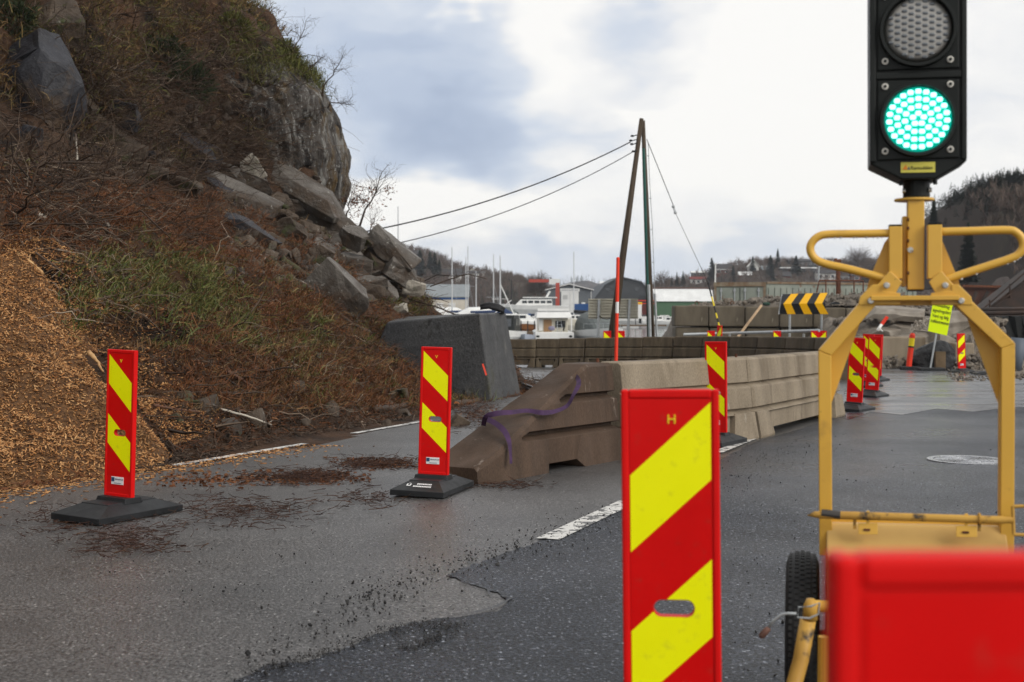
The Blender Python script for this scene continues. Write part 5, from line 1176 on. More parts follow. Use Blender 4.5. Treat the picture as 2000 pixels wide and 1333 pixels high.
def signal():
    Y = 4.0; k = Y / FPX
    g = W(1790, 900, Y); TR = (g.x, Y, gz(Y))
    TH = R(-13.0); ox, oy = g.x, Y                     # the whole rig is turned a little towards the camera
    def PL(x, y, o):
        d = pdir(x, y); nx, ny = -math.sin(TH), math.cos(TH); s = ((ox * nx + oy * ny) + o) / (d.x * nx + d.y * ny)
        X, Yy, Z = d.x * s - ox, d.y * s - oy, CAMZ + d.z * s
        return Vector((ox + X * math.cos(TH) + Yy * math.sin(TH), oy - X * math.sin(TH) + Yy * math.cos(TH), Z))
    p = lambda x, y, dy=0.0: PL(x, y, 0) + Vector((0, dy, 0))
    # ---- signal head
    h = thing("traffic_signal", "black traffic signal head showing a lit green light, mounted on the yellow trailer mast", "traffic signal", p(1790, 345))
    top = -300
    m = MB(); poly = [(1695, 322), (1757, 351), (1823, 350), (1884, 315), (1882, top), (1694, top)]
    m.prism([p(x, y) for x, y in poly], Vector((0, .17, 0))); m.build("housing", M_BLK, h, bevel=.006, segs=3)
    m = MB()
    for (x0, y0, x1, y1) in ((1694.5, top, 1706, 318), (1873, top, 1883.5, 312)): m.prism([p(x0, y0, -.012), p(x1, y0, -.012), p(x1, y1, -.012), p(x0, y1, -.012)], Vector((0, .0125, 0)))
    for y in (140, -35, -210): m.prism([p(1706, y + 4, -.010), p(1873, y - 1, -.010), p(1873, y + 12, -.010), p(1706, y + 17, -.010)], Vector((0, .0105, 0)))
    m.build("rim", M_BLK, h, bevel=.003)
    def lens(cx, cy, kind):
        m = MB(); m.prism([p(cx - 79, cy - 76, -.008), p(cx + 81, cy - 79, -.008), p(cx + 81, cy + 74, -.008), p(cx - 79, cy + 80, -.008)], Vector((0, .0085, 0))); d = m.build("lamp_door", M_BLK2, h, bevel=.004)
        C = p(cx, cy, -.008); r0 = 62.5 * k
        m = MB(); n = 64; rr = [(1.17, 0), (1.14, -.022), (1.05, -.022), (1.0, -.003)]
        m.loft([[C + Vector((r0 * r * math.cos(a), y, r0 * r * math.sin(a))) for r, y in rr] for a in (2 * math.pi * q / n for q in range(n + 1))], cap=False); m.build("lamp_bezel", M_BLK, d)
        m = MB(); rings = [[C + Vector((r0 * f * math.cos(2 * math.pi * q / n), -.006 - .010 * (1 - f * f), r0 * f * math.sin(2 * math.pi * q / n))) for q in range(n)] for f in (1.0, .8, .6, .4, .2, .03)]
        m.loft(rings); L = m.build("lens", M_LEDBG if kind == "g" else M_LENS0, d, smooth=True)
        m = MB(); dots = []
        if kind == "g":
            dots += [(.86 * math.cos(2 * math.pi * q / 23 + 1.57), .86 * math.sin(2 * math.pi * q / 23 + 1.57)) for q in range(23)]
            dots += [(.63 * math.cos(2 * math.pi * q / 17 + 1.57), .63 * math.sin(2 * math.pi * q / 17 + 1.57)) for q in range(17)]
            dots += [(.40 * math.cos(2 * math.pi * q / 11 + 1.57), .40 * math.sin(2 * math.pi * q / 11 + 1.57)) for q in range(11)]
            dots += [(.17 * math.cos(2 * math.pi * q / 5 + 1.57), .17 * math.sin(2 * math.pi * q / 5 + 1.57)) for q in range(5)]
            for x, z in dots:
                c = C + Vector((r0 * x, -.018 + .010 * (x * x + z * z), r0 * z)); m.sphere(c, r0 * .098, 4, sc=(1, .45, 1))
            m.build("led", M_LED, L, smooth=True)
        else:
            for i in range(-5, 6):
                for j in range(-6, 7):
                    x, z = i * .20, j * .19 + (.095 if i % 2 else 0)
                    if x * x + z * z < .80: c = C + Vector((r0 * x, -.0155 + .010 * (x * x + z * z), r0 * z)); m.sphere(c, r0 * .098, 4, sc=(1.05, .25, .70))
            m.build("lens_pattern", M_LENSCELL, L, smooth=True)
        for sx, sy in ((-64, -64), (63, -69), (-64, 62), (63, 58)):
            m = MB(); c = p(cx + sx, cy + sy, -.009); m.tube([c, c - Vector((0, .006, 0))], 6.4 * k, 14); w = m.build("washer", M_WASH, d, bevel=.001)
            m = MB(); m.tube([c - Vector((0, .006, 0)), c - Vector((0, .010, 0))], 3.2 * k, 8); m.build("screw", M_BLK, w)
    lens(1788, 235, "g"); lens(1788, 60, "o"); lens(1788, -115, "o")
    m = MB(); m.prism([p(1755, 318, -.003), p(1822, 317, -.003), p(1822, 337, -.003), p(1755, 338, -.003)], Vector((0, .0032, 0))); st = m.build("sticker", material("yellow_sticker", (.62, .56, .10), rough=.4), h)
    B = local(h) @ Matrix.Translation(p(1774, 332, -.0042)) @ FRONT
    letters("Ramudden", 9.6 * k, M_INK, st, B, "lettering", .0004, 'LEFT')
    m = MB(); m.prism([p(1758, 332, -.0045), p(1765, 322, -.0045), p(1768, 332, -.0045)], Vector((0, .001, 0))); m.build("orange_triangle", material("orange_print", (.7, .22, .03), rough=.5), st)
    m = MB(); m.prism([p(1768, 332, -.0045), p(1770.5, 326, -.0045), p(1773, 332, -.0045)], Vector((0, .001, 0))); m.build("blue_triangle", M_BLUE_ST, st)
    m = MB(); m.tube([p(1790, 348, .085), p(1790, 381, .085)], 26 * k, 24); m.tube([p(1790, 347, .085), p(1790, 352, .085)], 29 * k, 24); m.build("neck", M_BLK, h)
    for x, y, dx in ((1761, 370, -1), (1819, 368, 1)):
        m = MB(); m.tube([p(x + 6 * -dx, y, .06), p(x, y, .06)], 4.5 * k, 10); m.build("thumb_screw", M_ZINC, h)
    for x, y in ((1757, 352), (1824, 350)):
        m = MB(); m.tube([p(x, y, .03), p(x, y + 9, .03)], 4.2 * k, 8); m.build("bolt", M_BLK, h)

    h.rotation_euler = (0, 0, 0)
    # ---- trailer
    t = thing("signal_trailer", "yellow two-legged steel signal trailer with carrying handles, battery box and wheel", "trailer", TR)
    m = MB(); m.tube([p(1790, 384, .085), p(1790, 389, .085)], 38.5 * k, 32); m.build("mast_flange", M_YEL, t, bevel=.002)
    m = MB(); m.bar(p(1791, 388, .06), p(1790.5, 566, .06), 32 * k, 32 * k); m.build("mast", M_YEL, t, bevel=.004, segs=3)
    m = MB(); m.bar(p(1790.5, 566, .06), p(1790.5, 569, .06), 29 * k, 29 * k); m.build("mast_end_cap", M_BLK, t)
    m = MB(); m.bar(p(1770, 420, .075), p(1768, 560, .075), 9 * k, 20 * k); m.build("slide_rail", M_YEL, t, bevel=.003)
    for y in (428, 445, 470, 533):
        m = MB(); m.tube([p(1773, y, .028), p(1777, y, .028)], 3.4 * k, 8); m.build("bolt", M_RUST, t)
    m = MB(); m.tube([p(1779, 488, .029), p(1779, 488, .014)], 5.5 * k, 10); m.tube([p(1773, 486, .03), p(1783, 491, .012)], 2.4 * k, 6); m.build("locking_pin", M_ZINC, t)
    for sx, xa, xb in ((-1, 1737, 1762), (1, 1813, 1840)):
        xm = (xa + xb) / 2; ytop = 440 if sx < 0 else 437
        m = MB(); m.bar(p(xm, ytop + 2, .03), p(xm, 545, .03), (xb - xa) * k, .05); m.build("upright", M_YEL, t, bevel=.003, segs=3)
        m = MB(); m.bar(p(xm, ytop - 1.5, .03), p(xm, ytop + 2, .03), (xb - xa - 1) * k, .048); m.build("end_cap", M_BLK, t)
        e = lambda x, y, dy: p(1788 + sx * x, y, dy)
        # front hinge plate, rear gusset
        m = MB(); m.prism([e(48, 531, -.004), e(26, 551, -.004), e(40, 575, -.004), e(80, 575, -.004), e(84, 568, -.004), e(52, 531, -.004)], Vector((0, .012, 0))); m.build("hinge_plate", M_YEL, t, bevel=.002)
        m = MB(); m.prism([e(50, 462, .062), e(52, 565, .062), e(96, 575, .062), e(88, 545, .062), e(58, 472, .062)], Vector((0, .008, 0))); m.build("gusset", M_YEL, t)
        m = MB(); m.prism([e(70, 568, -.008), e(30, 573, -.008), e(30, 596, -.008), e(112, 596, -.008), e(108, 580, -.008), e(84, 556, -.008), e(70, 556, -.008)], Vector((0, .010, 0))); m.build("corner_plate", M_YEL, t, bevel=.002)
        for x, y, r in ((57, 558, 6.2), (88, 588, 6.2)):
            m = MB(); m.tube([e(x, y, -.010), e(x, y, -.020)], r * k, 14); m.tube([e(x, y, -.020), e(x, y, -.024)], r * .8 * k, 14); m.build("bolt", M_ZINC, t, bevel=.001)
        # leg: slanted then straight down, made of one bent profile with a web plate inside
        m = MB(); knee = (178, 686) if sx < 0 else (182, 672); out = 12.5
        A = e(84, 583, .03); Kp = e(knee[0] - 1, knee[1], .03); Dn = e(knee[0] - 3, 1085, .03)
        wv = 25 * k
        dr = (Kp - A).normalized(); nrm = Vector((-dr.z, 0, dr.x)); nrm = nrm if nrm.x * sx > 0 else -nrm
        o1, i1 = A + nrm * wv * .55, A - nrm * wv * .55; ko = Kp + Vector((sx * wv / 2, 0, .002)); ki = Kp - Vector((sx * wv / 2, 0, .014))
        m.prism([o1 - Vector((0, .035, 0)), ko - Vector((0, .035, 0)), ki - Vector((0, .035, 0)), i1 - Vector((0, .035, 0))], Vector((0, .07, 0)))
        m.prism([ko - Vector((0, .034, 0)), Dn + Vector((sx * wv / 2, -.034, 0)), Dn + Vector((-sx * wv / 2, -.034, 0)), ki - Vector((0, .034, 0))], Vector((0, .068, 0)))
        m.build("leg", M_YEL, t, bevel=.003, segs=3)
        m = MB(); m.prism([i1.lerp(ki, .35) + Vector((0, .036, 0)), ki + Vector((sx * .004, .036, 0)), e(knee[0] - 15, 790, .066)], Vector((0, .007, 0))); m.build("web_plate", M_YEL, t)
        # handle loop
        if sx < 0: pl = [(1740, 455), (1690, 456), (1620, 457), (1598, 462), (1585, 475), (1583, 490), (1592, 505), (1612, 515), (1660, 526), (1710, 539), (1732, 546)]
        else: pl = [(1838, 452), (1890, 451), (1968, 449), (1986, 453), (1998, 465), (2001, 480), (1994, 494), (1978, 504), (1930, 520), (1880, 536), (1850, 546)]
        pts = []
        for i in range(len(pl) - 1):
            q0, q1, q2, q3 = (np.array(pl[max(0, min(len(pl) - 1, i + q))], float) for q in (-1, 0, 1, 2))
            for s in range(5): u = s / 5; pts.append(.5 * (2 * q1 + (q2 - q0) * u + (2 * q0 - 5 * q1 + 4 * q2 - q3) * u * u + (3 * q1 - q0 - 3 * q2 + q3) * u ** 3))
        pts.append(np.array(pl[-1], float)); m = MB(); m.tube([p(x, y, .025) for x, y in pts], 8.0 * k, 14); H = m.build("handle", M_YEL, t, smooth=True)
        rs = random.Random(sx); m = MB()
        for i in range(11 if sx < 0 else 7):
            x, y = (rs.uniform(1615, 1735), 463.5) if sx < 0 else pts[rs.randrange(30, 48)] + np.array([0, 8.5]); m.sphere(p(x, y, .022), rs.uniform(1.6, 2.8) * k, 5, sc=(1, 1, 1.15))
        m.build("water_drop", M_DROP, H, smooth=True)
    m = MB(); m.bar(p(1700, 583, -.002), p(1872, 582, -.002), 9 * k, .05, (0, 1, 0)); m.bar(p(1706, 592, .03), p(1868, 591, .03), 11 * k, .01, (0, 1, 0)); m.build("crossbar", M_YEL, t, bevel=.002)
    # ---- ground spike rod, battery box, wheel, jack
    m = MB(); m.tube([p(1577, 1001, -.06), p(1590, 999.5, -.06), p(1606, 1000, -.06), p(1955, 1010, -.06)], [.002, 6 * k, 8.2 * k, 7.5 * k], 12); m.tube([p(1907, 1008, -.06), p(1909, 1008, -.06)], 12 * k, 12); rod = m.build("ground_rod", M_YELW, t, smooth=False)
    m = MB(); m.tube([p(1604, 997, -.061), p(1640, 1001, -.061)], 8.4 * k, 12); m.build("bare_steel_patch", material("scuffed_steel", (.07, .065, .06), rough=.4, metal=.5), rod)
    m = MB()
    for a, b in (((1972, 984), (2030, 982)), ((1972, 984), (1974, 1038)), ((1974, 1038), (2030, 1040)), ((2030, 982), (2030, 1040))): m.tube([p(*a, -.06), p(*b, -.06)], 3.4 * k, 8)
    m.tube([p(1955, 1010, -.06), p(1973, 1010, -.06)], 6.5 * k, 10); m.build("rod_handle", M_YELW, rod)
    Z0 = gz(Y) + .20
    m = MB(); b0, b1 = p(1614, 1032, -.09), p(1966, 1040, -.09)
    prof = [(0, 0), (-.004, .012), (-.035, .014), (-.10, -.055), (-.16, -.08), (-.16, -.40), (.18, -.40), (.18, 0)]
    rings = []
    for q in (b0, b1): rings.append([Vector((q.x, q.y + .14 + dy * 1.0, q.z + dz)) for dy, dz in prof])
    m.loft(rings); bx = m.build("battery_box", material("pale_yellow_enamel", (.56, .36, .12), (.50, .31, .10), scale=4, rough=.4, dirt_light=[((.3, .19, .07), 7, .66, .75)]), t, bevel=.006, segs=3)
    m = MB(); m.prism([b0 + Vector((.006, .13, .014)), b1 + Vector((-.006, .13, .014)), b1 + Vector((-.008, .13, .027)), b0 + Vector((.008, .13, .027))], Vector((0, .006, 0))); m.build("lid_lip", M_YEL, bx)
    for x0, x1, dy in ((1675, 1712, 0), (1863, 1903, 5)):
        m = MB(); m.prism([p(x0, 1016 + dy, -.062), p(x1, 1016 + dy, -.062), p(x1, 1037 + dy, -.068), p(x0, 1037 + dy, -.068)], Vector((0, .005, 0))); xm = (x0 + x1) / 2
        m.prism([p(xm - 3, 993 + dy, -.062), p(xm + 3, 993 + dy, -.062), p(xm + 3, 1018 + dy, -.062), p(xm - 3, 1018 + dy, -.062)], Vector((0, .012, 0)))
        hg = m.build("lid_bracket", M_YEL, bx, bevel=.0012)
        m = MB(); m.box(p(xm - 2, 1028 + dy, -.068), (12 * k, .003, 4 * k)); m.build("slot", M_RUST, hg)
    for x, y in ((1668, 1010), (1908, 1014)):
        m = MB(); m.bar(p(x, y - 16, -.055), p(x, y + 18, -.055), 6 * k, .004); m.build("rod_clip", M_YELW, bx)
    # wheel
    Yw = 4.18; c = PL(1567, 1240, .18); rw = .262; cz_ = gz(Yw) + rw; c = Vector((c.x, Yw, cz_))
    m = MB(); n = 56; sec = [(.155, .035), (.20, .052), (.235, .054), (.262, .046), (.273, .025), (.275, 0), (.273, -.025), (.262, -.046), (.235, -.054), (.20, -.052), (.155, -.035)]
    m.loft([[c + Vector((w, r * math.cos(a), r * math.sin(a))) for r, w in sec] for a in (2 * math.pi * q / n for q in range(n + 1))], cap=False); ty = m.build("wheel", M_TYRE, t, smooth=True)
    m = MB()
    for q in range(80):
        a = 2 * math.pi * q / 80
        for w in (-.036, -.018, 0, .018, .036):
            r = .2755 - .012 * (abs(w) / .04) ** 2; aa = a + (.039 if int(round(w / .018)) % 2 else 0); tdir = Vector((0, -math.sin(aa), math.cos(aa))); rd = Vector((0, math.cos(aa), math.sin(aa)))
            m.box(c + Vector((w, 0, 0)) + rd * r, (.013, .014, .007), Matrix((Vector((1, 0, 0)), tdir, rd)).transposed())
    m.build("tyre_tread", M_TYRE, ty)
    m = MB(); m.tube([c + Vector((-.03, 0, 0)), c + Vector((.03, 0, 0))], .155, 28); m.tube([c + Vector((-.05, 0, 0)), c + Vector((.28, 0, 0))], .022, 12); m.build("rim", M_YELW, ty)
    rt = c + Vector((.80, 0, 0))
    dupw = ty.copy(); COL.objects.link(dupw); dupw.parent = t; dupw.location = ty.location + Vector((.80, 0, 0))
    for ch in ty.children: q = ch.copy(); COL.objects.link(q); q.parent = dupw
    # jack leg and crank
    Yj = 3.72; kj = Yj / FPX; pj = lambda x, y, dy=0: PL(x, y, Yj - Y) + Vector((0, dy, 0))
    foot = PL(1549, 1345, Yj - Y - .05); foot2 = PL(1530, 1440, Yj - Y - .1)
    m = MB(); m.tube([pj(1578, 1212), pj(1564, 1290), foot, foot2], 15.8 * kj, 20); m.tube([pj(1582, 1210), pj(1583, 1182), pj(1583, 1170)], [15 * kj, 13.5 * kj, 8 * kj], 18); jk = m.build("jack_tube", M_YELW, t, smooth=True)
    m = MB(); m.tube([foot2 + Vector((0, 0, .01)), Vector((foot2.x - .01, foot2.y, gz(Yj) + .03))], 11 * kj, 14); m.box((foot2.x - .01, foot2.y, gz(Yj) + .018), (.12, .12, .03)); m.build("jack_foot", M_YELW, jk, bevel=.004)
    m = MB(); m.tube([pj(1497, 1224, -.05), pj(1512, 1205, -.05), pj(1528, 1193, -.05), pj(1540, 1191, -.05), pj(1556, 1191.5, -.05)], 3.2 * kj, 10); ck = m.build("crank", M_STEEL, jk, smooth=True)
    m = MB(); m.tube([pj(1486, 1238, -.05), pj(1489, 1234, -.05), pj(1499, 1223, -.05), pj(1503, 1219, -.05)], [3.5 * kj, 7 * kj, 6.5 * kj, 4.5 * kj], 12); m.build("crank_grip", material("rusty_grip", (.20, .11, .085), (.12, .06, .045), scale=20, rough=.7), ck, smooth=True)
    m = MB(); m.tube([pj(1560, 1177, -.06), pj(1558, 1197, -.06), pj(1581, 1199, -.06), pj(1598, 1191, -.06), pj(1600, 1169, -.06), pj(1584, 1176, -.06)], 2.1 * kj, 8, closed=True); m.build("clamp_wire", M_STEEL, jk)
    m = MB(); m.tube([pj(1585, 1188, .03), pj(1622, 1190, .03)], 12 * kj, 16); m.tube([pj(1610, 1260, .1), pj(1608, 1400, .1)], 12 * kj, 12); m.build("jack_bracket", M_YEL, jk)
    h.location = (ox, oy, h.location.z)
    h.rotation_euler = (0, 0, TH); t.rotation_euler = (0, 0, TH)
M_DROP = material("water_drop_surface", (.75, .78, .8), rough=.05, spec=.8)
signal()
# ------------------------------------------------------------------ far side of the harbour
WL = -1.143
M_SHORE = material("shore_ground", (.10, .09, .075), (.06, .055, .045), scale=.08, rough=.9)
M_HILLW = material("winter_woodland_floor", (.055, .040, .032), (.04, .031, .025), scale=.05, rough=.95, dirt_light=[((.075, .06, .035), .03, .56, .66)])
M_BARE = material("bare_winter_twigs", (0, 0, 0), rough=.9, island=[(.085, .060, .050), (.12, .085, .068), (.06, .044, .038), (.14, .11, .085), (.10, .062, .05)])
M_CONIF = material("conifer_needles", (0, 0, 0), rough=.85, island=[(.034, .046, .030), (.05, .066, .038), (.024, .034, .024), (.06, .075, .044)])
M_TRUNK = material("grey_trunk", (.10, .085, .07), (.06, .05, .04), scale=2, rough=.9)
def ridge(name, prof, Y0, Y1, Y2, mat, seed, amp=1.5, z0=None, left=None):
    """a hill: rises from its foot at Y0 to a skyline at Y1 (pixel profile) and falls off to Y2"""
    px = np.array([q[0] for q in prof], float); py = np.array([q[1] for q in prof], float)
    nx, nyy = 150, 46; xs = np.linspace(px[0], px[-1], nx); top = np.interp(xs, px, py); zt = np.array([W(a, b, Y1).z for a, b in zip(xs, top)])
    v = np.concatenate([np.linspace(0, 1, 30), np.linspace(1.04, 1.6, 16)]); Yv = np.where(v <= 1, Y0 + (Y1 - Y0) * v, Y1 + (Y2 - Y1) * (v - 1) / .6)
    zb = gz(60) if z0 is None else z0
    S = np.where(v <= 1, np.sin(np.clip(v, 0, 1) * math.pi / 2) ** 1.15, 1 - .7 * ((v - 1) / .6) ** 1.5)
    X = (xs[:, None] - 1000) / FPX * Y1 + (xs[:, None] * 0) + 0 * Yv[None]; X = X * (.80 + .20 * Yv[None] / Y1)
    Z = zb + (zt[:, None] - zb) * S[None]; Yg = np.repeat(Yv[None], nx, 0)
    Z = Z + amp * fbm(X * .05, Yg * .05, seed=seed, oct=4) * np.sin(np.clip(v, 0, 1) * math.pi)[None]
    tag(npmesh(name, np.stack([X, Yg, Z], -1).reshape(-1, 3), grid_faces(nx, len(v))[:, ::-1], mat, smooth=True), kind="structure")
    return X, Yg, Z
GRID = {}
def ground_Y(key, px, py, fallback):
    """distance at which the sight line through a pixel meets a hill"""
    X, Yg, Z = GRID[key]
    for j in range(X.shape[1]):
        cp = X[:, j] / Yg[:, j] * FPX + 1000; z = np.interp(px, cp, Z[:, j]); d = pdir(px, py); 
        if CAMZ + d.z / d.y * Yg[0, j] <= z: return float(Yg[0, j])
    return fallback
def bare_wood(name, P, H, rs, mat=None, per=26):
    """crowns of leafless trees: upright fans of thin twigs"""
    n = len(P); q = np.repeat(P, per, 0); hh = np.repeat(H, per)
    D = rs.normal(size=(n * per, 3)) * np.array([.45, .45, .2]) + np.array([0, 0, 1.0])
    b = q + np.stack([rs.normal(size=n * per) * hh * .10, rs.normal(size=n * per) * hh * .10, hh * rs.uniform(.0, .55, n * per)], 1)
    V, F = sticks(b, D, hh * rs.uniform(.3, .6, n * per), hh * rs.uniform(.012, .032, n * per), rs, K=3, bend=.12)
    return tag(npmesh(name, V, F, mat or M_BARE), kind="stuff")
def conifer_geo(P, H, rs, per=70, wide=.20):
    n = len(P); t = rs.uniform(.06, 1, (n, per)); a = rs.uniform(0, 2 * math.pi, (n, per)); r = wide * H[:, None] * (1 - t) ** .8 * rs.uniform(.55, 1.1, (n, per)) + .02 * H[:, None]
    base = P[:, None] + np.stack([0 * t, 0 * t, t * H[:, None]], -1); tip = base + np.stack([r * np.cos(a), r * np.sin(a), -.25 * r + .05 * H[:, None]], -1)
    s = np.stack([-np.sin(a), np.cos(a), 0 * a], -1) * (.30 * r + .01 * H[:, None])[..., None]; mid = (base + tip) / 2 + np.stack([0 * t, 0 * t, .02 * H[:, None] + 0 * t], -1)
    V = np.stack([base, mid + s, tip, mid - s], 2).reshape(-1, 3); F = np.arange(n * per * 4).reshape(-1, 4)
    return V, F
def conifer(label, px, pt, pb, Y, wide=.22, per=420, seed=0, group=None, name="fir_tree", on=None):
    if on: Y = ground_Y(on, px, pb, Y)
    rs = np.random.RandomState(seed + 1000); a, b = W(px, pt, Y), W(px, pb, Y); H = a.z - b.z; t = thing(name, label, "fir tree" if name == "fir_tree" else "tree", b, group=group)
    m = MB(); m.tube([b, a], [H * .022, H * .004], 7); m.build("trunk", M_TRUNK, t)
    V, F = conifer_geo(np.array([tuple(b)]), np.array([H]), rs, per, wide); npmesh("crown", V - np.array(tuple(b)), F, M_CONIF, parent=t)
def round_tree(label, px, pt, pb, w, Y, seed=0, per=700, mat=None, on=None):
    if on: Y = ground_Y(on, px, pb, Y)
    rs = np.random.RandomState(seed + 77); a, b = W(px, pt, Y), W(px, pb, Y); H = a.z - b.z; t = thing("bare_tree", label, "bare tree", b)
    m = MB(); m.tube([b, b + Vector((0, 0, H * .5))], [H * .03, H * .015], 7); m.build("trunk", M_TRUNK, t)
    d = rs.normal(size=(per, 3)); d[:, 2] = np.abs(d[:, 2]) * .9 + .15; d /= np.linalg.norm(d, axis=1, keepdims=True); rw = w * Y / FPX / 2
    P = np.stack([0 * d[:, 0], 0 * d[:, 0], H * rs.uniform(.18, .5, per)], 1); L = np.sqrt((d[:, 0] ** 2 + d[:, 1] ** 2)) * rw + d[:, 2] * H * .5; f = rs.uniform(.15, .55, per); P = P + d * (L * f)[:, None]
    V, F = sticks(P, d + rs.normal(size=d.shape) * .3, L * (1 - f) * rs.uniform(.7, 1.1, per), np.full(per, H * .006), rs, K=4, bend=.15); npmesh("crown", V, F, mat or M_BARE, parent=t)
def wood_on(grid, n, rs, box=None, h=(5, 9), con=0.0, zlo=-9, seed=0, high=None):
    X, Yg, Z = grid; nx, ny = X.shape; i, j = rs.randint(2, nx - 2, n), np.minimum(33, (34 * rs.uniform(0, 1, n) ** 1.5)).astype(int) + 1; P = np.stack([X[i, j], Yg[i, j], Z[i, j] - .3], 1) + rs.normal(size=(n, 3)) * np.array([1.5, 2, 0])
    k = P[:, 2] > zlo; P = P[k]; H = rs.uniform(*h, len(P)); c = (vnoise(P[:, 0] * .035, P[:, 1] * .02, seed=seed) * .5 + .5 + rs.normal(size=len(P)) * .12) < (con if high is None else con + high * (P[:, 2] - 8) / 8)
    return P[~c], H[~c], P[c], H[c]

def landscape():
    rs = np.random.RandomState(21)
    m = MB(); m.add([(-260, 300, WL + .35), (420, 300, WL + .35), (900, 900, WL + .5), (-700, 900, WL + .5)], [(0, 1, 2, 3)]); m.box((80, 300.5, WL - .2), (680, 1, 1.06)); tag(m.build("far_shore", M_SHORE), kind="structure")
    A = GRID['left'] = ridge("hill", [(640, 480), (760, 486), (800, 492), (830, 498), (862, 512), (900, 532), (940, 535), (975, 542), (1010, 550), (1035, 560), (1060, 572), (1110, 590)], 330, 430, 560, M_HILLW, 3, 2.2, WL + .3)
    b, hb, c, hc = wood_on(A, 4200, rs, h=(1.6, 3.4), con=.06, seed=5); bare_wood("bare_woodland", b, hb, rs, per=16); V, F = conifer_geo(c, hc * 1.1, rs); tag(npmesh("conifer_woodland", V, F, M_CONIF), kind="stuff")
    B = GRID['right'] = ridge("hill", [(1230, 604), (1270, 562), (1300, 556), (1340, 548), (1380, 536), (1420, 524), (1470, 515), (1530, 512), (1590, 516), (1650, 516), (1720, 514), (1800, 520), (1900, 530)], 340, 460, 600, M_HILLW, 9, 2.0, WL + .3)
    b, hb, c, hc = wood_on(B, 3800, rs, h=(1.6, 3.2), con=.10, seed=15); bare_wood("bare_woodland", b, hb, rs, per=14); V, F = conifer_geo(c, hc * 1.15, rs, 50); tag(npmesh("conifer_woodland", V, F, M_CONIF), kind="stuff")
    C_ = ridge("hill", [(980, 575), (1060, 566), (1090, 559), (1115, 553), (1145, 551), (1168, 556), (1190, 553), (1230, 556), (1300, 562), (1400, 575)], 1100, 1350, 1800, M_HILLW, 14, 4, WL)
    P_, H_, c, hc = wood_on(C_, 1600, rs, h=(4, 8.5), con=.8, seed=33); V, F = conifer_geo(c, hc, rs, 40, .25); tag(npmesh("conifer_woodland", V, F, M_CONIF), kind="stuff")
    D = GRID['near'] = ridge("hill", [(1842, 560), (1846, 452), (1848, 412), (1856, 398), (1872, 387), (1890, 384), (1908, 374), (1930, 366), (1955, 361), (1980, 362), (2010, 366), (2080, 350), (2200, 330)], 120, 185, 260, M_HILLW, 19, 2.4, gz(60) - .1)
    b, hb, c, hc = wood_on(D, 9000, rs, h=(1.2, 2.8), con=.44, seed=3, high=.40); bare_wood("bare_woodland", b, hb, rs, per=16); V, F = conifer_geo(c, hc * .62, rs, 60, .42); tag(npmesh("conifer_woodland", V, F, M_CONIF), kind="stuff")
    # single trees
    conifer("tall dense fir standing left of the wooded hill, just behind the signal mast", 1823, 393, 500, 170, .17, 700, 1)
    conifer("dark fir in front of the reddish hillside, inside the trailer's right handle", 1890, 440, 560, 140, .24, 700, 2)
    for i, (px, pt, pb, w, lab) in enumerate(((1390, 506, 560, .30, "dark spreading fir at the left end of the right-hand hill, by the flagpole"), (1519, 488, 530, .22, "pointed fir rising highest over the right-hand skyline"), (1505, 500, 540, .38, "broad dark pine left of the pointed fir"),
                                             (1555, 501, 540, .5, "wide rounded pine right of the pointed fir"), (1470, 502, 535, .3, "narrow fir above the white house on the right-hand hill"), (1432, 520, 550, .34, "dark evergreen between the red house and the white house"), (1506, 518, 548, .45, "round dark evergreen below the right-hand skyline"))):
        conifer(lab, px, pt, pb, 420, w, 380, 10 + i, on='right')
    for i, (px, pt, pb, w, lab) in enumerate(((840, 493, 548, .30, "left of the two dark pointed firs over the blue-striped hall"), (849, 495, 548, .28, "right of the two dark pointed firs over the blue-striped hall"), (820, 490, 545, .42, "broad dark tree below the house on the left hilltop"), (858, 508, 545, .26, "small fir right of the two pointed firs"))):
        conifer(lab, px, pt, pb, 340, w, 420, 30 + i, on='left')
    for i, (px, pt, pb, lab) in enumerate(((1322, 533, 560, "leftmost pointed fir of the clump behind the white shed"), (1334, 531, 560, "taller fir of the clump behind the white shed"), (1312, 540, 560, "small fir at the left end of the clump behind the white shed"))): conifer(lab, px, pt, pb, 380, .26, 260, 50 + i)
    round_tree("round bare tree standing behind the red jib crane", 1050, 529, 590, 46, 300, 1)
    round_tree("small bare tree left of the guy wire over the white shed", 1293, 527, 570, 30, 360, 2, 300)
    round_tree("large bare tree on the right-hand skyline inside the trailer's left handle", 1676, 484, 530, 56, 400, 3, 420, on="right")
    round_tree("bare tree on the skyline just left of the trailer's left upright", 1722, 492, 540, 40, 400, 6, 320, on="right")
    round_tree("thin bare tree on top of the right wooded hill", 1913, 353, 372, 14, 183, 4, 160)
    round_tree("tufted bare tree at the highest point of the right wooded hill", 1957, 350, 372, 16, 183, 5, 160)
landscape()

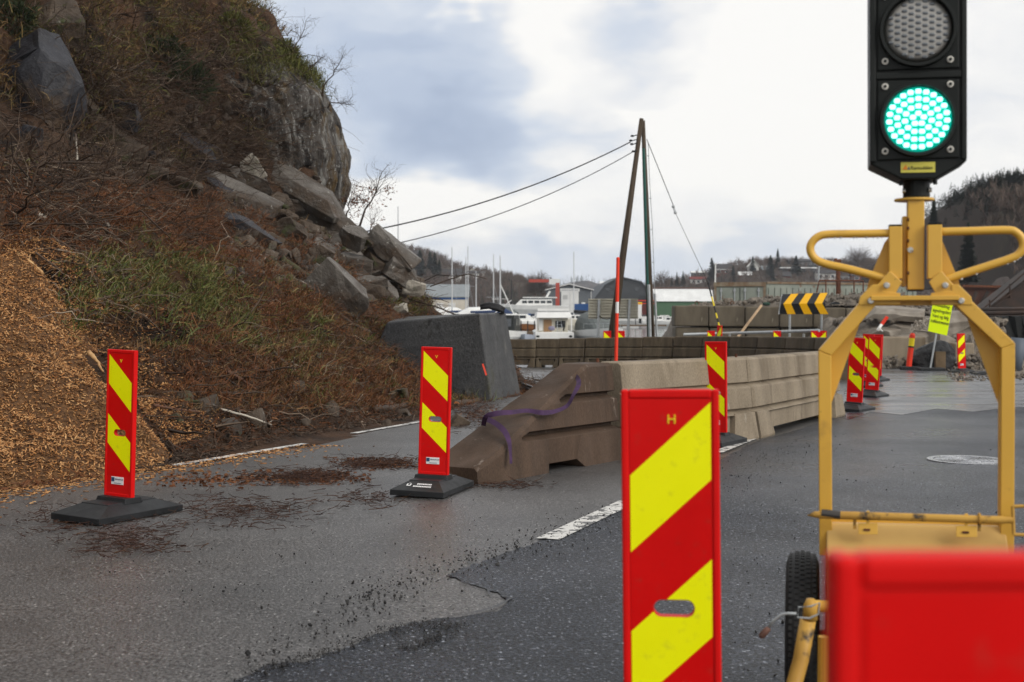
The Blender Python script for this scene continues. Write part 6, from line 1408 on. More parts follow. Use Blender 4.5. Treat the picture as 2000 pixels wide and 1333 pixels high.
# ------------------------------------------------------------------ buildings
def wallmat(n, c, **k): return material(n, c, tuple(q * .85 for q in c), scale=.7, rough=.75, **k)
W_WHITE = wallmat("white_boarding", (.62, .61, .58)); W_RED = wallmat("red_boarding", (.16, .035, .028)); W_GREY = wallmat("grey_cladding", (.105, .115, .125)); W_DGREY = wallmat("dark_grey_cladding", (.055, .058, .062)); W_GREEN = wallmat("green_cladding", (.07, .14, .075)); W_BLUE = wallmat("blue_cladding", (.02, .085, .26)); W_CREAM = wallmat("cream_boarding", (.55, .5, .42)); W_BLACK = wallmat("black_boarding", (.03, .03, .032))
R_DARK = wallmat("dark_roof_tiles", (.05, .047, .048)); R_GREY = wallmat("grey_sheet_roof", (.22, .24, .25)); R_WHITE = wallmat("white_sheet_roof", (.70, .71, .70)); R_RED = wallmat("reddish_roof", (.13, .06, .045)); M_GLASS = material("window_glass", (.03, .035, .04), rough=.08, spec=.8); M_TRIM = wallmat("white_trim", (.68, .68, .66))
def house(label, px, pb, w, wall_h, roof_h, depth, Y, wall, roof, gable=False, cat="house", name="house", wins=3, yaw=0, trim=None, door=False, base=None, on=None):
    """gable: the gable end faces the camera; sizes in photo pixels at distance Y"""
    if on is None and cat == 'house' and Y < 600: on = 'left' if px < 1100 else 'right'
    if on: Y = ground_Y(on, px, pb, Y)
    if on: w *= 1.25; wall_h *= 1.3; roof_h *= 1.2
    k = Y / FPX; c = W(px, pb, Y); t = thing(name, label, cat, c, (0, 0, R(yaw))); w *= k; h = wall_h * k; rh = roof_h * k; d = depth * k
    m = MB(); m.loft([[Vector((-w / 2, 0, z)), Vector((w / 2, 0, z)), Vector((w / 2, d, z)), Vector((-w / 2, d, z))] for z in (-1.2 if base is None else base, h)])
    if gable: m.prism([(-w / 2, 0, h), (w / 2, 0, h), (0, 0, h + rh)], (0, d, 0))
    else: m.prism([(-w / 2, 0, h), (-w / 2, d, h), (-w / 2, d / 2, h + rh)], (w, 0, 0))
    m.build("wall", wall, t, world=False)
    o = .35; th = .16; m = MB()
    if gable:
        for s in (-1, 1): m.prism([(0, -o, h + rh + .02), (s * (w / 2 + o), -o, h - o * rh / (w / 2) + .02), (s * (w / 2 + o), -o, h - o * rh / (w / 2) + th), (0, -o, h + rh + th + .02)], (0, d + 2 * o, 0))
    else:
        for s in (-1, 1): m.prism([(-w / 2 - o, d / 2, h + rh + .02), (-w / 2 - o, d / 2 + s * (d / 2 + o), h - o * rh / (d / 2) + .02), (-w / 2 - o, d / 2 + s * (d / 2 + o), h - o * rh / (d / 2) + th), (-w / 2 - o, d / 2, h + rh + th + .02)], (w + 2 * o, 0, 0))
    rf = m.build("roof", roof, t, world=False)
    if trim:
        m = MB()
        if gable:
            for s in (-1, 1): m.prism([(0, -o - .06, h + rh + .1), (s * (w / 2 + o), -o - .06, h - o * rh / (w / 2) + .1), (s * (w / 2 + o), -o - .06, h - o * rh / (w / 2) + .1 + 1.6 * k * 1), (0, -o - .06, h + rh + .1 + 1.6 * k)], (0, .05, 0))
        else: m.box((0, -o - .05, h - .1), (w + 2 * o, .05, 1.2 * k))
        m.build("verge_board", M_TRIM, rf, world=False)
    for i in range(wins):
        x = -w / 2 + w * (i + .5) / wins; ww, wh = min(w / wins * .55, 2.2), min(h * .42, 1.7)
        m = MB(); m.box((x, -.02, h * .56), (ww, .06, wh)); f = m.build("window", M_TRIM, t, world=False); m = MB(); m.box((x, -.06, h * .56), (ww * .84, .04, wh * .84)); m.build("pane", M_GLASS, f, world=False)
    if door: m = MB(); m.box((w * .2, -.03, h * .35), (1.0, .06, h * .7)); m.build("door", M_TRIM, t, world=False)
    return t
house("small white house with a dark gable roof on the left hilltop above the hall", 880, 549, 32, 10, 8, 22, 360, W_WHITE, R_DARK, wins=2)
house("white house with its gable towards the harbour on the left hill", 922, 540, 20, 6, 5, 16, 395, W_WHITE, W_CREAM, True, wins=2)
house("long low white house on the left hill behind the masts", 914, 544, 34, 8, 3, 20, 385, W_WHITE, R_DARK, wins=4)
house("square white flat-roofed house at the right end of the left hill's houses", 937, 544, 14, 9, 1, 14, 385, W_WHITE, R_GREY, wins=1)
house("dark house half hidden in trees at the left hilltop", 806, 505, 22, 7, 5, 16, 350, W_BLACK, R_DARK, wins=3)
house("red house with a gable roof left of the white house on the right-hand hill", 1412, 538, 28, 9, 8, 18, 400, W_RED, R_DARK, wins=2, trim=True)
house("white house with a steep gable on the right-hand hill", 1472, 533, 16, 10, 9, 14, 400, W_WHITE, W_WHITE, True, wins=1)
house("small white house beside the steep gabled one", 1497, 533, 12, 6, 4, 10, 400, W_WHITE, R_GREY, wins=1)
house("red and white villa with a glazed front by the guy wire", 1364, 557, 23, 9, 3, 16, 350, W_WHITE, W_RED, wins=3)
house("dark upper storey villa with flat white eaves above the red and white one", 1364, 542, 20, 7, 2, 14, 356, W_DGREY, R_WHITE, wins=2)
house("low red shed on the meadow of the right-hand hill", 1530, 545, 22, 5, 5, 14, 380, W_RED, R_DARK, wins=0)
house("red barn roofed house under the white gabled house", 1456, 542, 18, 4, 4, 12, 385, W_RED, R_WHITE, wins=1)
house("long dark apartment house with a row of windows near the right skyline", 1568, 520, 42, 7, 3, 16, 430, W_DGREY, R_DARK, wins=7)
house("terraced apartment house below the long dark one", 1560, 531, 54, 5, 1, 16, 425, W_BLACK, R_WHITE, wins=9)
house("white boarded house seen under the trailer's left handle", 1614, 549, 30, 12, 4, 18, 340, W_WHITE, R_DARK, wins=3)
house("dark red house right of the white one under the left handle", 1690, 551, 40, 10, 6, 18, 360, W_RED, R_DARK, wins=3)
house("white fenced house beneath the dark red house", 1648, 551, 18, 6, 2, 12, 330, W_WHITE, R_GREY, wins=2)
house("tiny pale house on the far blue hill", 1180, 556, 16, 3, 3, 10, 1080, W_WHITE, R_WHITE, wins=0)
def halls():
    # hall with the blue stripe
    t = house("pale boat hall with a grey roof and a broad blue stripe at the left", 865, 607, 96, 28, 22, 60, 250, W_CREAM, R_GREY, wins=0, cat="hall", name="boat_hall"); k = 250 / FPX
    m = MB(); m.box((0, -.05, 25 * k), (96 * k + .1, .1, 6.5 * k)); m.build("blue_stripe", W_BLUE, t, world=False)
    for i in range(3): m = MB(); m.box(((-30 + 24 * i) * k, -.05, 8 * k), (14 * k, .1, 14 * k)); m.build("gate", W_WHITE, t, world=False)
    # grey workshop with white doors
    t = house("grey workshop with a tall white double door beside the red jib crane", 1112, 611, 88, 43, 11, 70, 240, W_GREY, R_DARK, True, cat="workshop", name="workshop", wins=0, trim=True); k = 240 / FPX
    m = MB(); m.box((1 * k, -.06, 21 * k), (34 * k, .12, 42 * k)); d = m.build("door", M_TRIM, t, world=False); m = MB(); m.box((1 * k, -.14, 21 * k), (.6 * k, .05, 40 * k)); m.box((-8 * k, -.14, 30 * k), (9 * k, .04, 8 * k)); m.build("door_panel", wallmat("door_grey", (.45, .45, .44)), d, world=False)  # seam and panel in a darker grey than the door
    m = MB(); m.box((1 * k, -.10, 44 * k), (38 * k, .14, 6 * k)); sg = m.build("name_board", M_TRIM, t, world=False); rs = random.Random(3); m = MB(); x = -15
    while x < 17: w = rs.uniform(.8, 2); m.box(((x + w / 2) * k, -.18, 44 * k), (w * k, .03, 1.8 * k)); x += w + .8
    m.build("lettering", M_GREY_ST, sg, world=False)
    m = MB(); m.box((27 * k, -.4, 17 * k), (7 * k, .8, 6 * k)); m.build("air_unit", M_TRIM, t, world=False)
    m = MB(); m.box((42.5 * k, -.08, 21 * k), (1.2 * k, .1, 42 * k)); m.build("downpipe", M_TRIM, t, world=False)
    house("low grey annex with a pale upper storey left of the grey workshop", 1052, 612, 36, 20, 3, 30, 245, W_GREY, R_WHITE, cat="annex", name="annex", wins=1)
    house("pale cabin with two dark windows behind the boats left of the workshop", 1048, 602, 32, 16, 2, 24, 262, W_CREAM, R_DARK, cat="cabin", name="cabin", wins=2)
    # dark arched hangar: angular roofline
    Y = 262; k = Y / FPX; c = W(1211, 612, Y); t = thing("hangar", "dark grey hangar with an angular vaulted roof behind the leaning pole", "hangar", c)
    pr = [(-56, 0), (-56, 20), (-30, 54), (0, 70), (42, 60), (58, 40), (62, 0)]; m = MB(); m.prism([(x * k, 0, z * k) for x, z in pr], (0, 34, 0)); m.build("wall", W_DGREY, t, world=False)
    m = MB()
    for a, b in zip(pr[1:5], pr[2:6]): m.prism([(a[0] * k, -.4, a[1] * k + .05), (b[0] * k, -.4, b[1] * k + .05), (b[0] * k, -.4, (b[1] + 1.6) * k + .05), (a[0] * k, -.4, (a[1] + 1.6) * k + .05)], (0, 35, 0))
    rf = m.build("roof", W_GREY, t, world=False)
    for x, z in ((-24, 46), (32, 46)): m = MB(); m.box((x * k, -.06, z * k), (8 * k, .1, 5 * k)); m.build("window", M_GLASS, t, world=False)
    # white over green shed
    Y = 250; k = Y / FPX; c = W(1336, 618, Y); t = thing("storage_shed", "long storage shed, green below and white above, behind the concrete blocks", "shed", c); m = MB(); m.box((0, 8, 15 * k - .5), (116 * k, 16, 30 * k + 1)); m.build("wall", W_GREEN, t, world=False)
    m = MB(); m.prism([(-58 * k, -.3, 29 * k), (-58 * k, 2.0, 51 * k), (-58 * k, 9, 55 * k), (-58 * k, 16.2, 29 * k)], (116 * k, 0, 0)); m.build("roof", R_WHITE, t, world=False)
    m = MB(); m.box((0, 8, 56 * k), (118 * k, 1.5, 1.5 * k)); m.build("ridge_board", R_RED, t, world=False)
    # jib crane
    Y = 215; k = Y / FPX; c = W(1089, 615, Y); t = thing("jib_crane", "red quayside jib crane with a white box at its head", "crane", c); m = MB(); m.box((0, 0, 31 * k), (7.5 * k, 7.5 * k, 62 * k)); m.build("post", material("crane_red", (.36, .06, .04), rough=.5), t, world=False)
    m = MB(); m.box((-32 * k, 0, 66 * k), (48 * k, 4 * k, 6 * k)); m.build("arm", bpy.data.materials["crane_red"], t, world=False); m = MB(); m.box((-6 * k, -.1, 64.5 * k), (21 * k, 5 * k, 10.5 * k)); m.build("head_box", M_TRIM, t, world=False)
    m = MB(); m.box((-13 * k, 0, 71 * k), (3 * k, 3 * k, 3 * k)); m.build("motor", M_BLK, t, world=False)
    for px, pb, w, h, Y, mt, nm, lab, cat in ((1136, 612, 28, 18, 230, W_BLUE, "shipping_container", "blue container in front of the grey workshop's right corner", "container"), (1254, 615, 20, 18, 235, W_RED, "skip", "red skip on the quay right of the leaning pole", "skip")):
        k = Y / FPX; c = W(px, pb, Y); t = thing(nm, lab, cat, c); m = MB(); m.box((0, 1.2, h * k / 2), (w * k, 2.4, h * k)); m.build("body", mt, t, world=False); m = MB()
        for i in range(9): m.box((-w * k / 2 + w * k * (i + .5) / 9, -.04, h * k / 2), (w * k / 22, .08, h * k * .86))
        m.build("ribs", mt, t, world=False)
    Y = 236; k = Y / FPX; c = W(1250, 597, Y); t = thing("crate", "small yellow tank standing on the red skip", "tank", c); m = MB(); m.box((0, 1.2, 3 * k), (10 * k, 1.5, 6 * k)); m.build("body", M_YELLOW_L, t, world=False, bevel=.1)
halls()
def containers():
    Y = 66.0; k = Y / FPX; M_CONT = material("weathered_grey_green_steel", (.23, .25, .215), (.17, .19, .165), scale=1.2, rough=.6, bump=.1, dirt_light=[((.13, .065, .03), 1.6, .60, .70), ((.30, .31, .28), 2.5, .62, .72)])
    M_RST = material("container_rust", (.13, .075, .04), (.22, .19, .14), scale=3, rough=.8)
    zb = gz(60); a, b = W(1395, 552, Y), W(1495, 552, Y); c = Vector(((a.x + b.x) / 2, Y, zb)); H = a.z - zb; w = b.x - a.x
    t = thing("shipping_container", "weathered grey-green container showing its rusty double doors", "container", c, (0, 0, R(-10)))
    m = MB(); m.box((0, 3.05, H / 2), (w, 6.1, H)); m.build("body", M_CONT, t, world=False)
    m = MB(); m.box((0, -.04, H - .1), (w + .02, .1, .22))
    for x in (-w / 2 + .07, w / 2 - .07): m.box((x, -.03, H / 2), (.13, .1, H))
    m.build("door_frame", M_RST, t, world=False)
    for s in (-1, 1):
        m = MB(); m.box((s * w * .235, -.03, H / 2 - .1), (w * .44, .06, H - .35)); d = m.build("door", M_CONT, t, world=False)
        m = MB()
        for f in (.10, .36): m.tube([Vector((s * w * f, -.09, .1)), Vector((s * w * f, -.09, H - .28))], .028, 8)
        for z in (H - .42, H * .62):
            for f in (.10, .36): m.box((s * w * f, -.10, z), (.12, .05, .10))
        m.build("locking_bar", M_STEEL, d, world=False); m = MB(); m.box((s * w * .22, -.12, H * .58), (.5, .04, .05)); m.build("handle", M_RUST, d, world=False)
    p0, p1 = W(1497, 551, Y - .1), W(1790, 551.5, Y + 4.5); t2 = thing("shipping_container", "long grey-green container seen along its ribbed side", "container", (p0.x, p0.y, zb)); d = (p1 - p0); d.z = 0; L = d.length; d.normalize(); n = Vector((-d.y, d.x, 0)); H2 = p0.z - zb
    m = MB(); q = Vector((p0.x, p0.y, zb)); m.prism([q, q + d * L, q + d * L + n * 2.44, q + n * 2.44], (0, 0, H2)); m.build("body", M_CONT, t2)
    m = MB(); nr = 26
    for i in range(nr):
        s = q + d * (L * (i + .3) / nr) - n * .045; m.prism([s, s + d * (L / nr * .55), s + d * (L / nr * .55) + n * .04, s + n * .04], (0, 0, H2 - .30))
    m.build("ribs", M_CONT, t2); m = MB(); s = q - n * .06; m.prism([s + Vector((0, 0, H2 - .10)), s + d * L + Vector((0, 0, H2 - .10)), s + d * L + n * .05 + Vector((0, 0, H2 - .10)), s + n * .05 + Vector((0, 0, H2 - .10))], (0, 0, .11)); m.build("top_rail", M_RST, t2)
    # railings and a rusty post in front
    t = thing("railing", "thin rusty railing standing on the crushed stone before the long container", "railing", W(1650, 590, 57)); m = MB()
    for a, b in (((1600, 548), (1686, 549)), ((1613, 549), (1613, 577)), ((1641, 549), (1641, 577)), ((1686, 549), (1686, 577)), ((1600, 548), (1595, 574)), ((1668, 549), (1668, 577))): m.tube([W(*a, 57), W(*b, 57)], .03, 6)
    m.build("rails", M_RUST, t)
    t = thing("rusty_post", "thick rusty post with a fitting on top behind the railing", "post", W(1637, 578, 57.4)); m = MB(); m.tube([W(1637, 580, 57.4), W(1637, 510, 57.4)], .10, 8); m.tube([W(1629, 512, 57.4), W(1642, 510, 57.4)], .09, 8); m.tube([W(1632, 513, 57.4), W(1632, 505, 57.4)], .08, 8); m.build("post_body", M_RUST, t)
    t = thing("street_lamp", "slender grey lamp pole behind the ribbed container", "street lamp", W(1599, 560, 75)); m = MB(); m.tube([W(1599, 575, 75), W(1599, 522, 75)], .05, 8); m.tube([W(1599, 522, 75), W(1605, 520, 75)], .04, 6); m.build("pole", M_STEEL, t)
    t = thing("flagpole", "white flagpole rising behind the left end of the double-door container", "flagpole", W(1397, 560, 120)); m = MB(); m.tube([W(1396.5, 575, 120), W(1397.5, 516, 120)], [.09, .05], 8); m.sphere(W(1397.5, 516, 120), .09, 5); m.build("pole", M_TRIM, t)
containers()
def right_plant():
    M_DK = material("dark_machine_steel", (.022, .019, .018), (.05, .03, .022), scale=1.5, rough=.6); M_NET = material("black_mesh_fabric", (.012, .013, .013), rough=.8, bump=.6, bscale=3, bdist=.1)
    t = thing("conveyor", "dark inclined machine ramp with railing at the right edge", "conveyor", W(1960, 640, 52)); m = MB(); a, b = W(1905, 640, 52), W(2060, 520, 52); m.bar(a, b, 1.0, 1.6); m.build("ramp_body", M_DK, t)
    m = MB(); m.tube([a + Vector((-.2, -.9, .6)), b + Vector((-.2, -.9, .9))], .035, 6); m.tube([a + Vector((-.2, -.9, .3)), b + Vector((-.2, -.9, .45))], .03, 6)
    for f in (.15, .4, .65, .9): p = a.lerp(b, f); m.tube([p + Vector((-.2, -.85, .2)), p + Vector((-.25, -.9, .75))], .035, 6)
    m.build("railing", M_DK, t)
    t = thing("barge", "rusty brown barge hull lying behind the machine ramp", "barge", W(1925, 600, 70)); m = MB(); m.loft([[W(1878, y, Y) for y, Y in ((556, 70), (600, 70), (600, 78), (556, 78))], [W(1895, y, Y) for y, Y in ((558, 70), (606, 70), (606, 78), (558, 78))], [W(2040, y, Y) for y, Y in ((560, 70), (606, 70), (606, 78), (560, 78))]]); m.build("hull", material("rusty_hull_paint", (.10, .045, .03), (.06, .03, .024), scale=.8, rough=.75), t)
    m = MB(); m.bar(W(1880, 559, 69.8), W(2040, 562, 69.8), .12, .2); m.build("rubbing_strake", M_RUST, t); m = MB()
    for x0, x1 in ((1893, 1908), (1912, 1930)): m.bar(W(x0, 600, 69.7), W(x1, 570, 69.7), .16, .1)
    m.build("braces", M_DK, t)
    t = thing("pipe_rack", "black pipes stacked along the fence at the right edge", "pipes", W(1950, 612, 47))
    for y, r in ((605, .07), (612, .09), (619, .06)): m = MB(); m.tube([W(1898 + (y - 605), y, 47), W(2050, y - 2, 47)], r, 10); m.build("pipe", M_DK, t)
    t = thing("mesh_fence", "black mesh fabric screen below the pipes at the right edge", "screen", W(1960, 700, 46.5)); m = MB(); n = 12
    m.loft([[W(1905 + (2060 - 1905) * i / n, 617 + (0 if i % 2 else 3), 46.4 + .1 * (i % 3)), W(1925 + (2060 - 1925) * i / n, 690, 46.4 + .12 * ((i + 1) % 3)), W(1925 + (2060 - 1925) * i / n, 690, 46.6 + .12 * ((i + 1) % 3)), W(1905 + (2060 - 1905) * i / n, 617, 46.6 + .1 * (i % 3))] for i in range(n + 1)]); m.build("fabric", M_NET, t)
    t = thing("floodlight", "round amber work lamp glinting under the barge hull", "work lamp", W(1930, 588, 60)); m = MB(); m.sphere(W(1930, 588, 60), .13, 6); m.build("lamp_glass", material("amber_glass", (.55, .26, .12), rough=.2), t, smooth=True); m = MB(); m.tube([W(1930, 591, 60.2), W(1930, 606, 60.2)], .04, 6); m.build("stand", M_DK, t)
right_plant()

# ------------------------------------------------------------------ boats
M_GEL = material("white_gelcoat", (.70, .70, .68), (.62, .62, .60), scale=1.5, rough=.3); M_GEL2 = material("cream_gelcoat", (.62, .58, .48), rough=.35); M_VARN = material("varnished_hull", (.22, .09, .03), (.15, .06, .02), scale=2, rough=.35); M_NAVY = material("navy_canvas", (.02, .035, .085), rough=.8); M_GCANV = material("grey_canvas", (.12, .135, .13), (.09, .10, .10), scale=1.5, rough=.8); M_ALU = material("mast_aluminium", (.52, .53, .54), rough=.4, metal=.4); M_ANTI = material("dark_bottom_paint", (.02, .03, .05), rough=.6); M_BLUEHULL = material("blue_hull", (.03, .08, .2), rough=.35)
def hull(t, L, Bm, fb, mat, draft=.45, name="hull", lift=0.0, strake=None):
    """bow towards +x of the boat"""
    m = MB(); rings = []
    for i in range(13):
        s = i / 12; x = -L / 2 + L * s; b = Bm / 2 * (1 - max(0, (s - .45) / .55) ** 2.3) * (.86 + .14 * min(1, s * 4)); b = max(b, .02); h = fb * (1 + .38 * s ** 2.2); kx = .05 * L * s ** 2
        rings.append([Vector((x + kx, -b, h + lift)), Vector((x + kx * .6, -b * .93, h * .45 + lift)), Vector((x, -b * .62, -draft * .55 + lift)), Vector((x, 0, -draft * (1 - .8 * s ** 4) + lift)), Vector((x, b * .62, -draft * .55 + lift)), Vector((x + kx * .6, b * .93, h * .45 + lift)), Vector((x + kx, b, h + lift)), Vector((x + kx, 0, h + .05 + lift))])
    m.loft(rings); return m.build(name, mat, t, world=False)
def cabin(t, x0, x1, w, z0, h, mat, rake=.35, wins=3, name="cabin"):
    m = MB(); top = [(x0 + .05, z0 + h), (x1 - rake, z0 + h)]; m.loft([[Vector((x0, s * w / 2, z0)), Vector((x1, s * w / 2, z0)), Vector((x1 - rake, s * w / 2 * .88, z0 + h)), Vector((x0 + .08, s * w / 2 * .88, z0 + h))] for s in (-1, 1)]); c = m.build(name, mat, t, world=False, bevel=.03)
    for s in (-1, 1):
        for i in range(wins):
            a = x0 + .12 + (x1 - rake - x0 - .1) * i / wins; b = a + (x1 - rake - x0 - .1) / wins * .78; y = s * (w / 2 * .945 + .012); m = MB(); m.box(((a + b) / 2, y, z0 + h * .58), (b - a, .05, h * .42)); m.build("window", M_GLASS, c, world=False)
    m = MB(); m.box((x1 - rake * .45 + .01, 0, z0 + h * .55), (.05, w * .72, h * .5), Matrix.Rotation(-math.atan2(rake, h), 3, 'Y')); m.build("windscreen", M_GLASS, c, world=False); return c
def boat(label, px, Y, yaw, group=None, name="motor_boat", cat="boat", z=WL, low=.74):
    t = thing(name, label, cat, (W(px, 640, Y).x, Y, z), (0, 0, R(yaw)), group); t.scale = (1, 1, low if name != "sail_boat" else 1); return t
def rail(t, L, Bm, z, x0=0.0):
    m = MB(); pts = [Vector((x0, s * Bm * .46, z)) for s in (-1,)] + [Vector((L * .42, -Bm * .22, z + .1)), Vector((L * .5, 0, z + .15)), Vector((L * .42, Bm * .22, z + .1)), Vector((x0, Bm * .46, z))]; m.tube(pts, .02, 5)
    for p in pts: m.tube([p, p - Vector((0, 0, .5))], .018, 5)
    m.build("rail", M_STEEL, t, world=False)
def marina():
    # 1 cruiser seen from its stern
    t = boat("white cabin cruiser seen from its open stern, moored behind the dark barrier", 1076, 104, 92, cat="motor boat", low=.62); hull(t, 8.6, 3.0, 1.05, M_GEL)
    m = MB(); m.box((-4.15, 0, .62), (.5, 3.05, .85)); tr = m.build("transom", M_GEL, t, world=False, bevel=.06)
    for y in (-1.25, 1.3): m = MB(); m.tube([Vector((-4.42, y, .55)), Vector((-4.36, y, .55))], .14, 14); m.build("port_hole", M_BLK, tr, world=False)
    m = MB(); m.box((-1.2, 0, 1.95), (3.6, 2.3, 1.9)); cb = m.build("cabin", M_GEL2, t, world=False, bevel=.04)
    m = MB(); m.box((-3.03, .45, 1.85), (.06, .62, 1.6)); m.build("door", material("cabin_wood", (.30, .18, .09), rough=.5), cb, world=False); m = MB(); m.box((-3.03, -.55, 2.05), (.06, .8, .8)); m.build("window", M_GLASS, cb, world=False); m = MB(); m.box((-3.05, 1.0, 1.95), (.05, .3, 1.5)); m.build("curtain", M_TRIM, cb, world=False)
    m = MB(); m.loft([[Vector((-3.7, s * 1.42, 2.85)), Vector((1.2, s * 1.35, 2.85)), Vector((1.0, s * 1.2, 3.55)), Vector((-3.4, s * 1.32, 3.6))] for s in (-1, 1)]); fb = m.build("flybridge", M_GEL, t, world=False, bevel=.08)
    m = MB(); m.box((-3.2, 0, 3.9), (.2, 2.5, .3)); m.tube([Vector((-3.4, -1.2, 3.55)), Vector((-3.4, 1.2, 3.55))], .03, 6); m.build("coaming", M_GEL, fb, world=False)
    m = MB()
    for s in (-.28, -.62): m.tube([Vector((-3.6, s, .9)), Vector((-3.2, s, 3.1))], .025, 6)
    for z in (1.2, 1.6, 2.0, 2.4): m.tube([Vector((-3.62 + (z - .9) * .18, -.28, z)), Vector((-3.62 + (z - .9) * .18, -.62, z))], .02, 6)
    m.build("ladder", M_STEEL, t, world=False)
    m = MB(); m.tube([Vector((-3.5, -.75, 1.2)), Vector((-3.5, -.85, 2.0)), Vector((-3.45, -.7, 2.5))], .06, 8); m.build("hose", M_BLK, t, world=False)
    m = MB(); m.sphere(Vector((-3.9, .2, 1.55)), .3, 6, sc=(.4, .9, 1.1)); m.build("flag_bundle", material("greyish_flag", (.2, .19, .26), rough=.8), t, smooth=True, world=False)
    for s in (-1.38, 1.38): m = MB(); m.box((-3.6, s, 1.85), (.12, .1, 2.0)); m.build("awning_post", M_GEL, t, world=False)
    m = MB(); m.tube([Vector((-2, .5, 3.6)), Vector((-2, .5, 5.1))], .02, 5); m.build("aerial", M_TRIM, t, world=False)
    # 2 boat under a grey canopy
    t = boat("white motor boat under a grey canvas canopy right of the cabin cruiser", 1172, 100, -78, cat="motor boat"); hull(t, 7.6, 3.3, 1.05, M_GEL); m = MB()
    m.loft([[Vector((x, w * math.cos(a), 1.0 + h * math.sin(a) ** .8)) for a in [math.pi * q / 10 for q in range(11)]] for x, w, h in ((-3.4, 1.2, .9), (-2.6, 1.4, 2.1), (-.6, 1.4, 2.2), (.6, 1.3, 1.7), (2.0, 1.0, .5))]); m.build("canopy", M_GCANV, t, world=False); rail(t, 7.6, 3.0, 1.75, .2)
    m = MB(); m.tube([Vector((-3.2, 1.45, 1.4)), Vector((.6, 1.5, 1.5)), Vector((2.6, 1.0, 1.5))], .05, 6); m.build("fender_strip", M_BLK, t, world=False)
    for i, x in enumerate((-1.2, .3)): m = MB(); m.tube([Vector((x, 1.68, .4)), Vector((x, 1.68, 1.0))], .13, 10); m.build("fender", M_BLK, t, smooth=True, world=False)
    # 3 pilothouse boat cut by the retaining wall
    t = boat("white boat with a black-framed wheelhouse just right of the retaining wall", 985, 98, -100, cat="motor boat"); hull(t, 7.0, 2.8, .95, M_GEL); cabin(t, -1.6, 1.2, 2.0, 1.0, 1.7, M_BLK, .5, 2, "wheelhouse")
    t = boat("small grey tender boat floating between the wheelhouse boat and the cabin cruiser", 1023, 99, -88, name="tender", cat="dinghy"); hull(t, 3.0, 1.8, .55, material("pale_blue_rubber", (.33, .36, .42), rough=.5))
    # 4 varnished boat
    t = boat("white-cabined boat with a varnished brown hull behind the wheelhouse boat", 1012, 135, 4, cat="motor boat"); hull(t, 9.5, 3.0, 1.15, M_VARN); m = MB(); m.box((0, 0, 1.45), (8.0, 2.9, .55)); m.build("gunwale", M_GEL, t, world=False, bevel=.1); cabin(t, -2.6, 1.8, 2.2, 1.7, .95, M_GEL, .9, 4); m = MB(); m.tube([Vector((-3, -1.4, 2.3)), Vector((-.8, -1.3, 4.6))], .05, 6); m.build("boom", M_TRIM, t, world=False)
    # 5 boat ashore
    t = boat("large white motor cruiser propped up ashore in front of the grey annex", 1035, 205, 178, cat="motor boat", z=.75); hull(t, 12.5, 3.8, 1.5, M_GEL, 1.2); m = MB(); m.box((-.4, 0, -.55), (10, 3.0, .9)); m.build("bottom", M_ANTI, t, world=False, bevel=.3); cabin(t, -3.6, 2.4, 3.0, 1.6, 1.3, M_GEL, 1.0, 5); m = MB(); m.box((-1.6, 0, 3.3), (5.5, 2.8, .22)); m.build("flybridge", M_GEL, t, world=False, bevel=.05); m = MB(); m.tube([Vector((-2.6, 0, 3.3)), Vector((-3.2, 0, 4.7))], .18, 8); m.build("radar_arch", M_GEL, t, world=False)
    # 6 sailing yacht with dark gear
    t = boat("white sailing boat with dark sail covers right of the cabin cruiser", 1124, 150, 176, name="sail_boat", cat="sailing boat"); hull(t, 8.0, 2.6, 1.2, M_GEL2); cabin(t, -1.5, 1.4, 1.8, 1.2, .6, M_GEL, .6, 3); m = MB(); m.tube([Vector((.2, 0, 1.2)), Vector((.2, 0, 9.2))], [.07, .05], 8); m.build("mast", M_ALU, t, world=False); m = MB(); m.tube([Vector((-3.2, 0, 2.0)), Vector((.2, 0, 2.2))], .2, 8); m.build("sail_cover", M_RUB, t, world=False, smooth=True)
    # 7 workboat with red rails by the hangar
    t = boat("white work boat with red railings moored by the hangar", 1222, 225, 8, cat="work boat"); hull(t, 10, 3.2, 1.3, M_GEL); m = MB(); m.box((.5, 0, 2.9), (4.2, 2.6, 3.2)); c = m.build("wheelhouse", M_GEL, t, world=False, bevel=.1)
    for z in (4.7, 5.4): m = MB(); m.box((.5, 0, z), (9, 2.8, .18)); m.build("red_rail", M_ORANGE, t, world=False)
    m = MB(); m.box((.2, -1.32, 3.4), (.8, .06, 1.4)); m.build("door", M_BLK, c, world=False)
    # 8 white boats by the blocks
    for px, Y, yaw, lab, L in ((1285, 200, 12, "small white motor boat with its bow up beside the green shed", 5.6), (1308, 182, 170, "white open boat moored left of the concrete blocks", 6.2), (1298, 230, 60, "white boat with a covered cockpit in front of the green shed", 5.2)):
        t = boat(lab, px, Y, yaw, "white boats by the green shed", cat="motor boat"); hull(t, L, 2.2, .95, M_GEL); cabin(t, -.8, 1.0, 1.5, 1.0, .9, M_GEL, .5, 2); m = MB(); m.box((-L / 2 - .1, 0, .9), (.35, .5, 1.0)); m.build("outboard_motor", M_BLK, t, world=False, bevel=.08)
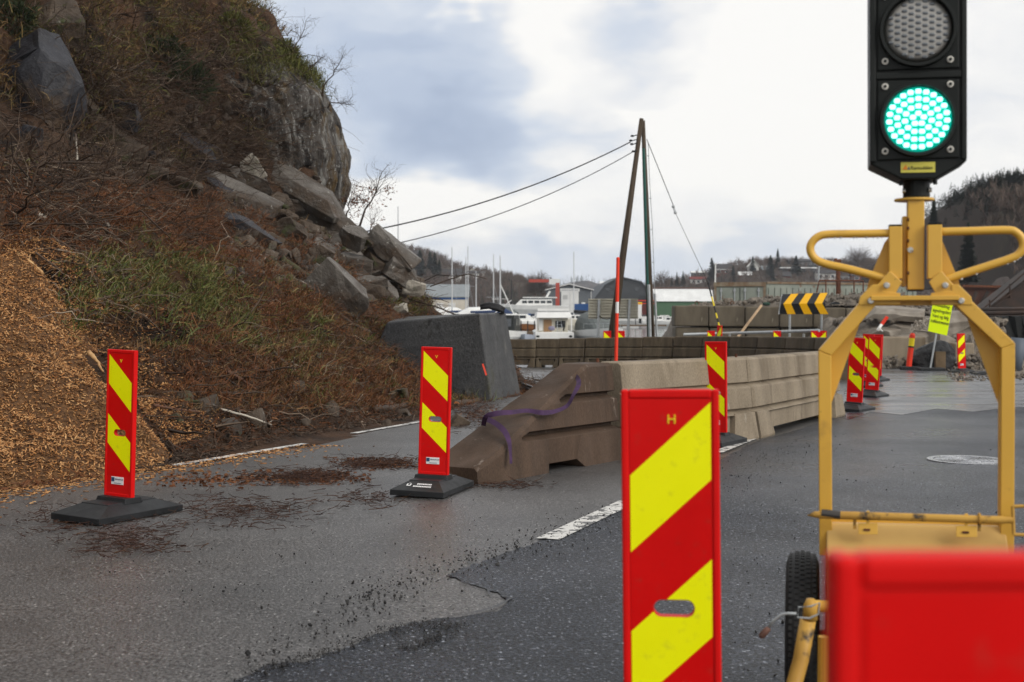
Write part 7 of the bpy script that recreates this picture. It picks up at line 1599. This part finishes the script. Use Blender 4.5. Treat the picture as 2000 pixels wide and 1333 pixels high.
    # 9 row at the left, over the wall
    for px, Y, yaw, lab, L, hm, can in ((915, 170, 190, "white cruiser under a pale tarpaulin above the retaining wall", 8, M_GEL, M_GEL), (942, 180, 20, "motor boat with a navy blue canopy above the retaining wall", 7, M_GEL, M_NAVY), (966, 185, 170, "boat with a grey-green cockpit tent at the foot of a mast", 7.5, M_GEL2, M_GCANV), (984, 178, 12, "boat with a dark blue cover right above the black rubber sheet", 7, M_BLUEHULL, M_NAVY), (893, 190, 15, "white motor boat in front of the blue-striped hall", 8, M_GEL, M_GEL)):
        t = boat(lab, px, Y, yaw, cat="motor boat", z=-.4, low=.62); hull(t, L, 2.6, 1.3, hm, .9); m = MB(); m.loft([[Vector((x, w * math.cos(a), 1.3 + h * math.sin(a) ** .8)) for a in [math.pi * q / 8 for q in range(9)]] for x, w, h in ((-L * .45, 1.0, .9), (-L * .3, 1.2, 2.0), (0, 1.2, 1.9), (L * .2, 1.0, .6))]); m.build("canopy", can, t, world=False)
        cabin(t, 0, L * .3, 1.6, 1.35, .6, M_GEL, .5, 2)
    # sailing boats by their masts
    for px, pt, Y, lab, hm, r in ((778, 404, 150, "sailing boat with the tallest mast, rising behind the rock pile at the left", M_GEL, .10), (795, 480, 240, "sailing boat whose short mast stands between the tallest mast and the dark hilltop house", M_GEL, .10), (883, 483, 170, "sailing boat with the slim mast left of the paired masts at the blue-striped hall", M_GEL, .09), (910, 502, 190, "sailing boat with the shorter of the paired masts at the blue-striped hall", M_BLUEHULL, .09), (914, 481, 186, "sailing boat with the taller of the paired masts at the blue-striped hall", M_GEL, .085), (930, 530, 180, "sailing boat with the stubby mast right of the paired masts", M_GEL2, .10), (964, 497, 165, "sailing boat with the dark cross-tree mast in the middle of the marina", M_GEL, .085), (977, 500, 150, "sailing boat with the pale mast and a furled foresail slanting right", M_GEL, .10)):
        t = boat(lab, px, Y, 85 if px < 900 else 10, name="sail_boat", cat="sailing boat"); hull(t, 8.5, 2.7, 1.2, hm); cabin(t, -1.8, 1.2, 1.8, 1.25, .55, M_GEL, .6, 3); topz = W(px, pt, Y).z - WL
        m = MB(); m.tube([Vector((0, 0, 1)), Vector((0, 0, topz))], [r, r * .7], 8); m.build("mast", M_ALU, t, world=False)
        if pt < 500 or px == 977:
            M2 = local(t).to_3x3(); ax = M2 @ Vector((1, 0, 0)); m = MB()
            for f in ((.42,) if px > 950 else (.5,)): m.tube([Vector((0, 0, topz * f)) - ax * 1.0, Vector((0, 0, topz * f)) + ax * 1.0], .03, 5)
            m.tube([Vector((0, 0, topz * .62)), Vector((0, 0, 1.2)) + ax * (1.9 if px == 977 else 1.1)], .07 if px == 977 else .02, 6); m.build("rigging", M_TRIM if px == 977 else M_STEEL, t, world=False)
        m = MB(); m.tube([Vector((-3, 0, 2.1)), Vector((0, 0, 2.2))], .15, 8); m.build("boom", M_NAVY, t, world=False)
    # jetties
    for px0, px1, Y, lab in ((985, 1050, 118, "brown wooden floating jetty behind the wheelhouse boat"), (1100, 1300, 170, "long low jetty behind the sailing boats")):
        a, b = W(px0, 640, Y), W(px1, 640, Y); t = thing("jetty", lab, "jetty", ((a.x + b.x) / 2, Y, WL)); m = MB(); m.box((0, 0, .32), (b.x - a.x, 2.2, .22)); m.build("deck", material("jetty_timber", (.12, .085, .055), rough=.8), t, world=False); m = MB()
        for q in range(5): m.box(((q - 2) * (b.x - a.x) / 5, -.9, .9), (.1, .1, 1.0))
        m.build("posts", M_RUB, t, world=False)
    t = thing("street_lamp", "tall street lamp with a single arm before the brown hill", "street lamp", W(999, 600, 300)); m = MB(); m.tube([W(999, 600, 300), W(999, 548, 300), W(993, 546.5, 300)], .13, 6); m.build("pole", M_BLK, t)
marina()

# ------------------------------------------------------------------ damp winter air
def haze():
    m = bpy.data.materials.new("damp_air"); m.use_nodes = True; nt = m.node_tree; nt.nodes.clear(); out = nt.nodes.new("ShaderNodeOutputMaterial"); v = nt.nodes.new("ShaderNodeVolumePrincipled")
    v.inputs['Color'].default_value = (.80, .86, .95, 1); v.inputs['Density'].default_value = .00022; nt.links.new(v.outputs[0], out.inputs['Volume'])
    mb = MB(); mb.box((100, 960, 21), (3400, 2100, 52)); tag(mb.build("haze", m), kind="stuff")
haze()
